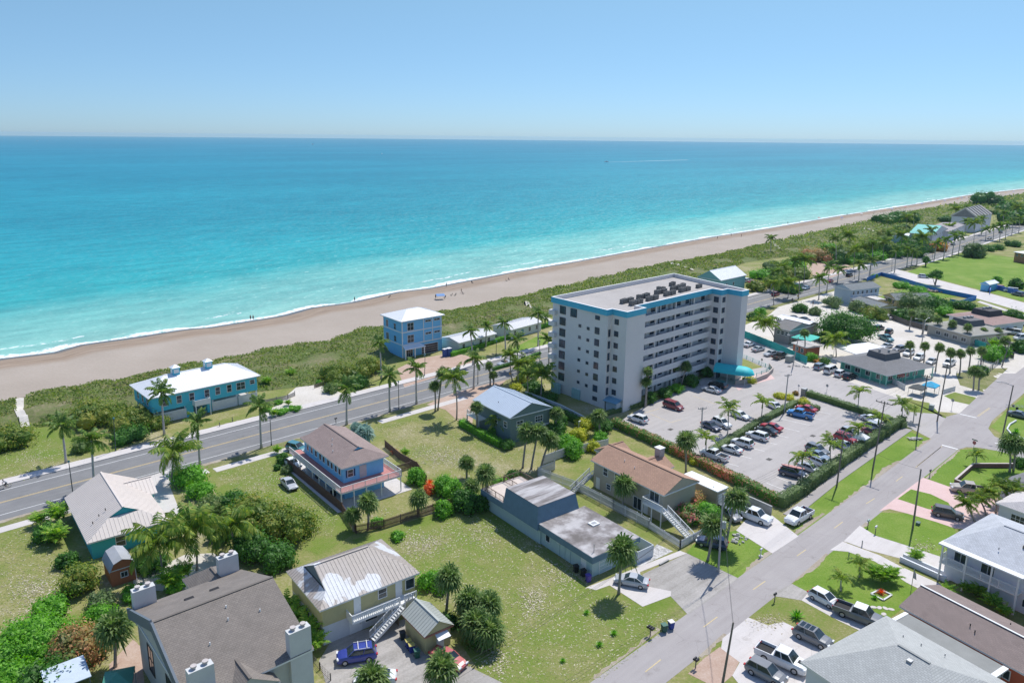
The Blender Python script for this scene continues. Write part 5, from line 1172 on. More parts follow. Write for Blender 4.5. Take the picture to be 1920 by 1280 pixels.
# twin pagoda-topped buildings
def pagoda(label,n,r,l,z,wm,rm,rm2):
    f=frame(n,r,l,z); n0,az0,X,Y=f; X=min(max(X,10),26);Y=min(max(Y,10),24)
    m=min(X,Y)/2
    h=house('low_office',label,'building',(n0,az0,X,Y),z,wm,rm,1.9,'u' if X>Y else 'v',(m,1,m,1),.8)
    MB().add([(X*.3,Y*.3,z+1),(X*.7,Y*.3,z+1),(X*.7,Y*.7,z+1),(X*.3,Y*.7,z+1),(X*.33,Y*.33,z+2.9),(X*.67,Y*.33,z+2.9),(X*.67,Y*.67,z+2.9),(X*.33,Y*.67,z+2.9)],[(4,5,6,7),(0,1,5,4),(1,2,6,5),(2,3,7,6),(3,0,4,7)]).build('raised_top',rm2,h.roof)
    for q in (.4,.5,.58): MB().box(X*q,Y*.5,z+2.9,X*q+.7,Y*.5+.7,z+3.5).build('roof_unit',METAL,h.roof)
    for i in range(4): h.win('S',1.5+i*3,.9,1.6,1.1,2,1); h.win('W',1.5+i*3,.9,1.6,1.1,2,1)
    return h
pagoda('low office with pale grey hipped roof and slate raised centre behind the teal fence',(1822,630),(1886,619),(1742,605),3.4,pm('office_tan',(.38,.36,.31)),roofmat('putty_roof',(.35,.34,.30)),GRF)
pagoda('low office with faded pink roof and dark raised centre, farther of the pair',(1862,610),(1912,598),(1784,588),3.6,WW,roofmat('faded_pink_roof',(.36,.24,.215)),roofmat('dark_brown_roof',(.10,.09,.095)))
# restaurants opposite the tower
SLG=roofmat('weathered_slate',(.20,.195,.19)); GWL=pm('grey_wall',(.27,.26,.26),.8,.08)
h=blk('grey_restaurant','grey restaurant with weathered slate roof behind the turquoise fence','restaurant',(1448,612),(1482,620),4.6,12.,GWL,SLG,1.6,3,axis='u')
blk('white_roofed_store','low store with bright white metal roof behind the grey restaurant','store',(1452,596),(1512,611),3.4,7.,GWL,MTW,.8,3)
blk('orange_kiosk','small orange kiosk with flat pale roof beside the turquoise fence','kiosk',(1483,642),(1512,652),3.,6.,pm('kiosk_orange',(.45,.13,.07)),roofmat('kiosk_grey_roof',(.42,.40,.38),'metal'),.25,2)
# far buildings on the promenade
TGR=roofmat('green_metal_roof',(.20,.52,.46),'metal',.06); PWL=pm('pale_lilac_wall',(.66,.66,.68),.8,.06)
blk('promenade_hotel','long pale hotel with green metal roof beside the far ocean road','hotel',(1750,440),(1778,429),7.5,13,PWL,TGR,3.5,6,True,axis='v')
blk('promenade_shop','low pale blue building with white roof before the green roofed hotel','shop',(1714,446),(1742,438),4.,13,pm('pale_blue_wall',(.30,.48,.58)),MTW,1.5,4)
blk('promenade_block','beige block with flat mauve roof right of the green roofed hotel','building',(1780,434),(1812,420),7.,14,PWL,roofmat('mauve_flat_roof',(.36,.33,.33)),.6,6,True)
a=G(1827,436); a.z=0; az0=R(47)
o=thing('terraced_houses',a,az0,'far row of pale terraced houses with sawtooth mono-pitch roofs','terrace')
MB().box(0,0,0,44,15,9.9).build('wall',PWL,o)
for i in range(6):
    x=i*7.3; mb=MB(); mb.add([(x,-.5,10),(x+7.3,-.5,10),(x+7.3,7.5,15.5),(x,7.5,15.5),(x,15.5,10),(x+7.3,15.5,10)],[(0,1,2,3),(3,2,5,4),(0,3,4),(1,5,2)]); r=mb.build('roof',roofmat('terrace_roof',(.40,.37,.36)),o)
    MB().bar((x+.2,-.6,10.1),(x+.2,7.5,15.8),.8,.9).bar((x+.2,7.5,15.8),(x+.2,15.6,10.1),.8,.9).build('party_wall',pm('party_wall_cream',(.6,.56,.5)),r)
blk('orange_shop','orange and blue flat roofed shop at the far right edge','shop',(1900,472),(1935,478),5.,14,pm('shop_orange',(.42,.20,.11)),MTW,.3,3)
blk('blue_hut','small sky blue hut with white gable roof by the far field','hut',(1856,534),(1874,530),3.,4.,SKYB,MTW,1.,1)
# ================= palms =================
RY='royal palms along the ocean road'
for b,c,s,l in [
 ((124,867),(115,797),1.,'tall pale trunked palm on the grass by the far pavement, leftmost beyond the road'),
 ((178,917),(172,825),1.05,'tall palm on the near kerb left of the tan roofed aqua house'),
 ((308,815),(302,735),1.,'palm standing in front of the long white roofed turquoise house'),
 ((375,872),(370,792),.95,'palm by the near verge below the turquoise house, left of the coconut palm shadow'),
 ((490,840),(487,762),1.05,'large palm on the near verge left of the brown roofed blue house'),
 ((650,796),(650,728),1.1,'large palm behind the brown roofed blue house at the kerb'),
 ((731,772),(730,704),.95,'palm on the narrow verge, third right of the blue house roof'),
 ((781,757),(780,690),1.,'palm on the verge between the street lamp and the paired cabbage palms'),
 ((888,729),(890,672),1.1,'full headed palm on the verge behind the pale blue metal roof'),
 ((715,710),(712,642),.9,'palm rising from the sea grape thicket left of the tall blue house'),
 ((887,685),(882,621),.95,'palm in front of the nearer low cottage, leftmost of three'),
 ((948,660),(946,605),1.,'slim palm between the two low cottages'),
 ((971,692),(969,637),.95,'palm at the lawn edge between cottages and road'),
 ((1009,649),(1009,588),1.,'tallest palm before the cottage beside the tower'),
 ((1022,612),(1023,594),.7,'small palm behind the cottage close to the tower'),
 ((1029,687),(1029,636),1.,'palm on the pavement just left of the tower'),
 ((911,650),(912,611),.8,'palm in front of the middle of the nearer cottage')]: palm('royal',b,c,s,l,RY)
for b,c,s,l in [
 ((322,905),(327,847),1.15,'big coconut palm with long drooping fronds between road and green bush'),
 ((856,787),(851,708),.95,'slender tall coconut palm at the edge of the dry vacant lot'),
 ((1014,750),(1016,702),1.05,'coconut palm with wide crown at the left foot of the tower'),
 ((304,1088),(297,1020),1.2,'coconut palm by the orange shed, fronds hanging over the sand'),
 ((369,1068),(362,992),1.2,'dark trunked coconut palm behind the shingled house ridge'),
 ((436,1042),(432,990),1.15,'coconut palm with yellowing fronds left of the round green tree'),
 ((961,716),(957,665),.7,'thin palm behind the warning sign on the near verge'),
 ((973,718),(973,684),.7,'thin short palm right of the warning sign'),
 ((990,742),(989,700),.7,'thin palm between golden shrub and dark hedge'),
 ((1005,712),(990,682),.9,'bushy palm behind the golden shrubs left of the tower'),
 ((938,815),(938,790),.8,'low feathery palm against the grey green house wall'),
 ((1828,977),(1812,944),.55,'palm in the clump by the pink drive, lowest on the left'),
 ((1849,967),(1836,936),.55,'palm in the clump by the pink drive, second'),
 ((1866,960),(1857,924),.55,'palm in the clump by the pink drive, behind the beige truck'),
 ((1885,945),(1877,912),.55,'palm in the clump against the grey bungalow roof'),
 ((1905,950),(1902,917),.55,'palm in the clump at the right edge above the white garage'),
 ((1453,640),(1434,606),1.2,'coconut palm in front of the grey restaurant wall'),
 ((1568,668),(1566,638),1.15,'yellowish coconut palm before the white tent'),
 ((1451,572),(1451,530),.95,'palm on the verge at the near end of the sandy car park')]: palm('coco',b,c,s,l,'coconut palms')
SB='cabbage palms'
for b,c,s,l in [
 ((816,771),(815,724),.85,'shorter of the paired palms on the corner of the dry lot'),((821,769),(829,700),.9,'taller of the paired palms on the corner of the dry lot'),
 ((919,722),(917,686),.7,'small palm on the near verge, upper of two'),((925,722),(925,703),.75,'small palm on the near verge, lower of two'),
 ((896,812),(893,764),.85,'palm at the left corner of the grey green house'),
 ((1041,812),(1044,775),.95,'palm at the right corner of the grey green house'),((1124,814),(1122,781),1.1,'round palm between the tower porch and the golden shrub'),
 ((980,877),(987,812),1.15,'leftmost trunk of the palm grove above the picket fence'),((996,879),(1008,812),1.2,'middle palm of the grove above the picket fence'),((1014,877),(1030,826),1.2,'rightmost palm of the grove above the picket fence'),
 ((1166,957),(1170,910),1.15,'palm in the yard in front of the beige house wall'),
 ((1211,762),(1215,697),.75,'slim palm at the tower corner, upper crown'),((1209,763),(1212,716),.75,'slim palm at the tower corner, lower crown'),
 ((1265,722),(1266,687),.8,'left of two slender palms against the tower corridors'),((1277,723),(1287,687),.85,'right of two slender palms against the tower corridors'),
 ((1286,886),(1287,826),1.25,'big round palm in the hedge at the near end of the parking lot'),
 ((875,897),(875,869),.95,'low round palm at the edge of the dry lot, left one'),((912,953),(910,888),1.05,'tallest palm of the dark group left of the roof deck'),((888,935),(885,912),.95,'palm in the middle of the dark group left of the roof deck'),
 ((785,967),(785,935),1.,'low round palm in front of the red flowering bush'),((690,993),(690,943),1.05,'palm in front of the blue house deck'),((664,995),(661,966),.85,'low palm by the wooden fence left of its taller neighbour'),
 ((216,1250),(215,1178),1.3,'round headed palm beside the shingled house gable'),
 ((837,1146),(842,1085),1.1,'single round palm on the lawn right of the yellow house'),
 ((880,1165),(880,1128),1.15,'palm in the dense clump on the lawn, top left'),((915,1170),(915,1134),1.15,'palm in the dense clump on the lawn, top right'),((892,1202),(892,1170),1.2,'palm in the dense clump on the lawn, lower left'),((918,1215),(917,1184),1.2,'palm in the dense clump on the lawn, lower right'),
 ((830,1292),(827,1256),1.2,'palm at the bottom edge over the white car, right one'),((697,1295),(697,1274),1.2,'palm at the bottom edge over the white car, left one'),
 ((1160,1113),(1167,1033),1.25,'round palm standing by the silver car'),
 ((1327,1050),(1339,985),1.2,'palm leaning over the dark car by the utility pole'),((1362,1020),(1380,937),1.2,'large round palm in front of the white annexe'),
 ((1708,672),(1706,647),.85,'palm in the row behind the green restaurant, first from the left'),((1732,680),(1734,649),.85,'palm in the row behind the green restaurant, second'),((1754,696),(1762,652),.85,'palm in the row behind the green restaurant, third'),
 ((1781,700),(1783,661),.85,'palm in the row behind the green restaurant, fourth'),((1799,701),(1801,663),.85,'palm in the row behind the green restaurant, fifth'),((1816,692),(1820,658),.85,'palm in the row behind the green restaurant, sixth'),((1839,683),(1841,657),.85,'palm in the row behind the green restaurant, last'),
 ((1825,731),(1827,696),1.,'stout palm on the corner grass by the street'),((1835,731),(1838,700),.8,'thin palm beside the stout corner palm'),
 ((1756,630),(1759,599),.85,'palm along the teal fence, third from the left'),((1785,636),(1786,607),.85,'palm along the teal fence, fourth'),((1811,646),(1815,614),.85,'palm along the teal fence, fifth'),((1842,642),(1844,622),.85,'palm before the parked cars behind the teal fence, left'),((1871,642),(1871,622),.85,'palm before the parked cars behind the teal fence, right'),
 ((1705,617),(1710,587),.85,'palm along the teal fence, first from the left'),((1729,626),(1731,594),.85,'palm along the teal fence, second'),
 ((1885,671),(1885,639),1.,'palm at the end of the teal fence near the white trucks'),
 ((1893,884),(1894,832),1.2,'left of the twin trunk palms by the low brick wall'),((1900,882),(1905,834),1.2,'right of the twin trunk palms by the low brick wall'),
 ((1508,668),(1509,625),.85,'palm over the orange kiosk'),((1340,541),(1341,505),.7,'round headed palm before the mint beach house'),
 ((1497,561),(1499,520),.8,'palm with bare stem on the verge by the sandy car park')]: palm('sabal',b,c,s,l,SB)
for b,c,s,l in [
 ((1332,701),(1339,668),.95,'dark palm against the tower windows beside the canopy'),((1364,813),(1366,768),1.15,'arching palm in the middle hedge of the parking lot'),((1427,786),(1430,755),1.1,'arching palm in the middle hedge near the utility pole'),
 ((1324,856),(1324,822),1.05,'arching palm over the white pickup truck'),((1608,773),(1611,735),1.1,'lone arching palm on the far hedge of the parking lot'),((1690,789),(1692,760),1.1,'arching palm at the hedge corner by the crossing'),
 ((1712,791),(1714,770),.7,'small palm sapling right of the hedge corner palm'),((1611,838),(1610,803),1.1,'arching palm over the red cars'),((1556,870),(1557,833),1.1,'arching palm between the blue cars'),
 ((1502,906),(1505,858),1.1,'arching palm right of the car with the pink board'),((1648,814),(1648,784),1.1,'arching palm at the top end of the street hedge'),
 ((1830,873),(1832,853),.8,'young palm on the bright lawn near the stop sign'),((1577,1107),(1577,1086),.75,'young palm on the lawn, shadow to its right'),((1612,1081),(1612,1060),.75,'young palm on the lawn beside the banana clump')]: palm('arch',b,c,s,l,'arching feather palms')
palm('silver',(682,835),(684,812),1.25,'silvery blue fan palm behind the brown roof'); palm('silver',(668,815),(668,803),.9,'smaller silvery fan palm behind the brown roof')
for i,(x,y,w) in enumerate([(500,722,1.1),(545,708,1.2),(515,780,.8),(540,760,.7),(110,980,1.6),(108,1018,1.5),(75,985,1.1),(320,1105,1.5),(345,1085,1.2),(540,1160,1.5),(555,1182,1.6),(575,1205,1.6),(590,1222,1.3),(1776,1118,.9),(1832,1118,.9),(1858,1140,1.),(1880,1155,.8),(1812,1112,.8),(1716,1052,.9),(520,850,.8),(760,855,.8),(1865,655,1.7),(1066,852,.9)]):
    lb=['yellow green palm clump by the pavilion drive','yellow green palm clump on the dune edge','small feathery palm by the low fence','feathery palm at the end of the slatted fence','leafy palm clump left of the tan roof, upper','leafy palm clump left of the tan roof, lower','feathery palm by the pavement, far left','yellow green palm clump behind the shingled house','feathery palm clump left of the rear wing',
     'bright feathery clump beside the shingled roof, first','bright feathery clump beside the shingled roof, second','bright feathery clump beside the shingled roof, third','bright feathery clump beside the shingled roof, lowest','feathery plant below the white house gallery, first','feathery plant below the white house gallery, third','feathery plant below the white house gallery, fourth','feathery plant below the white house gallery, last','feathery plant below the white house gallery, second','small pine like plant in the white planter','small palm before the teal car','lime palm by the brown fence bend','bushy lime palm behind the row of cabbage palms','green plant inside the picket fence'][i]
    plant('areca',(x,y),w,lb,'palm clump',name='palm_clump')
for x,y,w,l,v in [(1494,1158,1.4,'spiky green rosette plant on bare soil by the parked grey car',0),(1100,1150,.7,'tiny palm seedling on the lawn near the round shadow',0),(1151,1189,.8,'tiny palm seedling nearer the letterboxes',0),(1124,1210,.8,'tiny palm seedling beside the blue marker',0),(1055,1240,.6,'tiny seedling lowest on the lawn',0),(1640,1122,.8,'small shrub on the lawn right of the young palm',0),(1652,1112,.9,'red leaved plant in the square planting bed',1),(1905,812,1.5,'grey green spiky plant in the white edged bed',0),(740,850,1.3,'orange red leaved plant along the brown fence',1),(752,858,1.1,'orange red leaved plant nearer the fence bend',1),(806,908,1.3,'red flowering plant among the green bushes',1)]:
    plant('rosette',(x,y),w,l,'plant',name='rosette_plant',v=v)
b=G(1653,1092)
for i,(dx,dy) in enumerate([(0,0),(1.3,.4),(-.9,.8)]):
    q=PX(b+Vector((dx,dy,0))); plant('areca',q,1.15,['banana like clump on the lawn, middle stem','banana like clump on the lawn, right stem','banana like clump on the lawn, left stem'][i],'banana plant',name='banana_plant')
# ---- distant promenade palms ----
far=[((1535,562),(1537,522)),((1550,547),(1556,500)),((1570,530),(1574,505)),((1610,526),(1612,495)),((1629,521),(1634,487)),((1677,511),(1680,470)),((1700,502),(1702,467)),((1708,500),(1712,472)),((1719,497),(1720,470)),((1751,489),(1756,457)),((1769,485),(1774,450)),((1785,479),(1790,442)),((1797,476),(1802,441)),((1848,450),(1849,430)),((1862,450),(1864,426)),((1874,452),(1876,424)),((1885,448),(1887,420)),((1897,440),(1899,414)),((1910,436),(1912,410))]
on=['first','second','third','fourth','fifth','sixth','seventh','eighth','ninth','tenth','eleventh','twelfth','thirteenth','fourteenth','fifteenth','sixteenth','seventeenth','eighteenth','nineteenth']
for i,(b,c) in enumerate(far): palm('royal',b,c,1.3,'royal palm on the near side of the distant ocean road, %s from the left'%on[i],'royal palms of the far promenade')
sea=[((1445,475),(1445,447)),((1466,540),(1466,503)),((1490,530),(1490,490)),((1507,530),(1508,487)),((1567,495),(1567,447)),((1591,490),(1592,442)),((1565,490),(1565,470)),((1620,490),(1622,462)),((1635,492),(1636,458)),((1655,490),(1657,455)),((1668,480),(1668,440)),((1690,478),(1690,440)),((1664,430),(1665,415)),((1700,435),(1701,408)),((1712,432),(1713,404)),((1730,480),(1731,445)),((1745,470),(1746,432)),((1790,425),(1792,392)),((1811,420),(1813,388)),((1825,460),(1827,418)),((1840,440),(1842,410)),((1905,425),(1907,388)),((1880,430),(1882,400)),((1780,445),(1781,427)),((1810,440),(1812,415)),((1477,560),(1478,530)),((1445,545),(1452,510)),((1600,505),(1602,470))]
for i,(b,c) in enumerate(sea): palm('coco' if i%2 else 'royal',b,c,1.35,'palm in the seaside grove beyond the road, number %s counted from the left'%(['one','two','three','four','five','six','seven','eight','nine','ten','eleven','twelve','thirteen','fourteen','fifteen','sixteen','seventeen','eighteen','nineteen','twenty','twenty-one','twenty-two','twenty-three','twenty-four','twenty-five','twenty-six','twenty-seven','twenty-eight'][sorted(range(28),key=lambda k:sea[k][0][0]).index(i)]),'palms in the seaside grove')
# ================= bushes, trees =================
for a in [
 ((20,835),12,5.,GRAPE,'broad sea grape thicket at the left edge beside the dune path',1500,.22),
 ((185,790),15,5.0,GRAPE,'red tinged sea grape thicket left of the turquoise pavilion',2000,.22),((245,800),13,5.,GRAPE,'sea grape thicket against the pavilion end wall',1900,.2),((165,790),8,3.4,DEEP,'dark green bush at the left of the sea grape thicket',900,.2),((240,825),9,3.,DEEP,'dark low bush at the foot of the sea grapes by the pavement',900,.2),
 ((155,845),5,3.,FAN,'grey green shrub behind the left verge palm',500,.18),((300,800),6,3.,GRAPE,'small sea grape in front of the pavilion screens',600,.18),
 ((640,712),14,5.2,GRAPE,'wide sea grape thicket left of the tall blue house',2200,.2),((690,700),12,5.,GRAPE,'sea grape thicket touching the tall blue house',1800,.2),((672,725),7,3.4,DEEP,'dark bush below the thicket at the kerb',800,.18),((620,735),5,2.4,FAN,'grey green shrub by the white forecourt',500,.18),
 ((598,722),2.6,1.6,BRIGHT,'lime bush behind the short wooden screen',300,.14),((500,770),3,1.2,BRIGHT,'low lime bush in the kerb bed, left',260,.13),((528,775),4,1.,BRIGHT,'low lime bush in the kerb bed, middle',260,.13),((553,769),4,.6,VERGE and BRIGHT,'low ground bush in the kerb bed, right',260,.13),((522,757),2.6,1.2,BRIGHT,'lime shrub in front of the grey slatted fence',260,.13),
 ((480,985),12,5.5,GRAPE,'large yellow green round tree between the houses, left half',2400,.2),((540,1005),11,5.4,GRAPE,'large yellow green round tree behind the yellow house',2400,.2),((470,1040),9,4.6,DEEP,'dark green tree in front of the yellow green trees',1500,.2),((520,1060),7,4.,DEEP,'dark green bush touching the yellow house roof',1100,.2),((440,955),6,3.6,DEEP,'dark bush behind the coconut palms',800,.2),
 ((355,905),8,3.6,BRIGHT,'bright green bush under the big coconut palm',1300,.2),((375,930),6,3.,BRIGHT,'lighter green bush right of the coconut palm',800,.18),((400,960),7,3.4,FAN,'grey green bush above the round trees',900,.2),
 ((150,1105),7,4.2,GRAPE,'small leaved yellow green tree left of the orange shed',1500,.18),((150,1235),8.5,4.6,GRAPER,'red tinged sea grape tree at lower left',2200,.19),((185,1165),5,2.6,BRIGHT,'bright green bush above the red tinged tree',800,.17),((190,1140),5,2.6,HEDGE,'grey green shrub below the orange shed',700,.17),
 ((45,1225),12,3.2,BRIGHT,'large bright green spreading bush at the left edge',2600,.19),((110,1215),8,3.,BRIGHT,'bright green bush under the red tinged tree',1400,.19),((20,1290),9,3.2,BRIGHT,'bright green bush in the bottom left corner',1400,.2),((95,1290),9,3.6,DEEP,'dark foliage in the bottom left corner',1200,.2),
 ((245,1065),4,2.,DEEP,'dark bush behind the orange shed',500,.17),((285,1065),6,2.2,DEEP,'dark bush under the leaning coconut palm',700,.17),((330,1105),4,1.8,BRIGHT,'lime bush behind the shingled house',500,.16),
 ((780,905),4.5,3.2,BRIGHT,'round bright bush right of the blue house deck',1000,.16),((838,925),6,3.8,BRIGHT,'tall lime bush beside the red flowering plant',1400,.17),((830,965),4,3.,BRIGHT,'lime bush below the tall one',700,.16),((805,925),3,2.,REDB,'low red flowering bush',300,.14),((870,955),6,4.,DEEP,'dark tree mass left of the roof deck',1400,.19),((905,955),4,3.,DEEP,'dark bush under the tall palms by the deck',700,.18),
 ((530,868),3.2,2.4,DEEP,'dark bush at the drive of the blue house',500,.15),((538,885),3,1.6,HEDGE,'grey green bush by the white car',350,.15),((520,880),1.8,1.2,DEEP,'small dark shrub at the lawn corner',160,.14),
 ((708,985),2.8,1.6,BRIGHT,'small lime bush by the brown fence corner',350,.15),((815,1100),6,2.6,BRIGHT,'lime undergrowth right of the yellow house',900,.17),((835,1175),4,2.,DEEP,'dark shrub behind the yellow shed',500,.17),((905,1200),7,3.,DEEP,'dark undergrowth inside the palm clump',900,.18),((895,1150),7,3.4,FAN,'grey green undergrowth at the top of the palm clump',900,.2),
 ((1110,845),4,2.4,YELLO,'golden leaved clipped bush beside the picket fence, lower',700,.15),((1085,822),5,2.6,YELLO,'golden and red leaved bush at the lot corner',900,.15),((1075,855),5,3.6,BRIGHT,'green tree inside the picket fence corner',1100,.17),((1125,828),4,2.6,BRIGHT,'green bush between golden bushes and parking lot',600,.15),
 ((967,730),4,1.8,YELLO,'golden bush left of the dark tower hedge',500,.14),((978,715),5,2.,YELLO,'golden bush nearer the road left of the tower',600,.14),((990,700),7,4,DEEP,'dark tree behind the golden bushes',1100,.18),((950,840),4,2.2,DEEP,'dark bush below the grey green house',600,.16),((925,815),3,2.,BRIGHT,'lime bush against the grey green house',400,.15),((1050,800),4,3,DEEP,'dark bush right of the grey green house',700,.16),
 ((1220,755),3.4,3.2,DEEP,'round bush by the tower corner palm',700,.14),((1245,745),5,2.6,DEEP,'dark shrubbery under the tower corridors, left',900,.15),((1268,735),5,2.4,BRIGHT,'lighter shrubbery under the tower corridors, middle',800,.15),((1295,722),6,3.2,DEEP,'dark shrubbery under the tower corridors, right',1000,.15),((1325,706),5,3.,DEEP,'dark shrubbery beside the tower entrance',800,.15),
 ((1405,716),4.5,1.5,YELLO,'low golden green bush below the round pool wall',500,.14),((1262,848),3,1.6,YELLO,'golden bush in the parking island, upper',450,.13),((1302,870),3,1.6,YELLO,'golden bush in the parking island, middle',450,.13),((1322,877),2.4,1.5,YELLO,'golden bush in the parking island, right',350,.13),((1336,882),1.8,1.,BRIGHT,'small clipped green bush at the island tip',260,.12),
 ((1460,745),4,1.,YELLO,'low golden bed at the parking lot entrance, left',400,.13),((1478,748),4,1.,YELLO,'low golden bed at the parking lot entrance, middle',400,.13),((1505,760),5,1.2,YELLO,'low golden bed at the parking lot entrance, right',500,.13),((1492,740),2,1.3,GRAPER,'dark red shrub in the entrance bed, left',200,.13),((1506,752),2,1.3,GRAPER,'dark red shrub in the entrance bed, right',200,.13),
 ((1290,975),5.5,3.,OLEAN,'flowering shrub behind the white stairs, left',900,.16),((1325,975),6,3.4,BRIGHT,'lush green shrub behind the white stairs',1100,.16),((1300,950),5,3.2,GRAPER,'brown tinged shrub under the beige gable',800,.16),((1330,1000),4,2.2,GRAPER,'brown tinged shrub beside the leaning palm',500,.16),
 ((1915,875),4,2.2,DEEP,'dark green bush at the end of the brick wall',600,.15),((1520,676),5,2.6,BRIGHT,'light green bush behind the rock garden',600,.16),((1545,682),5,2.,DEEP,'dark bush behind the silver parked cars',500,.15),((1535,680),4,1.,ORANG,'orange bed by the turquoise fence end',260,.13),
 ((1490,508),17.6,6.9,BRIGHT,'bright lime tree in the seaside grove, left',1300,.3),((1470,520),16.2,5.8,GRAPE,'yellow green thicket at the left of the grove',1200,.3),((1532,490),21.6,5.8,GRAPER,'orange topped thicket in the seaside grove',1300,.3),((1562,492),18.9,6.3,DEEP,'dark thicket behind the sandy court',1200,.3),((1592,494),9.5,3.4,BRIGHT,'lime bush beside the white parked cars',500,.25),((1595,478),21.6,6.3,GRAPE,'thicket in the middle of the grove',1200,.3),((1630,470),24.3,6.9,GRAPE,'brown green thicket right of the grove middle',1300,.35),((1660,480),24.3,7.5,DEEP,'dark thicket along the far pavement, left',1300,.35),((1700,478),24.3,7.5,DEEP,'dark thicket along the far pavement, right',1300,.35),((1680,450),29.7,6.9,GRAPE,'brown green thicket near the far dune',1300,.4),((1715,462),21.6,6.9,DEEP,'dark thicket before the pale blue shop',1200,.35),((1760,470),13.5,6.9,ORANG,'orange brown tree by the hotel wall',600,.35),
 ((1660,420),27.0,8.0,DEEP,'dark grove on the dune far away',1000,.4),((1700,418),32.4,8.0,DEEP,'second dark grove on the dune far away',1100,.4),((1843,385),32.4,16.1,DEEP,'tall dark pine tree standing at the far beach edge',1000,.5),((1868,385),18.9,11.5,DEEP,'dark palm like tree right of the far pine',600,.5),((1895,400),35.1,10.3,DEEP,'dark grove behind the terraced houses',900,.5),((1905,420),35.1,9.2,DEEP,'dark grove at the right edge by the road',900,.5),
 ((1700,575),18,6.5,HEDGE,'pale green tree behind the motel',1300,.28),((1745,580),16,6.,DEEP,'dark leafy tree right of the motel',1100,.28),((1722,600),14,5.,HEDGE,'pale green tree before the grey fence',1000,.26),((1748,568),8,4,BRIGHT,'lime green bush below the blue fence',500,.24),((1795,577),9,3.,DEEP,'dark hedge bush by the open green lot, left',500,.24),((1812,578),9,3.,DEEP,'dark hedge bush by the open green lot, right',500,.24),
 ((1640,598),11,5,GRAPE,'orange yellow tree right of the big round tree',900,.24),((1610,585),9,5,HEDGE,'grey green tree behind the big round tree',700,.26),((1560,575),10,4.6,HEDGE,'grey green cypress like trees before the motel',800,.24),
 ((1857,675),9,4.6,BRIGHT,'yellow green bush cluster at the corner fence',900,.22),((1842,700),4,2.6,DEEP,'dark climber on the corner fence',400,.2),
 ((1905,540),8,5,DEEP,'dark tree at the right edge by the blue wall',500,.28),((1870,530),6,3.6,BRIGHT,'light palm like bush behind the blue hut',300,.25),((1640,520),4,2,BRIGHT,'small bush on the motel verge',160,.2)]:
    bush(*a[:5],n=a[5],ls=a[6])
bush((1585,638),19,9.5,DEEP,'huge round dark green fig tree over the sandy car park',n=5200,ls=.3,name='fig_tree',cat='tree',nb=16,trunk=True)
bush((1825,482),14,9,HEDGE,'broad pale green tree beside the playing field',n=1500,ls=.34,name='shade_tree',cat='tree',nb=12,trunk=False)
bush((1735,500),5,5.5,DEEP,'small round tree at the playing field edge',n=500,ls=.26,name='round_tree',cat='tree',nb=5,trunk=True)
bush((1753,535),7.5,7.5,DEEP,'dark round tree by the field road and blue fence',n=900,ls=.26,name='round_tree',cat='tree',nb=7,trunk=True)
for px,w,l in [((1850,470),12,'green shrubbery right of the shade tree, first'),((1870,468),10,'green shrubbery right of the shade tree, second'),((1900,462),12,'dark shrubbery by the far bend'),((1500,585),7,'dark shrub row near the sandy car park'),((1545,640),8,'blue green bushes under the fig tree')]:
    bush(px,w,3.6,DEEP,l,n=600,ls=.28)
OR_=['one','two','three','four','five','six','seven','eight','nine','ten','eleven','twelve','thirteen','fourteen','fifteen','sixteen','seventeen','eighteen','nineteen','twenty','twenty-one','twenty-two','twenty-three','twenty-four','twenty-five','twenty-six']
belt=sorted([(1428,522),(1455,538),(1480,548),(1448,505),(1500,520),(1575,482),(1612,487),(1645,487),(1682,470),(1640,455),(1662,452),(1702,456),(1735,472),(1722,442),(1692,432),(1752,457),(1800,416),(1822,410),(1772,416),(1600,462),(1418,545),(1555,470),(1868,402),(1845,402),(1885,412)])
for i,(x,y) in enumerate(belt):
    bush((x,y),fr(11,16),fr(3.6,5.2),[GRAPE,BRIGHT,HEDGE,GRAPE,DEEP][i%5],'shrub in the green belt seaward of the road, number %s from the left'%OR_[i],n=420,ls=.34,group='shrubs of the seaside belt')
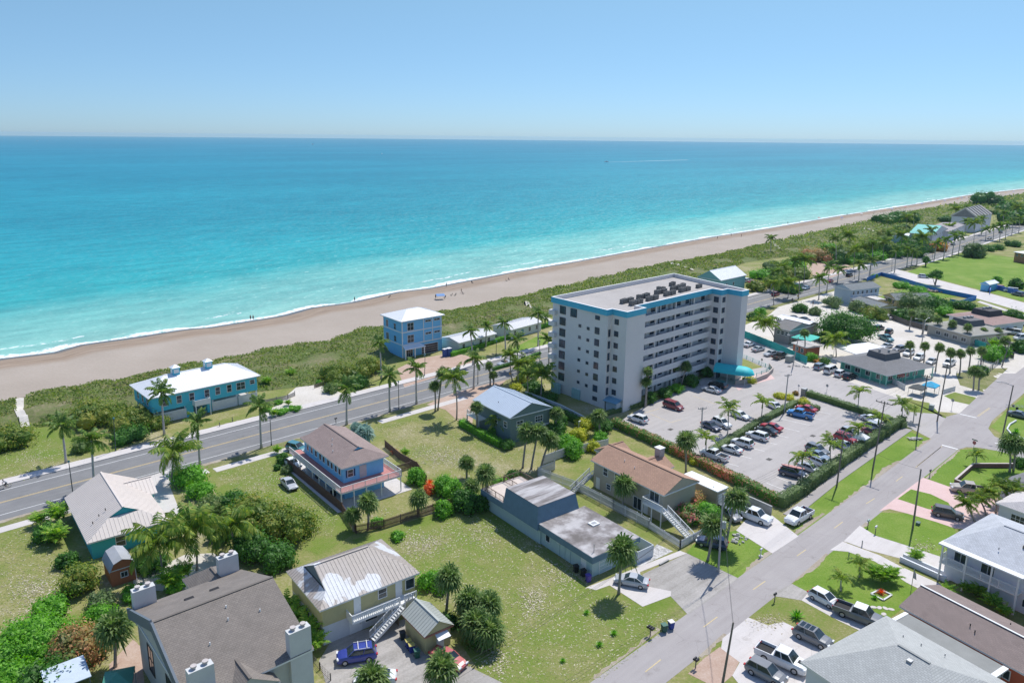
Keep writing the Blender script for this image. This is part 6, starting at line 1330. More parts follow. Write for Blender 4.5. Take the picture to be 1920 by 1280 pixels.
for x,y,w,h,m,l in [(1662,590,7,4,HEDGE,'pale tree beside the orange yellow tree'),(1690,600,8,4.5,DEEP,'dark tree at the left end of the grey fence'),(1770,592,8,4,BRIGHT,'green bushes at the left of the pink roofed office'),(1735,560,8,3.5,BRIGHT,'green bush right of the yellow motel wing'),(1528,590,6,3.5,HEDGE,'grey tree on the sandy car park edge, left'),(1870,668,8,4.2,BRIGHT,'bright bush behind the corner fence'),(1898,600,9,4.5,DEEP,'dark tree at the right edge above the pink roof'),(1912,660,7,4,DEEP,'dark tree at the right edge by the trucks'),(1690,540,9,2.2,BRIGHT,'weedy green bank inside the blue fence, left'),(1722,548,9,2.,BRIGHT,'weedy green bank inside the blue fence, right'),(1425,590,6,3,BRIGHT,'green bush between tower and ocean road'),(1410,600,5,3,DEEP,'dark bush right behind the tower corner'),(1040,815,7,3.2,DEEP,'dark shrub behind the palm grove, left'),(1062,838,6,3.,BRIGHT,'green shrub behind the palm grove, right'),(1132,806,6,2.6,DEEP,'dark shrub at the near corner of the parking lot'),(1098,800,6,2.4,YELLO,'golden shrub between garden wall and parking hedge'),(1000,735,7,3.2,DEEP,'dark shrub left of the tower foot, upper'),(1030,752,6,2.6,DEEP,'dark shrub left of the tower foot, lower'),(985,690,7,3,BRIGHT,'green shrub between road and tower, left'),(1010,700,6,3,DEEP,'dark shrub between road and tower, right'),
  (90,1010,6,3,DEEP,'dark shrub under the left palm clumps'),(125,1060,4,2.4,DEEP,'dark shrub by the aqua house wall'),(415,1010,6,3.4,DEEP,'dark shrub between the coconut palms'),(350,985,6,3,BRIGHT,'green shrub left of the coconut palms'),(250,1120,4,2,BRIGHT,'lime shrub by the garden shed corner'),(95,1150,6,2.6,BRIGHT,'green shrub spreading on the left lot'),(745,1010,3,1.4,BRIGHT,'small green shrub behind the yellow house'),(965,900,4,2.2,DEEP,'dark shrub beside the roof deck'),(940,925,5,3.4,BRIGHT,'green leaves left of the roof deck')]:
    bush((x,y),w,h,m,l,n=int(90*w),ls=.19)
for x,y,w,h,l in [(1272,962,2.6,2.6,'pink flowering shrub at the head of the white stairs'),(1297,985,2.2,2.,'pink flowering shrub beside the white stairs'),(1308,958,2.,2.2,'small pink flowering shrub under the beige gable')]:
    bush((x,y),w,h,BRIGHT,l,n=320,ls=.15,extra=(PINKB,260),nb=5)
# ---- dune scrub: uncountable low leaves ----
mb=MB()
def scrub(n,s0,s1,ls,skip):
    for _ in range(n):
        s=fr(s0,s1); t0=interp(DU,s)+1.2+1.1*math.sin(s*.21)+.8*math.sin(s*.57); t1=min(interp(inner,s),t0-6) if s<900 else t0-25; f=rnd.random()**1.1
        t=t0+(t1-t0)*f
        if f>.45 and math.sin(s*.11+t*.23)+.6*math.sin(s*.27-t*.31)>skip: continue
        z=dh(s,f,t); p=ST(s,t,z+fr(0,.8)*ls*2.6); l=ls*fr(.6,1.5)
        if (toST(p)[0]<60 and abs(PX(p)[0]-40)<9): continue
        nr=Vector((fr(-1,1),fr(-1,1),fr(.0,1.0))).normalized(); tt=nr.cross(Vector((fr(-1,1),fr(-1,1),fr(-1,1)))).normalized(); ww=nr.cross(tt)
        mb.add([p-tt*l,p+ww*l*.5,p+tt*l,p-ww*l*.5],[(0,1,2,3)])
scrub(42000,-10,200,.26,.6); scrub(24000,200,420,.38,.6); scrub(9000,420,760,.6,.5); scrub(3000,760,1250,1.1,.8)
tag(mb.build('dune_scrub',DSCR),label='low green dune scrub along the top of the beach',cat='scrub',kind='stuff')
# grass tufts on the near lots
mb=MB(); TUFT=leafmat('grass_tuft',[(.1,(.08,.13,.02)),(.3,(.12,.15,.03)),(.5,(.24,.22,.11)),(.8,(.34,.32,.24))],trans=.2)
def tufts(poly,n,ls):
    P=[toST(G(*q)) for q in poly]; s0=min(p[0] for p in P);s1=max(p[0] for p in P);t0=min(p[1] for p in P);t1=max(p[1] for p in P); k=0
    while k<n:
        s=fr(s0,s1);t=fr(t0,t1); k+=1; ins=False
        for (a,b),(c,d) in zip(P,P[1:]+P[:1]):
            if (b>t)!=(d>t) and s<a+(c-a)*(t-b)/(d-b): ins=not ins
        if not ins: continue
        p=ST(s,t,.02); l=ls*fr(.5,1.4); a=fr(0,3.14); v=Vector((math.cos(a),math.sin(a),0))*l; u=Vector((fr(-.8,.8),fr(-.8,.8),.12))*l
        mb.add([p-v,p+v,p+v*.6+u,p-v*.6+u],[(0,1,2,3)])
for poly,n in (([(700,1050),(870,960),(960,990),(1090,1095),(1200,1140),(1280,1155),(1130,1275),(940,1275),(820,1120)],12000),([(700,800),(820,780),(1000,850),(950,900),(860,880),(760,850)],9000),([(400,890),(500,860),(640,960),(620,1010),(560,990)],4500),([(0,1010),(60,980),(120,1060),(130,1150),(0,1240)],5000),([(0,850),(60,800),(170,865),(0,915)],3000)): tufts(poly,n,.13)
tag(mb.build('grass',TUFT),label='dry grass tufts and leaf litter on the vacant lots',cat='grass',kind='stuff')
mb=MB(); LIT=leafmat('leaf_litter',[(.1,(.16,.14,.08)),(.5,(.24,.21,.14)),(.9,(.34,.32,.26))],trans=.02)
for x,y,a,b,n in [(830,858,62,20,2600),(790,1020,46,22,1500),(905,1000,60,26,1100),(1000,1125,28,26,1200),(1060,1075,50,26,1300),(1010,1020,30,14,500),(70,1105,46,30,1700),(40,1180,30,40,900),(60,860,45,18,700),(930,1235,30,30,700),(500,905,50,30,500),(700,960,40,14,300),(1440,1165,30,14,400),(1730,1025,24,10,400),(1620,800,60,60,0),(1780,1035,14,8,200),(880,900,50,18,500),(560,960,30,24,350),(1760,735,40,12,200)]:
    for _ in range(int(n*.4)):
        p=G(rnd.gauss(x,a*.55),rnd.gauss(y,b*.55)); 
        if PX(p)[1]>1290: continue
        l=fr(.05,.17); t=fr(0,3.14); v=Vector((math.cos(t),math.sin(t),0))*l; u=Vector((-v.y,v.x,0))*fr(.35,.8); u.z=fr(0,.05); p.z=.045
        mb.add([p-v,p-u*.8,p+v,p+u],[(0,1,2,3)])
tag(mb.build('leaf_litter',LIT),label='pale leaf litter and sand crumbs scattered on the lawns',cat='litter',kind='stuff')
# ================= hedges =================
hedge([(1106,787),(1215,757)],1.0,1.1,HEDGE,'low clipped hedge between the tower corner and the parking bays')
hedge([(1152,798),(1262,848),(1380,905),(1462,948)],1.7,1.7,OLEAN,'long green and pink flowering hedge along the beige house side of the parking lot',34,.15)
hedge([(1462,951),(1500,927),(1556,887),(1600,856),(1655,819),(1692,795)],1.6,2.1,HEDGE,'tall clipped grey green hedge between the parking lot and the street pavement',24,.15)
hedge([(1515,742),(1560,756),(1620,776),(1695,803)],1.7,1.4,HEDGE,'long clipped hedge between the parking lot and the side street')
hedge([(1335,850),(1368,828),(1420,797),(1470,770)],1.5,1.15,HEDGE,'clipped hedge down the middle of the parking lot')
hedge([(1470,770),(1492,758),(1535,770)],1.6,1.1,HEDGE,'curved hedge behind the blue pickup truck')
hedge([(864,797),(905,820),(940,838)],1.5,1.5,BRIGHT,'clipped bright hedge in front of the grey green house')
hedge([(985,748),(1010,762),(1060,783),(1095,800)],1.4,1.6,DEEP,'dark clipped hedge along the wall left of the tower')
hedge([(845,668),(905,650),(1000,620),(1040,608)],1.5,1.2,BRIGHT,'bright green hedge in front of the low cottages')
hedge([(925,694),(960,684),(1012,664)],1.,.8,DEEP,'low dark hedge between cottage lawn and pavement',14,.16)
# ================= fences and walls =================
def fence(px,h,mat,label,kind='board',name='fence',th=.06,cap=None,postm=None,base=0.):
    L=[G(*p) for p in px]; o=thing(name,L[0],0,label,'fence' if name!='garden_wall' else 'wall'); o0=L[0]
    for a,b in zip(L,L[1:]):
        a=a-o0;b=b-o0;d=b-a;ln=d.length;d.normalize(); mb=MB()
        if kind=='board':
            n=max(1,int(ln/.16))
            for i in range(n): p=a+d*(ln*(i+.5)/n); mb.bar(p+Vector((0,0,.04)),p+Vector((0,0,h*fr(.985,1.0))),.13,th,d)
            mb.bar(a+Vector((0,0,h*.3)),b+Vector((0,0,h*.3)),.05,.1); mb.bar(a+Vector((0,0,h*.8)),b+Vector((0,0,h*.8)),.05,.1)
        elif kind=='picket':
            n=max(1,int(ln/.24))
            for i in range(n): p=a+d*(ln*(i+.5)/n); mb.bar(p+Vector((0,0,.06)),p+Vector((0,0,h)),.17,.04,d)
            mb.bar(a+Vector((0,0,h*.25)),b+Vector((0,0,h*.25)),.06,.1); mb.bar(a+Vector((0,0,h*.78)),b+Vector((0,0,h*.78)),.06,.1)
        elif kind=='slat':
            for i in range(int(h/.2)): mb.bar(a+Vector((0,0,.12+i*.2)),b+Vector((0,0,.12+i*.2)),.03,.15)
        elif kind=='mesh':
            for i in range(int(ln/.5)): p=a+d*(ln*i/max(1,int(ln/.5))); mb.bar(p,p+Vector((0,0,h)),.02)
            for i in range(4): mb.bar(a+Vector((0,0,.05+i*h/3.2)),b+Vector((0,0,.05+i*h/3.2)),.03)
        else: mb.bar(a+Vector((0,0,h/2)),b+Vector((0,0,h/2)),th,h)
        mb.build('panel',mat,o)
        if kind=='wall': MB().bar(a+Vector((0,0,h+.04)),b+Vector((0,0,h+.04)),th+.08,.08).build('coping',cap or mat,o)
        else:
            k=max(1,int(ln/2.4))
            for i in range(k+1): p=a+d*(ln*i/k); MB().box(p.x-.06,p.y-.06,0,p.x+.06,p.y+.06,h+.08).build('post',postm or mat,o)
    return o
WPK=pm('white_picket',(.60,.61,.62),.7,.05); BRF=pm('brown_fence',(.20,.125,.095),.9,.2,3.); TEALF=pm('teal_fence',(.05,.40,.38),.75,.12,.4); BLUF=pm('blue_mesh',(.04,.20,.55),.7,.15,.3)
GYF=pm('grey_weathered_fence',(.17,.155,.14),.9,.2)
fence([(1040,880),(1008,893),(1080,919),(1150,956),(1217,991)],1.8,WPK,'long white picket fence between flat roofed and beige houses','picket','picket_fence')
fence([(1217,991),(1275,1028),(1322,1002),(1335,997)],1.3,WPK,'low white picket fence curving round the beige house front yard','picket','picket_fence')
fence([(1018,870),(1060,855),(1140,838)],1.8,WPK,'tall white board fence behind the beige house','board')
fence([(540,876),(642,960)],1.7,BRF,'brown board fence between blue house and lawn')
fence([(642,960),(668,1000),(720,990),(812,960),(880,940)],1.5,BRF,'brown board fence below the blue house yard')
fence([(722,838),(750,862),(782,880),(800,905)],1.5,BRF,'brown fence right of the blue house by the orange plants')
fence([(745,885),(770,878)],1.4,BRF,'short brown fence between house corner and yard')
fence([(1350,612),(1395,632),(1445,652),(1498,676),(1512,682)],2.1,TEALF,'long turquoise board fence in front of the grey restaurant')
fence([(1735,618),(1778,632),(1818,645),(1848,655)],2.,TEALF,'teal board fence along the sandy car park')
fence([(1848,655),(1900,672)],1.8,GYF,'dark weathered fence continuing the teal fence','board')
fence([(1668,598),(1700,610),(1738,620)],1.8,GYF,'grey weathered fence behind the sandy car park')
fence([(1625,527),(1652,517),(1690,527),(1750,546),(1830,562),(1798,572),(1780,568)],1.6,BLUF,'blue screened site fence round the weedy building plot','wall','site_fence',.05,postm=BLUF)
fence([(1855,552),(1858,540),(1920,556)],1.8,pm('cobalt_wall',(.08,.18,.55)),'blue garden wall behind the red suv','wall','garden_wall',.2)
fence([(1833,686),(1843,682),(1860,690)],1.4,METAL,'dark chain link gate on the corner behind the palms','mesh','gate')
fence([(1793,706),(1840,708)],1.5,METAL,'chain link fence behind the raised cabbage palms','mesh','gate')
fence([(1838,710),(1890,668)],1.6,METAL,'wire fence running up the street corner','mesh')
fence([(1769,738),(1790,732)],1.1,WPK,'short white picket fence by the corner footpath','picket','picket_fence')
fence([(1672,718),(1696,731)],1.4,WPK,'white banner fence before the restaurant terrace','board','terrace_screen')
PBW=pm('plum_brick_wall',(.24,.115,.105),.85,.12,2.)
fence([(1900,876),(1824,876),(1790,906),(1815,915)],.8,PBW,'low plum coloured wall with pale coping round the sunken lawn','wall','garden_wall',.28,cap=pm('pale_coping',(.52,.45,.42)))
fence([(1687,1052),(1773,1091)],.75,WW,'low white planter wall between the two drives','wall','garden_wall',.22)
fence([(1693,1045),(1780,1083)],.6,WW,'second side of the white planter between the drives','wall','garden_wall',.2)
fence([(1905,790),(1893,797),(1888,806),(1897,816),(1925,826)],.3,WPK,'curved white kerb edging the corner flower bed','wall','garden_wall',.2)
fence([(985,745),(1050,770),(1098,795),(1085,803)],1.5,pm('white_screen_wall',(.56,.60,.62)),'white garden wall on the left side of the tower','wall','garden_wall',.2)
fence([(1378,663),(1447,693),(1418,706)],.95,TEALF,'turquoise railing on the tower terrace edge','mesh','terrace_railing',postm=TEALF)
fence([(1378,722),(1418,716),(1438,708),(1449,697),(1442,688)],1.1,pm('tan_terrace_wall',(.40,.35,.31)),'curved tan terrace wall beside the canopy','wall','garden_wall',.25)
fence([(497,757),(540,748),(553,742)],1.2,pm('grey_slats',(.30,.28,.26)),'grey slatted fence with planting by the pavilion drive','slat')
fence([(590,728),(607,722)],1.2,pm('brown_slats',(.25,.19,.14)),'short wooden slatted screen right of the pavilion drive','slat')
fence([(1446,965),(1408,948),(1395,944)],1.5,pm('grey_block_wall',(.36,.36,.36)),'grey block wall beside the white pickup truck','wall','garden_wall',.2)
fence([(620,1275),(600,1255),(575,1225)],.9,GYF,'thin garden wire fence below the shingled house','mesh')
# square planting bed + stepping stones
sq=[(1633,1114),(1650,1106),(1672,1116),(1656,1126),(1633,1114)]; fence(sq,.12,WPK,'white square edging of the small planting bed','wall','bed_edging',.15)
stone=MB(); p=[(math.cos(a)*.42,math.sin(a)*.3) for a in [k*.7 for k in range(9)]]; sm=stone.prism(p,0,.05).mesh('stone',CONC)
for i,(x,y) in enumerate([(1608,1138),(1618,1138),(1629,1138),(1638,1138),(1649,1139),(1660,1140),(1671,1142),(1657,1151)]):
    o=bpy.data.objects.new('stepping_stone',sm); COL.objects.link(o); o.location=G(x,y)+Vector((0,0,.01)); o.rotation_euler.z=i
    tag(o,'pale oval stepping stone, %s from the pickup truck'%['first','second','third','fourth','fifth','sixth','seventh','eighth and lowest'][i],'stepping stone','stepping stones on the lawn')
# ================= vehicles =================
P='cars in the tower parking lot'
C=[('suv','white',(1214,796),(1178,784),'white compact suv alone by the low hedge at the tower corner',P),('minivan','maroon',(1246,760),(1279,771),'dark red minivan parked facing out beside the shrubs',P),('sedan','white',(1351,739),(1317,730),'white saloon parked in the tower shadow near the canopy',P),('suv','black',(1361,730),(1330,722),'dark suv beside the white saloon under the tower',P),
('sedan','navy',(1316,796),(1350,811),'navy saloon half hidden by palm leaves in the middle row',P),('suv','white',(1336,791),(1370,806),'white suv nosing the middle hedge under an arching palm',P),('sedan','white',(1372,777),(1404,789),'white saloon facing right behind the arching palm',P),('sedan','white',(1445,762),(1462,770),'white saloon nosing the hedge beside the utility pole',P),
('pickup','white',(1366,868),(1312,850),'white pickup truck at the near end of the parked row',P),('sedan','white',(1391,853),(1348,840),'white saloon next to the white pickup truck',P),('suv','white',(1413,842),(1369,829),'white three row suv between saloon and crossover',P),('suv','white',(1441,829),(1399,816),'white crossover next to the black saloon',P),('sedan','black',(1458,818),(1416,806),'black saloon between white crossover and red saloon',P),('sedan','red',(1467,811),(1424,799),'red saloon in the middle of the parked row',P),('pickup','blue',(1525,787),(1476,776),'bright blue double cab pickup truck by the curved hedge',P),('sedan','red',(1528,775),(1494,766),'red saloon tucked behind the blue pickup truck',P),
('suv','navy',(1468,888),(1503,897),'dark blue suv with a pink board on its roof',P),('sedan','silver',(1504,877),(1534,889),'silver saloon partly under palm leaves next to the board carrying suv',P),('sedan','steel',(1516,852),(1552,866),'steel blue saloon facing the street hedge',P),('suv','grey',(1514,842),(1550,856),'grey suv beside the steel blue saloon',P),('hatch','white',(1526,868),(1550,878),'white hatchback nosing the street hedge under a palm',P),('suv','red',(1566,821),(1604,834),'red suv facing the street hedge under an arching palm',P),('sedan','white',(1570,836),(1598,846),'white saloon beside the red suv',P),('suv','silver',(1580,812),(1612,824),'silver suv behind the small white parasol',P),('suv','silver',(1628,802),(1658,812),'silver suv at the upper end of the hedge row',P),('sedan','maroon',(1622,810),(1648,820),'maroon saloon near the upper end of the hedge row',P),('sedan','white',(1620,786),(1646,795),'white saloon in the last bay by the far hedge',P),
('suv','steel',(1526,696),(1547,687),'steel blue suv at the left of four cars before the restaurant',None),('van','white',(1546,703),(1567,694),'small white van, second of four before the restaurant',None),('suv','white',(1565,709),(1586,700),'white suv, third of four before the restaurant',None),('suv','black',(1581,714),(1604,706),'black suv, right of four before the restaurant',None),
('sedan','white',(1396,652),(1412,646),'white saloon closest to the tower along the turquoise fence',None),('sedan','silver',(1410,661),(1433,655),'silver saloon, second along the turquoise fence',None),('sedan','silver',(1458,664),(1432,669),'pale silver saloon, third along the turquoise fence',None),('pickup','black',(1448,676),(1476,667),'black pickup truck at the end of the turquoise fence row',None),
('suv','black',(1633,622),(1661,615),'black suv right of the fig tree, upper',None),('suv','black',(1658,632),(1675,619),'black suv right of the fig tree, behind the teal truck',None),('pickup','teal',(1646,632),(1676,644),'dark teal truck on the sand right of the fig tree',None),
('suv','white',(1712,662),(1694,670),'white suv behind the restaurant, left of the row',None),('suv','white',(1732,670),(1713,679),'white suv behind the restaurant, second',None),('sedan','silver',(1756,676),(1736,686),'silver saloon behind the restaurant, third',None),('pickup','white',(1790,679),(1768,692),'white pickup behind the restaurant, right of the row',None),('suv','grey',(1696,656),(1674,661),'grey suv just beyond the restaurant roof',None),('sedan','silver',(1671,650),(1652,655),'silver car behind the restaurant roof, leftmost',None),
('sedan','red',(1846,643),(1828,639),'red saloon behind the teal fence',None),('suv','white',(1870,634),(1848,638),'white suv behind the teal fence',None),('pickup','white',(1916,652),(1890,658),'white pickup at the corner of the rear car park',None),('van','white',(1906,628),(1888,625),'white van with long roof behind the corner palm',None),('van','white',(1925,637),(1905,638),'white box bodied truck at the right edge',None),
('convert','silver',(960,681),(932,688),'silver car driving on the ocean road left of the tower',None),('sedan','steel',(1522,539),(1500,546),'blue grey car driving on the far road',None),('sedan','red',(1546,533),(1566,525),'red car driving on the far road',None),('suv','black',(1581,522),(1603,515),'black suv driving on the far road',None),('suv','maroon',(1444,558),(1464,551),'dark maroon suv on the road right of the tower',None),('sedan','grey',(1779,462),(1794,457),'small grey car far along the road',None),('suv','grey',(1870,439),(1882,435),'small dark suv far along the road',None),('sedan','black',(1860,447),(1850,450),'black car farther down the promenade',None),
('suv','white',(1722,520),(1741,522),'white suv parked on the verge of the field road',None),('sedan','white',(1596,483),(1608,486),'white car parked by the seaside grove, left',None),('sedan','white',(1605,487),(1618,488),'white car parked by the seaside grove, right',None),
('suv','white',(1394,530),(1408,527),'white suv parked beyond the mint beach house',None),('sedan','red',(1404,532),(1419,530),'red car behind the white suv beyond the beach house',None),('sedan','red',(1409,540),(1425,537),'red car nearest the road beyond the beach house',None),
('suv','red',(1880,543),(1863,540),'red suv in front of the blue garden wall',None),('van','white',(1904,549),(1886,547),'white minibus in front of the blue garden wall',None),('suv','grey',(1916,556),(1900,553),'dark suv under the tree at the right edge',None),('sedan','white',(1858,541),(1844,539),'white car behind the blue hut',None),
('sedan','white',(1738,556),(1720,553),'white saloon beside the yellow motel wing',None),('sedan','white',(1690,577),(1672,575),'white saloon at the end of the motel',None),('sedan','white',(1670,599),(1656,595),'white saloon under the orange tree',None),('sedan','grey',(1492,600),(1480,597),'grey car behind the white roofed store',None),('sedan','black',(1512,603),(1500,600),'black car on the sand behind the store',None),
('sedan','silver',(532,902),(553,923),'silver saloon parked on the lawn by the brown fence',None),('suv','teal',(546,842),(568,848),'teal suv in the drive under the blue house',None),('sedan','white',(540,868),(556,878),'white car at the end of the blue house fence',None),
('suv','cobalt',(697,1231),(641,1240),'cobalt blue suv with silver roof rack in the yellow house yard',None),('sedan','white',(740,1276),(668,1280),'white saloon under the palms at the bottom edge',None),('sedan','salmon',(815,1228),(868,1256),'faded red saloon behind the palms at the bottom edge',None),
('sedan','silver',(1215,1101),(1153,1089),'silver saloon in the concrete drive below the round palm',None),('suv','navy',(1361,1030),(1308,1018),'dark blue wagon parked on grass beside the utility pole',None),('pickup','white',(1386,964),(1438,983),'white pickup truck in the drive beside the block wall',None),('suv','grey',(1345,956),(1388,984),'grey suv under the palm beside the white pickup',None),
('pickup','white',(1516,964),(1478,986),'white utility pickup parked at the street kerb',None),('hatch','white',(1521,1116),(1568,1141),'white hatchback on the narrow drive',None),('pickup','grey',(1579,1149),(1640,1172),'grey pickup with white cab roof nosing the hip roofed house',None),('suv','grey',(1497,1189),(1550,1214),'dark grey suv with glass roof panels in the wide drive',None),('pickup','white',(1427,1226),(1505,1261),'white pickup truck with black bonnet scoop at the bottom edge',None),('suv','grey',(1407,1254),(1465,1284),'grey suv at the bottom edge beside the white pickup',None),
('pickup','gold',(1846,928),(1789,920),'beige four door pickup on the pink drive',None),('suv','brown',(1749,963),(1803,974),'brown suv on the lower loop of the pink drive',None),('sedan','grey',(1893,778),(1930,787),'dark grey saloon at the right edge by the corner lawn',None),('sedan','grey',(1902,606),(1918,610),'dark car beyond the pink roofed office',None)]
carobj={}
for k,c,r,f,l,g in C:
    sc=1.06 if k in('pickup',) and r[1]>900 else 1.; carobj[l]=car(k,c,r,f,l,g,sc)
def rack(lbl,build):
    o=carobj[lbl]; 
    return o
o=carobj['cobalt blue suv with silver roof rack in the yellow house yard']; mb=MB()
for x in (-1.2,-.2): mb.bar((x,-.75,1.84),(x,.75,1.84),.09)
mb.bar((-1.5,-.68,1.8),(.3,-.68,1.8),.05).bar((-1.5,.68,1.8),(.3,.68,1.8),.05); mb.build('roof_rack',pm('silver_bar',(.6,.6,.62),.3),o)
o=carobj['grey pickup with white cab roof nosing the hip roofed house']; MB().box(-.55,-.72,1.876,.84,.72,1.9).build('cab_roof',WHITE,o)
o=carobj['white pickup truck with black bonnet scoop at the bottom edge']; MB().box(1.75,-.3,1.13,2.2,.3,1.19).build('bonnet_scoop',DARK,o)
o=carobj['dark grey suv with glass roof panels in the wide drive']; 
for i in range(3): MB().box(-1.6+i*.6,-.55,1.716,-1.1+i*.6,.55,1.73).build('roof_panel',CARGLASS,o)
# pink board on the navy suv
o=carobj['dark blue suv with a pink board on its roof']; p=o.location.copy(); rz=o.rotation_euler.z; mb=MB(); out=[]
for i in range(13): t=i/12; out.append((-2.1+4.2*t,.42*math.sin(math.pi*min(1,max(0,t)))**.55))
pl=[(x,y) for x,y in out]+[(x,-y) for x,y in out[::-1][1:-1]]; kb=MB().prism(pl,1.78,1.93).build('kayak',pm('salmon_board',(.55,.25,.22),.5),loc=p,rz=rz+.1); tag(kb,'salmon pink kayak strapped on the dark blue suv roof','kayak')
for x in (-.8,.6): MB().box(x,-.46,1.74,x+.07,.46,1.96).build('strap',DARK,kb)
# ================= poles, lamps, wires =================
WOOD=pm('utility_pole_wood',(.19,.165,.145),.9,.2,2.); GRYP=pm('concrete_pole',(.36,.35,.33),.85,.12)
def pole(base,top,label,arm=0,az=None,r=.13,mat=WOOD,light=None,tf=False,name='utility_pole'):
    b,t=top_of(base,top); d=t-b; o=thing(name,b,0,label,'utility pole' if name=='utility_pole' else 'street light')
    MB().tube([(0,0,-.1),d],[r*1.25,r*.8],8).build('pole',mat,o); a=R(az if az is not None else -47); u=Vector((math.cos(a),math.sin(a),0)); W=[]
    if arm:
        c=MB(); q=d+Vector((0,0,-.35)); c.bar(q-u*arm,q+u*arm,.12,.14); 
        c.bar(q-u*arm*.5,q+Vector((0,0,-.7)),.04).bar(q+u*arm*.5,q+Vector((0,0,-.7)),.04); ca=c.build('crossarm',mat,o)
        for k in (-.95,-.35,.35,.95): MB().tube([q+u*arm*k+Vector((0,0,.07)),q+u*arm*k+Vector((0,0,.32))],.06,6).build('insulator',pm('insulator',(.3,.3,.31)),ca); W.append(b+q+u*arm*k+Vector((0,0,.32)))
    else: W=[b+d]
    if tf: q=d*.62; MB().tube([q+Vector((.3,-.3,-.5)),q+Vector((.3,-.3,.5))],.28,10).build('transformer',pm('transformer_grey',(.33,.37,.36)),o)
    if light:
        for k in light:
            q=d+Vector((0,0,-.2)); v=Vector((math.cos(R(k)),math.sin(R(k)),0)); lm=MB().tube([q,q+v*1.4+Vector((0,0,.5)),q+v*2.4+Vector((0,0,.55))],.05,6).build('lamp_arm',METAL,o); MB().box(-.35,-.12,-.06,.35,.12,.06).build('lamp_head',pm('lamp_white',(.6,.6,.6)),lm,loc=q+v*2.6+Vector((0,0,.52)),rz=R(k))
    return W
w1=pole((1568.7,912),(1583,808),'utility pole on the pavement by the tall hedge, nearer one',1.2)
w2=pole((1636,882),(1659,752),'tall utility pole with crossarm on the hedge pavement, beyond the nearer one',1.5)
w3=pole((1719,819),(1739,703),'leaning utility pole at the street crossing beside the rubble',1.1)
w4=pole((1757,790),(1777,682),'tall utility pole on the opposite kerb of the crossing',.5)
w5=pole((1354,1284),(1375,1166),'leaning bare utility pole in the bottom drive')
w6=pole((1879,819),(1900,722),'utility pole at the right side of the crossing',0,light=[150])
w7=pole((1711,992),(1727,879),'utility pole on the lawn below the pink drive')
w8=pole((1347,1072),(1356,925),'utility pole with transformer by the leaning palms',0,tf=True,mat=GRYP)
w9=pole((1878,688),(1894,640),'utility pole at the rear car park corner',.6); w10=pole((1470,775),(1478,701),'concrete lamp pole in the entrance bed with two short arms',.9,az=20,mat=GRYP)
w11=pole((1315,815),(1317,763),'concrete lamp pole behind the middle hedge',.9,az=10,mat=GRYP)
pole((1486,690),(1497,632),'curved arm street lamp by the turquoise fence',0,mat=GRYP,light=[150],name='street_lamp'); pole((1728,645),(1735,600),'twin arm street lamp in the sandy car park',0,mat=GRYP,light=[40,170],name='street_lamp')
for b,t,l in [((137,927),(129,866),'slim dark lamp post left of the tan roof'),((217,845),(213,785),'slim lamp post with twin teal heads by the sea grapes'),((509,835),(506,777),'slim dark lamp post on the verge left of the blue house'),((748,767),(747,716),'slim dark lamp post on the verge right of the blue house'),((796,705),(797,665),'slim lamp post before the tall blue house'),((896,720),(896,685),'slim lamp post behind the full headed palm'),((930,668),(931,640),'slim lamp post at the cottage lawn'),((1012,685),(1012,640),'slim lamp post beside the palm left of the tower'),((1602,523),(1603,500),'slim lamp post on the far road, left'),((1632,518),(1634,490),'slim lamp post on the far road, middle'),((1672,508),(1673,480),'slim lamp post on the far road, right'),((1748,488),(1749,463),'slim lamp post by the playing field')]:
    b_,t_=top_of(b,t); o=thing('lamp_post',b_,0,l,'lamp post'); MB().tube([(0,0,0),t_-b_],[.09,.06],8).tube([(0,0,0),(0,0,.4)],.14,8).build('post',pm('dark_green_post',(.06,.08,.075),.5),o); hd=MB().ball(tuple(t_-b_+Vector((0,0,.12))),.2,8,6).build('lamp_head',pm('lamp_teal',(.10,.25,.26)),o)
def wire(a,b,sag,label,r=.014):
    pts=[]
    for i in range(17): t=i/16; p=a.lerp(b,t); p.z-=sag*4*t*(1-t); pts.append(p)
    o=MB().tube([p-a for p in pts],r,4).build('power_line',pm('cable',(.05,.05,.05),.6),loc=a); tag(o,label,'power line','overhead lines along the street')
for i,(x,y) in enumerate(zip(w1,w2)): wire(x,y,.5,'overhead wire between the two hedge poles, %s strand'%['left','second','third','right'][i])
for i,(x,y) in enumerate(zip(w2,w3)): wire(x,y,.5,'overhead wire between tall hedge pole and crossing pole, %s strand'%['left','second','third','right'][i])
for i,x in enumerate(w1): wire(x,w8[0]+Vector((0,0,-.3*i)),.9,'overhead wire from nearer hedge pole to transformer pole, %s strand'%['top','second','third','lowest'][i])
q=G(880,1290); 
for i in range(3): wire(w8[0]+Vector((0,0,-.5*i)),Vector((q.x-6,q.y-14+i*1.2,8.5)),1.2,'overhead wire crossing the lower lawn, %s of three'%['upper','middle','lower'][i],.016)
for i in range(2): wire(w8[0]+Vector((0,0,-.4*i)),w5[0]+Vector((0,0,-.4*i)),.8,'wire over the street to the leaning pole, %s'%['upper','lower'][i])
wire(w1[0],w7[0],1.,'sagging wire over the street to the lawn pole'); wire(w4[0],w6[0],.6,'wire across the crossing to the right pole')
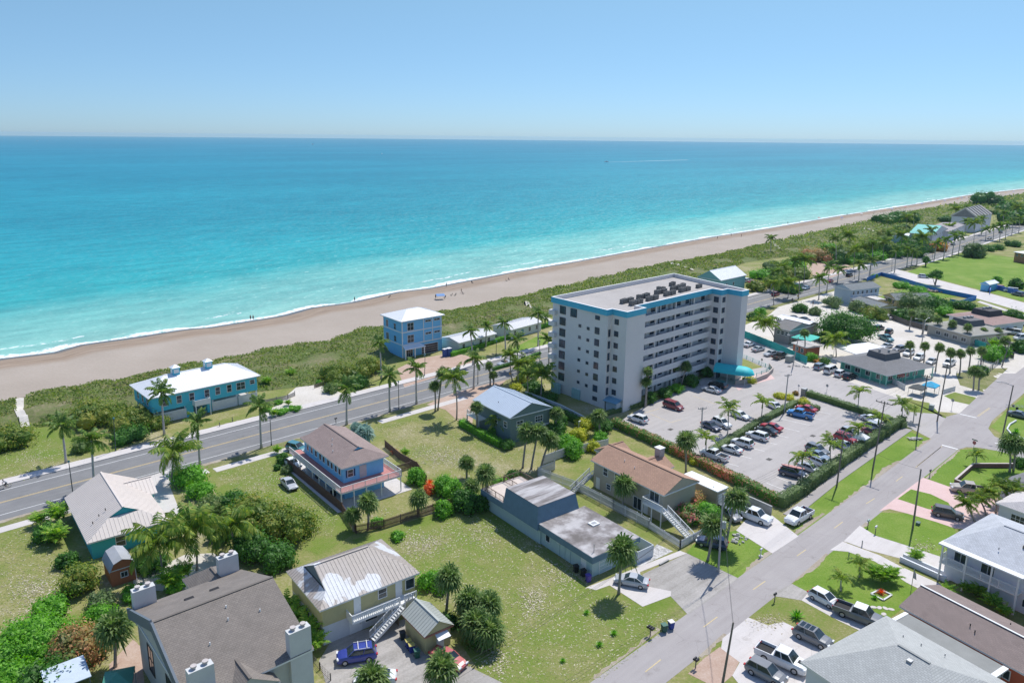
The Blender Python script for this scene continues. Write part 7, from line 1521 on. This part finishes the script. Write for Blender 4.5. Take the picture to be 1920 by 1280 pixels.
# ================= signs, boxes, bins =================
def sign(px,h,label,kind='stop',name='road_sign'):
    p=G(*px); o=thing(name,p,R(-60),label,'road sign'); MB().tube([(0,0,0),(0,0,h)],.04,6).build('post',METAL,o)
    r=.38; n=8 if kind in('stop','back') else 4; a0=math.pi/8 if n==8 else 0
    mb=MB(); pl=[(r*math.cos(a0+2*math.pi*k/n),r*math.sin(a0+2*math.pi*k/n)) for k in range(n)]
    mb.add([(x,-.05,h-.1+y) for x,y in pl]+[(x,-.03,h-.1+y) for x,y in pl],[tuple(range(n)),tuple(range(n,2*n))[::-1]]+[(i,n+i,n+(i+1)%n,(i+1)%n) for i in range(n)])
    c={'stop':(.45,.02,.03),'back':(.35,.35,.35),'warn':(.60,.35,.02),'white':(.6,.6,.62)}[kind]; s=mb.build('plate',pm('sign_'+kind,c,.5),o)
    if kind=='stop':
        cu=bpy.data.curves.new('word','FONT'); cu.body='STOP'; cu.size=.26; cu.align_x='CENTER'; cu.align_y='CENTER'; cu.extrude=.004; q=bpy.data.objects.new('tmp',cu); COL.objects.link(q); dg=bpy.context.evaluated_depsgraph_get(); lm_=bpy.data.meshes.new_from_object(q.evaluated_get(dg)); bpy.data.objects.remove(q); lm_.materials.clear(); lm_.materials.append(WHITE); t=bpy.data.objects.new('lettering',lm_); COL.objects.link(t); t.parent=s; t.location=(0,-.058,h-.1); t.rotation_euler=(math.pi/2,0,0)
        MB().box(-.55,-.03,h+.36,.55,0,h+.56).build('street_name_plate',pm('sign_green',(.03,.12,.07)),o)
sign((1824,849),2.3,'red stop sign with street name plate at the crossing'); sign((1784,768),2.4,'back of an octagonal sign on the corner grass','back'); sign((956,713),1.9,'yellow diamond warning sign on the near verge','warn'); sign((1495,563),1.9,'yellow diamond warning sign near the sandy car park','warn')
sign((1550,735),1.8,'small post sign on the side street kerb','back'); sign((1497,733),1.5,'pale rectangular sign by the entrance bed','white'); sign((1428,684),1.6,'small post sign by the tower terrace','back')
def mailbox(px,label,c=(.03,.03,.035),rock=False,n=1):
    p=G(*px); o=thing('letterbox',p,AZ,label,'letterbox'); MB().bar((0,0,0),(0,0,1.1),.1).build('post',WOOD if not rock else WHITE,o)
    for i in range(n):
        y=(i-(n-1)/2)*.32; MB().box(-.28,y-.12,1.1,.28,y+.12,1.26).tube([(-.28,y,1.26),(.28,y,1.26)],.12,10).build('box',pm('box_%d'%int(c[0]*99),c,.5),o)
    if rock: MB().ball((0,0,.1),.35,8,5,.5,.3).build('rock_base',CONC,o)
mailbox((1219,1192),'row of black letterboxes on a post by the street lawn',n=3); mailbox((1304,1252),'green letterbox by the bare sand',(.03,.12,.08),n=2); mailbox((1452,1128),'dark letterbox at the lawn corner'); mailbox((1743,893),'black letterbox beside the pink drive'); mailbox((1426,1043),'white letterbox on a white stone base',(.7,.7,.7),True); mailbox((1627,988),'pale letterbox at the left of the upper drive',(.4,.5,.45)); mailbox((630,794),'dark letterbox on the verge by the blue house'); mailbox((1641,1000),'white cylinder letterbox at the grass edge',(.7,.7,.7))
for x,y,l in [(1616,1024,'grey bollard on the strip between the drives'),(1591,1046,'grey bollard at the lower drive edge'),(412,800,'brown timber bollard on the white forecourt, left'),(436,790,'brown timber bollard on the white forecourt, right'),(1752,733,'dark bollard by the corner footpath')]:
    o=thing('bollard',G(x,y),0,l,'bollard'); MB().tube([(0,0,0),(0,0,.95)],.09,8).build('shaft',METAL if y>900 else WOOD,o); MB().ball((0,0,.95),.09,8,4).build('cap',METAL if y>900 else WOOD,o)
def bin_(px,c,lid,label,rz=.4):
    o=thing('wheelie_bin',G(*px)+Vector((0,0,.03)),rz,label,'bin'); m=MB(); m.add([(-.26,-.26,.06),(.26,-.26,.06),(.26,.26,.06),(-.26,.26,.06),(-.33,-.33,1.0),(.33,-.33,1.0),(.33,.33,1.0),(-.33,.33,1.0)],[(3,2,1,0),(4,5,6,7),(0,1,5,4),(1,2,6,5),(2,3,7,6),(3,0,4,7)]); m.build('body',pm('bin_%d_%d'%(int(c[0]*99),int(c[2]*99)),c,.6),o)
    MB().box(-.36,-.36,1.0,.36,.38,1.07).build('lid',pm('lid_%d_%d'%(int(lid[0]*99),int(lid[2]*99)),lid,.6),o)
    for s in (-1,1): MB().tube([(s*.3,.3,.1),(s*.34,.3,.1)],.1,8).build('wheel',RUB,o)
bin_((1245,1184),(.03,.10,.07),(.05,.14,.10),'dark green wheelie bin on the street lawn'); bin_((1258,1178),(.02,.05,.28),(.65,.62,.58),'blue wheelie bin with cream lid on the street lawn')
bin_((766,1214),(.02,.04,.25),(.48,.42,.12),'blue bin with yellow lid beside the yellow shed, upper'); bin_((772,1222),(.02,.04,.25),(.48,.42,.12),'blue bin with yellow lid beside the yellow shed, lower'); bin_((782,1232),(.02,.10,.07),(.03,.12,.09),'dark green bin at the yellow shed corner'); bin_((755,1198),(.02,.03,.035),(.03,.035,.04),'black bin by the yellow shed wall')
bin_((1103,1090),(.10,.06,.32),(.10,.06,.32),'purple bin at the corner of the flat roofed house'); bin_((1080,1072),(.02,.02,.022),(.02,.02,.022),'black bin in the shade of the flat roofed house'); bin_((1094,1080),(.02,.02,.022),(.02,.02,.022),'second black bin in the shade of the flat roofed house')
def boxthing(name,px,dx,dy,h,c,label,cat,rz=43,lidc=None):
    o=thing(name,G(*px)+Vector((0,0,.03)),R(rz),label,cat); MB().box(-dx/2,-dy/2,0,dx/2,dy/2,h).build('body',pm('c_%s'%name,c,.7),o); MB().box(-dx/2-.04,-dy/2-.04,h,dx/2+.04,dy/2+.04,h+.08).build('top',pm('ct_%s'%name,lidc or c,.6),o); return o
boxthing('utility_cabinet',(1746,768),.9,.9,1.1,(.33,.36,.35),'grey green electrical cabinet on the corner grass','cabinet')
boxthing('meter_box',(1721,983),.7,.5,.35,(.10,.16,.14),'dark green meter box beside the lawn pole','box'); boxthing('gate_pillar',(1507,741),1.3,1.,1.7,(.30,.29,.27),'square stone pillar at the end of the clipped hedge','pillar',lidc=(.4,.4,.4))
boxthing('bin_store',(1480,678),2.2,1.5,1.7,(.27,.29,.27),'grey louvred bin store by the turquoise fence','bin store')
boxthing('portable_toilet',(842,667),1.2,1.2,2.2,(.05,.10,.32),'blue portable toilet with white roof by the blue house','portable toilet',lidc=(.7,.7,.7)); boxthing('portable_toilet',(834,668),1.,1.,2.1,(.05,.10,.32),'second portable toilet, its red side showing, by the garage','portable toilet')
boxthing('hot_tub',(690,905),1.9,1.9,.8,(.55,.56,.56),'white covered tub on the blue house patio','hot tub'); boxthing('garden_table',(600,895),1.4,.9,.75,(.06,.06,.08),'dark table under the blue house balcony','table'); boxthing('kettle_grill',(625,930),.7,.7,.9,(.02,.02,.02),'black round grill on the patio corner','grill')
boxthing('parking_stop',(1245,1055),2.0,.18,.14,(.35,.34,.32),'loose concrete parking stop on the old drive','parking stop',40); boxthing('ac_unit',(671,1137),.8,.8,.7,(.1,.11,.11),'dark air conditioner on the yellow house balcony level','air conditioner').location.z=2.62
# tents, umbrellas, stalls
def canopy(px,w,d,h,mat,label,rise=.9,rz=43,cat='canopy tent',name='canopy_tent'):
    o=thing(name,G(*px),R(rz),label,cat); q=[(-w/2,-d/2,h),(w/2,-d/2,h),(w/2,d/2,h),(-w/2,d/2,h)]; mb=MB(); mb.add(q+[(0,0,h+rise)]+[(x,y,h-.2) for x,y,_ in q],[(0,1,4),(1,2,4),(2,3,4),(3,0,4),(5,6,1,0),(6,7,2,1),(7,8,3,2),(8,5,0,3)]); mb.build('cloth',mat,o)
    for x,y,_ in q: MB().tube([(x*.95,y*.95,0),(x*.95,y*.95,h)],.05,6).build('leg',METAL,o)
WC=pm('white_cloth',(.78,.78,.78),.7,.03); TC=pm('teal_cloth',(.05,.50,.40),.7,.05)
canopy((1616,672),13,9,3.0,WC,'large white tensile tent behind the restaurant',1.6,20); canopy((1510,650),7,6,3.,TC,'teal pointed sunshade over the restaurant yard',1.1)
canopy((1612,838),2.6,2.6,2.2,WC,'small white pyramid tent at the hedge by the red cars',1.0)
canopy((1719,740),3.2,3.2,1.9,pm('dark_net',(.07,.08,.08)),'dark grey covered stall left of the blue topped one',.9,43,'stall','stall'); canopy((1743,737),3.4,3.2,2.1,pm('bright_blue_cloth',(.03,.38,.60)),'market stall with bright blue top on the corner','1' and 1.0,43,'stall','stall')
canopy((226,1306),3.0,3.2,2.4,pm('green_umbrella',(.08,.28,.20)),'green garden parasol at the bottom edge',.7,20,'parasol','garden_parasol')
canopy((1688,716),3.,2.,2.,pm('pink_awning',(.5,.2,.18)),'pink and white awning on the restaurant terrace',.5,43,'awning','terrace_awning')
pr=thing('blue_roofed_canopy',G(122,1312),R(40),'pale blue canopy roof at the bottom left edge','canopy'); MB().add([(-1.6,-1.2,2.5),(2.6,-1.2,2.5),(2.6,2.6,2.9),(-1.6,2.6,2.9),(-1.6,-1.2,2.4),(2.6,-1.2,2.4),(2.6,2.6,2.8),(-1.6,2.6,2.8)],[(0,1,2,3),(7,6,5,4),(0,4,5,1),(1,5,6,2),(2,6,7,3),(3,7,4,0)]).build('roof',pm('pale_blue_sheet',(.50,.58,.66)),pr)
for x,y in ((-1.4,-1),(2.4,-1)): MB().box(x,y,0,x+.1,y+.1,2.5).build('leg',METAL,pr)
# flag, rubble, gravel heaps
o=thing('flag',G(1708,1108),0,'furled pale flag on a pole at the bungalow corner','flag'); MB().tube([(0,0,0),(0,0,3.4)],.04,6).build('flagpole',METAL,o); MB().add([(0,0,3.3),(.15,-.35,2.9),(.25,-.45,2.),(0,-.05,2.1)],[(0,1,2,3)]).build('cloth',pm('flag_cloth',(.55,.50,.52)),o)
mb=MB(); 
for i in range(26): mb.bar((fr(-1.6,1.6),fr(-.9,.9),fr(.05,.35)),(fr(-1.6,1.6),fr(-.9,.9),fr(.05,.5)),fr(.1,.35),fr(.03,.08))
tag(mb.build('rubble_pile',pm('pale_rubble',(.48,.46,.43),.9,.4,3.),loc=G(1715,823)),'pile of pale boards and rubble at the foot of the crossing pole','rubble')
mb=MB()
for i in range(60): p=(fr(-6,6),fr(-2.6,2.6),fr(0,.5)); mb.ball(p,fr(.3,.9),6,4,.6,.5)
tag(mb.build('debris_heap',pm('debris',(.36,.29,.24),.9,.4,2.),loc=G(1770,548),rz=R(-30)),'long heap of tan building debris inside the blue fence','debris')
mb=MB()
for i in range(40): mb.ball((fr(-3,3),fr(-1.5,1.5),fr(0,.25)),fr(.12,.35),6,4,.7,.4)
tag(mb.build('rock_garden',pm('pale_rock',(.50,.48,.44),.9,.2,3.),loc=G(1368,1012)),'pale rocks round the foot of the large palm','rocks')
mb=MB()
for i in range(30): mb.ball((fr(-3.4,3.4),fr(-.5,.5),fr(0,.2)),fr(.1,.3),6,4,.7,.4)
tag(mb.build('rock_border',pm('pale_rock',(.5,.48,.44)),loc=G(1510,688),rz=R(-25)),'pale rock border by the turquoise fence end','rocks')
# boat trailer right edge, bicycle
tr=thing('boat_trailer',G(1905,765),R(-10),'empty metal trailer parked by the corner lawn','trailer'); mb=MB(); mb.bar((-2,-.7,.5),(2,-.7,.5),.08).bar((-2,.7,.5),(2,.7,.5),.08)
for i in range(6): mb.bar((-2+i*.8,-.7,.5),(-2+i*.8,.7,.5),.06)
mb.bar((2,-.7,.5),(3.3,0,.5),.07).bar((2,.7,.5),(3.3,0,.5),.07); mb.build('frame',METAL,tr)
for s in (-1,1): MB().tube([(-.2,s*.85,.3),(-.2,s*.98,.3)],.3,12).build('wheel',RUB,tr)
# ================= people =================
def skin(name,verts,edges,rad,mat,lvl=1):
    me=bpy.data.meshes.new(name); me.from_pydata(verts,edges,[]); o=bpy.data.objects.new(name,me); COL.objects.link(o)
    m=o.modifiers.new('skin','SKIN'); s=o.modifiers.new('sub','SUBSURF'); s.levels=lvl; s.render_levels=lvl
    for i,r in enumerate(rad): me.skin_vertices[0].data[i].radius=(r,r)
    me.skin_vertices[0].data[0].use_root=True
    dg=bpy.context.evaluated_depsgraph_get(); nm=bpy.data.meshes.new_from_object(o.evaluated_get(dg)); bpy.data.objects.remove(o); bpy.data.meshes.remove(me)
    nm.name=name; nm.materials.clear(); nm.materials.append(mat); nm.polygons.foreach_set('use_smooth',[True]*len(nm.polygons)); return nm
SKIN=pm('skin_tone',(.32,.18,.12),.6,.05)
def body(pose):
    if pose=='stand': J=[(0,0,.95),(0,0,1.2),(0,0,1.42),(0,.0,1.52),(0,.02,1.66),(.17,0,1.40),(.24,.02,1.12),(.24,.1,.88),(-.17,0,1.40),(-.24,.02,1.12),(-.24,.08,.88),(.1,0,.9),(.12,.04,.48),(.12,-.02,.06),(.12,.14,.03),(-.1,0,.9),(-.12,-.04,.48),(-.12,-.12,.06),(-.12,.04,.03)]
    elif pose=='sit': J=[(0,0,.42),(0,-.08,.66),(0,-.14,.88),(0,-.14,.98),(0,-.12,1.12),(.17,-.14,.86),(.24,-.02,.62),(.2,.2,.5),(-.17,-.14,.86),(-.24,-.02,.62),(-.2,.2,.5),(.1,.04,.42),(.12,.46,.46),(.12,.6,.08),(.12,.74,.05),(-.1,.04,.42),(-.12,.46,.46),(-.12,.6,.08),(-.12,.74,.05)]
    else: J=[(0,-.25,.98),(0,-.08,1.2),(0,.12,1.38),(0,.2,1.46),(0,.28,1.58),(.17,.12,1.36),(.22,.3,1.18),(.2,.46,1.04),(-.17,.12,1.36),(-.22,.3,1.18),(-.2,.46,1.04),(.1,-.18,.94),(.12,.14,.68),(.12,.0,.34),(.12,.12,.32),(-.1,-.18,.94),(-.12,.1,.58),(-.12,-.08,.22),(-.12,.04,.2)]
    E_=[(0,1),(1,2),(2,3),(3,4),(2,5),(5,6),(6,7),(2,8),(8,9),(9,10),(0,11),(11,12),(12,13),(13,14),(0,15),(15,16),(16,17),(17,18)]
    r=[.13,.13,.14,.055,.10,.06,.045,.035,.06,.045,.035,.09,.065,.045,.04,.09,.065,.045,.04]
    return J,E_,r
PB_={}
for ps in ('stand','sit','ride'):
    J,E_,r=body(ps); PB_[ps]=skin('body',J,E_,r,SKIN)
def person(px,pose,shirt,shorts,label,rz=0.,z=.03,loc=None,group=None):
    p=loc if loc is not None else G(px[0],px[1])+Vector((0,0,z)); J,_,r=body(pose)
    o=bpy.data.objects.new('person',PB_[pose]); COL.objects.link(o); o.location=p; o.rotation_euler.z=rz; tag(o,label,'person',group)
    if shirt: MB().tube([Vector(J[0])+Vector((0,0,.02)),J[1],J[2],J[3]],[.155,.155,.175,.08],10).tube([J[5],Vector(J[5]).lerp(Vector(J[6]),.6)],.075,8).tube([J[8],Vector(J[8]).lerp(Vector(J[9]),.6)],.075,8).build('shirt',pm('cloth_%d%d%d'%tuple(int(c*50) for c in shirt),shirt),o)
    MB().tube([J[11],Vector(J[11]).lerp(Vector(J[12]),.7)],[.115,.10],8).tube([J[15],Vector(J[15]).lerp(Vector(J[16]),.7)],[.115,.10],8).build('shorts',pm('cloth_%d%d%d'%tuple(int(c*50) for c in shorts),shorts),o)
    MB().ball(tuple(Vector(J[4])+Vector((0,-.03,.05))),.115,8,6).build('hair',pm('dark_hair',(.04,.03,.025)),o); return o
ZB=-.35
def bz_at(px):
    s,t=toST(G(px[0],px[1],-.3)); f=(t-interp(DU,s))/(interp(SH,s)-interp(DU,s)); return max(-1.05,bz(f) if f>0 else .03)
def bp(px):
    z=bz_at(px); p=G(px[0],px[1],z); return p
PP=[((470,600),'stand',None,(.02,.02,.03),'person in dark clothing at the water line, left of a pair'),((475,600),'stand',None,(.02,.03,.05),'person in dark clothing at the water line, right of a pair'),((665,565),'stand',(.04,.05,.06),(.03,.03,.03),'person in dark clothes standing alone at the surf'),((731,558),'sit',(.10,.08,.07),(.05,.05,.05),'person crouching near the surf left of the blue beach tent'),((837,538),'stand',(.05,.06,.05),(.03,.03,.03),'person standing by the surf above the blue beach tent'),((817,560),'stand',(.08,.08,.09),(.03,.03,.04),'person standing left of the blue beach tent'),((835,559),'sit',(.05,.06,.1),(.03,.03,.04),'person sitting right of the blue beach tent'),((865,549),'stand',(.2,.1,.08),(.04,.04,.04),'person standing right of the beach tent by the chairs'),((1345,448),'stand',(.1,.1,.1),(.05,.05,.05),'distant person at the surf, left of three'),((1371,443),'stand',(.3,.3,.3),(.05,.05,.05),'distant person at the surf, middle of three'),((1390,444),'stand',(.2,.1,.1),(.05,.05,.05),'distant person on the sand, right of three'),((1477,420),'stand',(.1,.1,.12),(.05,.05,.05),'distant person standing in the shallows'),((1588,404),'stand',(.1,.1,.12),(.05,.05,.05),'far distant person by the water before the grove')]
for px,ps,a,b_,l in PP: person(px,ps,a,b_,l,rnd.random()*6,loc=bp(px))
person((1524,573),'stand',(.1,.1,.1),(.03,.03,.04),'pedestrian in dark clothes in the sandy car park'); person((1485,567),'stand',(.05,.05,.05),(.03,.03,.03),'pedestrian crossing the pavement by the sandy car park')
# beach tent and chairs
def chair(px,c,label,name='beach_chair'):
    o=thing(name,bp(px),rnd.random()*6,label,'beach chair'); MB().box(-.3,-.3,.25,.3,.3,.3).build('seat',pm('chair_%d'%int(c[0]*99),c),o); MB().add([(-.3,-.3,.3),(.3,-.3,.3),(.3,-.5,.95),(-.3,-.5,.95),(-.3,-.34,.3),(.3,-.34,.3),(.3,-.54,.95),(-.3,-.54,.95)],[(0,1,2,3),(7,6,5,4),(0,3,7,4),(1,5,6,2),(3,2,6,7)]).build('backrest',pm('chair_%d'%int(c[0]*99),c),o)
    for x in (-.28,.25):
        for y in (-.28,.25): MB().box(x,y,0,x+.04,y+.04,.25).build('leg',METAL,o)
for px,c,l in [((846,554),(.03,.03,.03),'dark beach chair right of the blue beach tent, first'),((853,554),(.03,.03,.03),'dark beach chair right of the blue beach tent, second'),((869,551),(.06,.04,.04),'dark beach chair beside the standing bather'),((886,531),(.04,.03,.03),'lone dark beach chair nearer the water'),((950,527),(.05,.03,.03),'dark beach chair far right of the tent'),((955,525),(.1,.05,.05),'reddish beach chair far right of the tent')]: chair(px,c,l)
o=thing('beach_tent',bp((826,561)),.3,'blue and white beach sunshade tent on the sand','beach tent'); MB().add([(-1.6,-1.2,1.5),(1.6,-1.2,1.5),(1.6,1.2,1.9),(-1.6,1.2,1.9),(-1.6,-1.2,1.44),(1.6,-1.2,1.44),(1.6,1.2,1.84),(-1.6,1.2,1.84)],[(0,1,2,3),(7,6,5,4),(0,4,5,1),(1,5,6,2),(2,6,7,3),(3,7,4,0)]).build('cloth',pm('tent_blue',(.12,.25,.48)),o)
for x in (-1.5,1.5):
    for y in (-1.1,1.1): MB().tube([(x,y,0),(x,y,1.5)],.03,5).build('leg',METAL,o)
# distant sunbathing groups: parasols
cols=[(.5,.08,.08),(.06,.15,.45),(.7,.7,.7),(.1,.1,.1),(.6,.35,.1),(.2,.3,.6)]
for i,(x,y) in enumerate([(1535,412),(1578,412),(1615,404),(1639,400),(1659,396),(1672,395),(1697,391),(1728,385),(1741,380),(1755,378),(1763,385),(1771,379),(1795,376),(1803,374),(1812,373),(1820,371),(1830,371),(1856,368),(1862,366),(1868,370),(1873,366),(1878,369),(1885,364),(1900,362)]):
    o=thing('beach_parasol',bp((x,y)),0,'small beach parasol far up the sand, number %s from the left'%(['one','two','three','four','five','six','seven','eight','nine','ten','eleven','twelve','thirteen','fourteen','fifteen','sixteen','seventeen','eighteen','nineteen','twenty','twenty-one','twenty-two','twenty-three','twenty-four'][i]),'parasol','parasols far up the beach'); MB().tube([(0,0,0),(0,0,1.9)],.04,5).build('pole',METAL,o); q=[(1.3*math.cos(k*math.pi/4),1.3*math.sin(k*math.pi/4),1.6) for k in range(8)]; MB().add(q+[(0,0,2.1)],[(k,(k+1)%8,8) for k in range(8)]).build('shade',pm('parasol_%d'%(i%6),cols[i%6]),o)
# cyclist
o=person((11,915),'ride',(.6,.6,.6),(.05,.05,.06),'cyclist in white top riding on the ocean road at the left edge',R(-47+0)+0); o.rotation_euler.z=AZ-math.pi/2+math.pi
def wheelring(mb,x,z,r,n=18):
    for i in range(n): a=2*math.pi*i/n;b=2*math.pi*(i+1)/n; mb.bar((0,x+r*math.cos(a),z+r*math.sin(a)),(0,x+r*math.cos(b),z+r*math.sin(b)),.04)
b_=thing('bicycle',G(11,915)+Vector((0,0,.03)),AZ+math.pi/2,'bicycle under the cyclist at the left edge','bicycle'); mb=MB(); mb.bar((0,-.2,.85),(0,.35,.8),.04).bar((0,-.2,.85),(0,0,.32),.04).bar((0,.35,.8),(0,0,.32),.04).bar((0,-.5,.34),(0,0,.32),.03).bar((0,-.5,.34),(0,-.2,.85),.03).bar((0,.55,.34),(0,.38,.95),.03).bar((-.25,.4,1.0),(.25,.4,1.0),.03); mb.build('frame',DARK,b_)
for x in (-.5,.55): m=MB(); wheelring(m,x,.34,.33); m.build('wheel',RUB,b_)
MB().box(-.07,-.36,.9,.07,-.1,.95).build('saddle',DARK,b_)
# ================= boats =================
def boat(px,L,label,wake=None,az=0.):
    p=G(px[0],px[1],-1.); p.z=-.95; o=thing('motor_boat',p,az,label,'boat'); mb=MB(); st=[(-L/2,.9,1.0),(-L*.2,1.25,1.1),(L*.2,1.15,1.3),(L*.5,.08,1.6)]; vs=[];k=L/8
    for x,w,h in st: vs+=[(x,-w*k,h*k),(x,-w*k*.6,-.2),(x,w*k*.6,-.2),(x,w*k,h*k)]
    mb.add(vs,[(i*4+j,i*4+4+j,i*4+4+(j+1)%4,i*4+(j+1)%4) for i in range(3) for j in range(4)]+[(0,1,2,3)]); mb.build('hull',WHITE,o); MB().box(-L*.12,-.7*k,1.*k,L*.16,.7*k,2.2*k).build('cabin',WHITE,o); MB().box(-L*.1,-.72*k,1.5*k,L*.17,.72*k,1.95*k).build('windscreen',CARGLASS,o)
boat((1137,304),11,'white speedboat trailing a long white wake'); boat((70,265),16,'tiny white boat near the horizon at the far left',az=1.); boat((586,271),18,'tiny white boat near the horizon left of centre',az=.6); boat((716,289),10,'small white boat left of centre on the open sea',az=2.)
a=G(1139,304.3,-1);b=G(1290,300,-1); mb=MB(); n=30; rw=[]
for i in range(n+1):
    t=i/n; p=a.lerp(b,t); w=(1.5+7*t)*(1-.5*t); d=(b-a).normalized(); nn=Vector((-d.y,d.x,0)); rw.append((p-nn*w,p+nn*w*.9))
for (c,d),(e,f) in zip(rw,rw[1:]): mb.poly([Vector((q.x,q.y,-.93)) for q in (c,e,f,d)])
m,nt,bs=newmat('wake_foam'); tb=nt.nodes.new('ShaderNodeBsdfTransparent'); mx=nt.nodes.new('ShaderNodeMixShader'); nz=noise(nt,pos(nt),.05,4,.7); bs.inputs['Base Color'].default_value=(.8,.82,.82,1); bs.inputs['Roughness'].default_value=.9
k=mth(nt,'MINIMUM',mth(nt,'MAXIMUM',mth(nt,'MULTIPLY',mth(nt,'SUBTRACT',nz,.30),6.),0.),.8); nt.links.new(k,mx.inputs[0]); nt.links.new(tb.outputs[0],mx.inputs[1]); nt.links.new(bs.outputs[0],mx.inputs[2]); nt.links.new(mx.outputs[0],nt.nodes['Material Output'].inputs['Surface'])
tag(mb.build('boat_wake',m),kind='structure')
# ================= light, sky, camera =================
SUNE=3.7; HAZE=5e-5; SKYP=(0.6,0.2,4,.15); EXPO=.34
SUN_EL=R(58.5); SUN_AZ=R(59)
sd=bpy.data.lights.new('sun','SUN'); sd.energy=SUNE; sd.angle=R(.55); sd.color=(1,.965,.91); so=bpy.data.objects.new('sun',sd); COL.objects.link(so)
dv=Vector((math.cos(SUN_AZ)*math.cos(SUN_EL),math.sin(SUN_AZ)*math.cos(SUN_EL),math.sin(SUN_EL))); so.rotation_euler=dv.to_track_quat('Z','Y').to_euler(); so.location=(0,0,200)
w=bpy.data.worlds.new('World'); S.world=w; w.use_nodes=True; nt=w.node_tree; bg=nt.nodes['Background']
sk=nt.nodes.new('ShaderNodeTexSky'); sk.sky_type='NISHITA'; sk.sun_disc=False; sk.sun_elevation=SUN_EL; sk.sun_rotation=math.pi/2-SUN_AZ; sk.altitude=60; sk.air_density=SKYP[0]; sk.dust_density=SKYP[1]; sk.ozone_density=SKYP[2]
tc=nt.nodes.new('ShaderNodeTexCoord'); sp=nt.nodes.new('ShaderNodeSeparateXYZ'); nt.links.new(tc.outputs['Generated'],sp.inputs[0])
bal=ramp(nt,sp.outputs[2],[(0,(.385,.475,.58)),(.16,(.71,.79,.69)),(.42,(1.35,1.3,1.25))])  # tones the low sky; unseen sky overhead is brightened as added fill light
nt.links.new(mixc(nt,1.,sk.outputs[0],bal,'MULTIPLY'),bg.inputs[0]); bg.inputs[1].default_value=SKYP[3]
if HAZE:
    hz=MB().box(-17500,-17500,-4,17500,17500,66).build('haze',None); m=bpy.data.materials.new('haze_air'); m.use_nodes=True; n_=m.node_tree; n_.nodes.remove(n_.nodes['Principled BSDF']); pv=n_.nodes.new('ShaderNodeVolumePrincipled'); pv.inputs['Color'].default_value=(.60,.88,1,1); pv.inputs['Density'].default_value=HAZE; pv.inputs['Anisotropy'].default_value=.2
    n_.links.new(pv.outputs[0],n_.nodes['Material Output'].inputs['Volume']); hz.data.materials.append(m); tag(hz,kind='stuff',label='thin pale sea haze in the air')
cd=bpy.data.cameras.new('camera'); cam=bpy.data.objects.new('camera',cd); COL.objects.link(cam); S.camera=cam
cd.sensor_width=36; cd.lens=36*FX/1920; cd.shift_y=-(640-CY)/1920; cd.clip_end=60000; cd.clip_start=1
cam.matrix_world=Matrix(((RT.x,UP.x,-FW.x,0),(RT.y,UP.y,-FW.y,0),(RT.z,UP.z,-FW.z,CH),(0,0,0,1)))
S.view_settings.view_transform='Standard'; S.view_settings.look='None'; S.view_settings.exposure=EXPO; S.view_settings.gamma=1
S.cycles.max_bounces=5; S.cycles.transparent_max_bounces=8
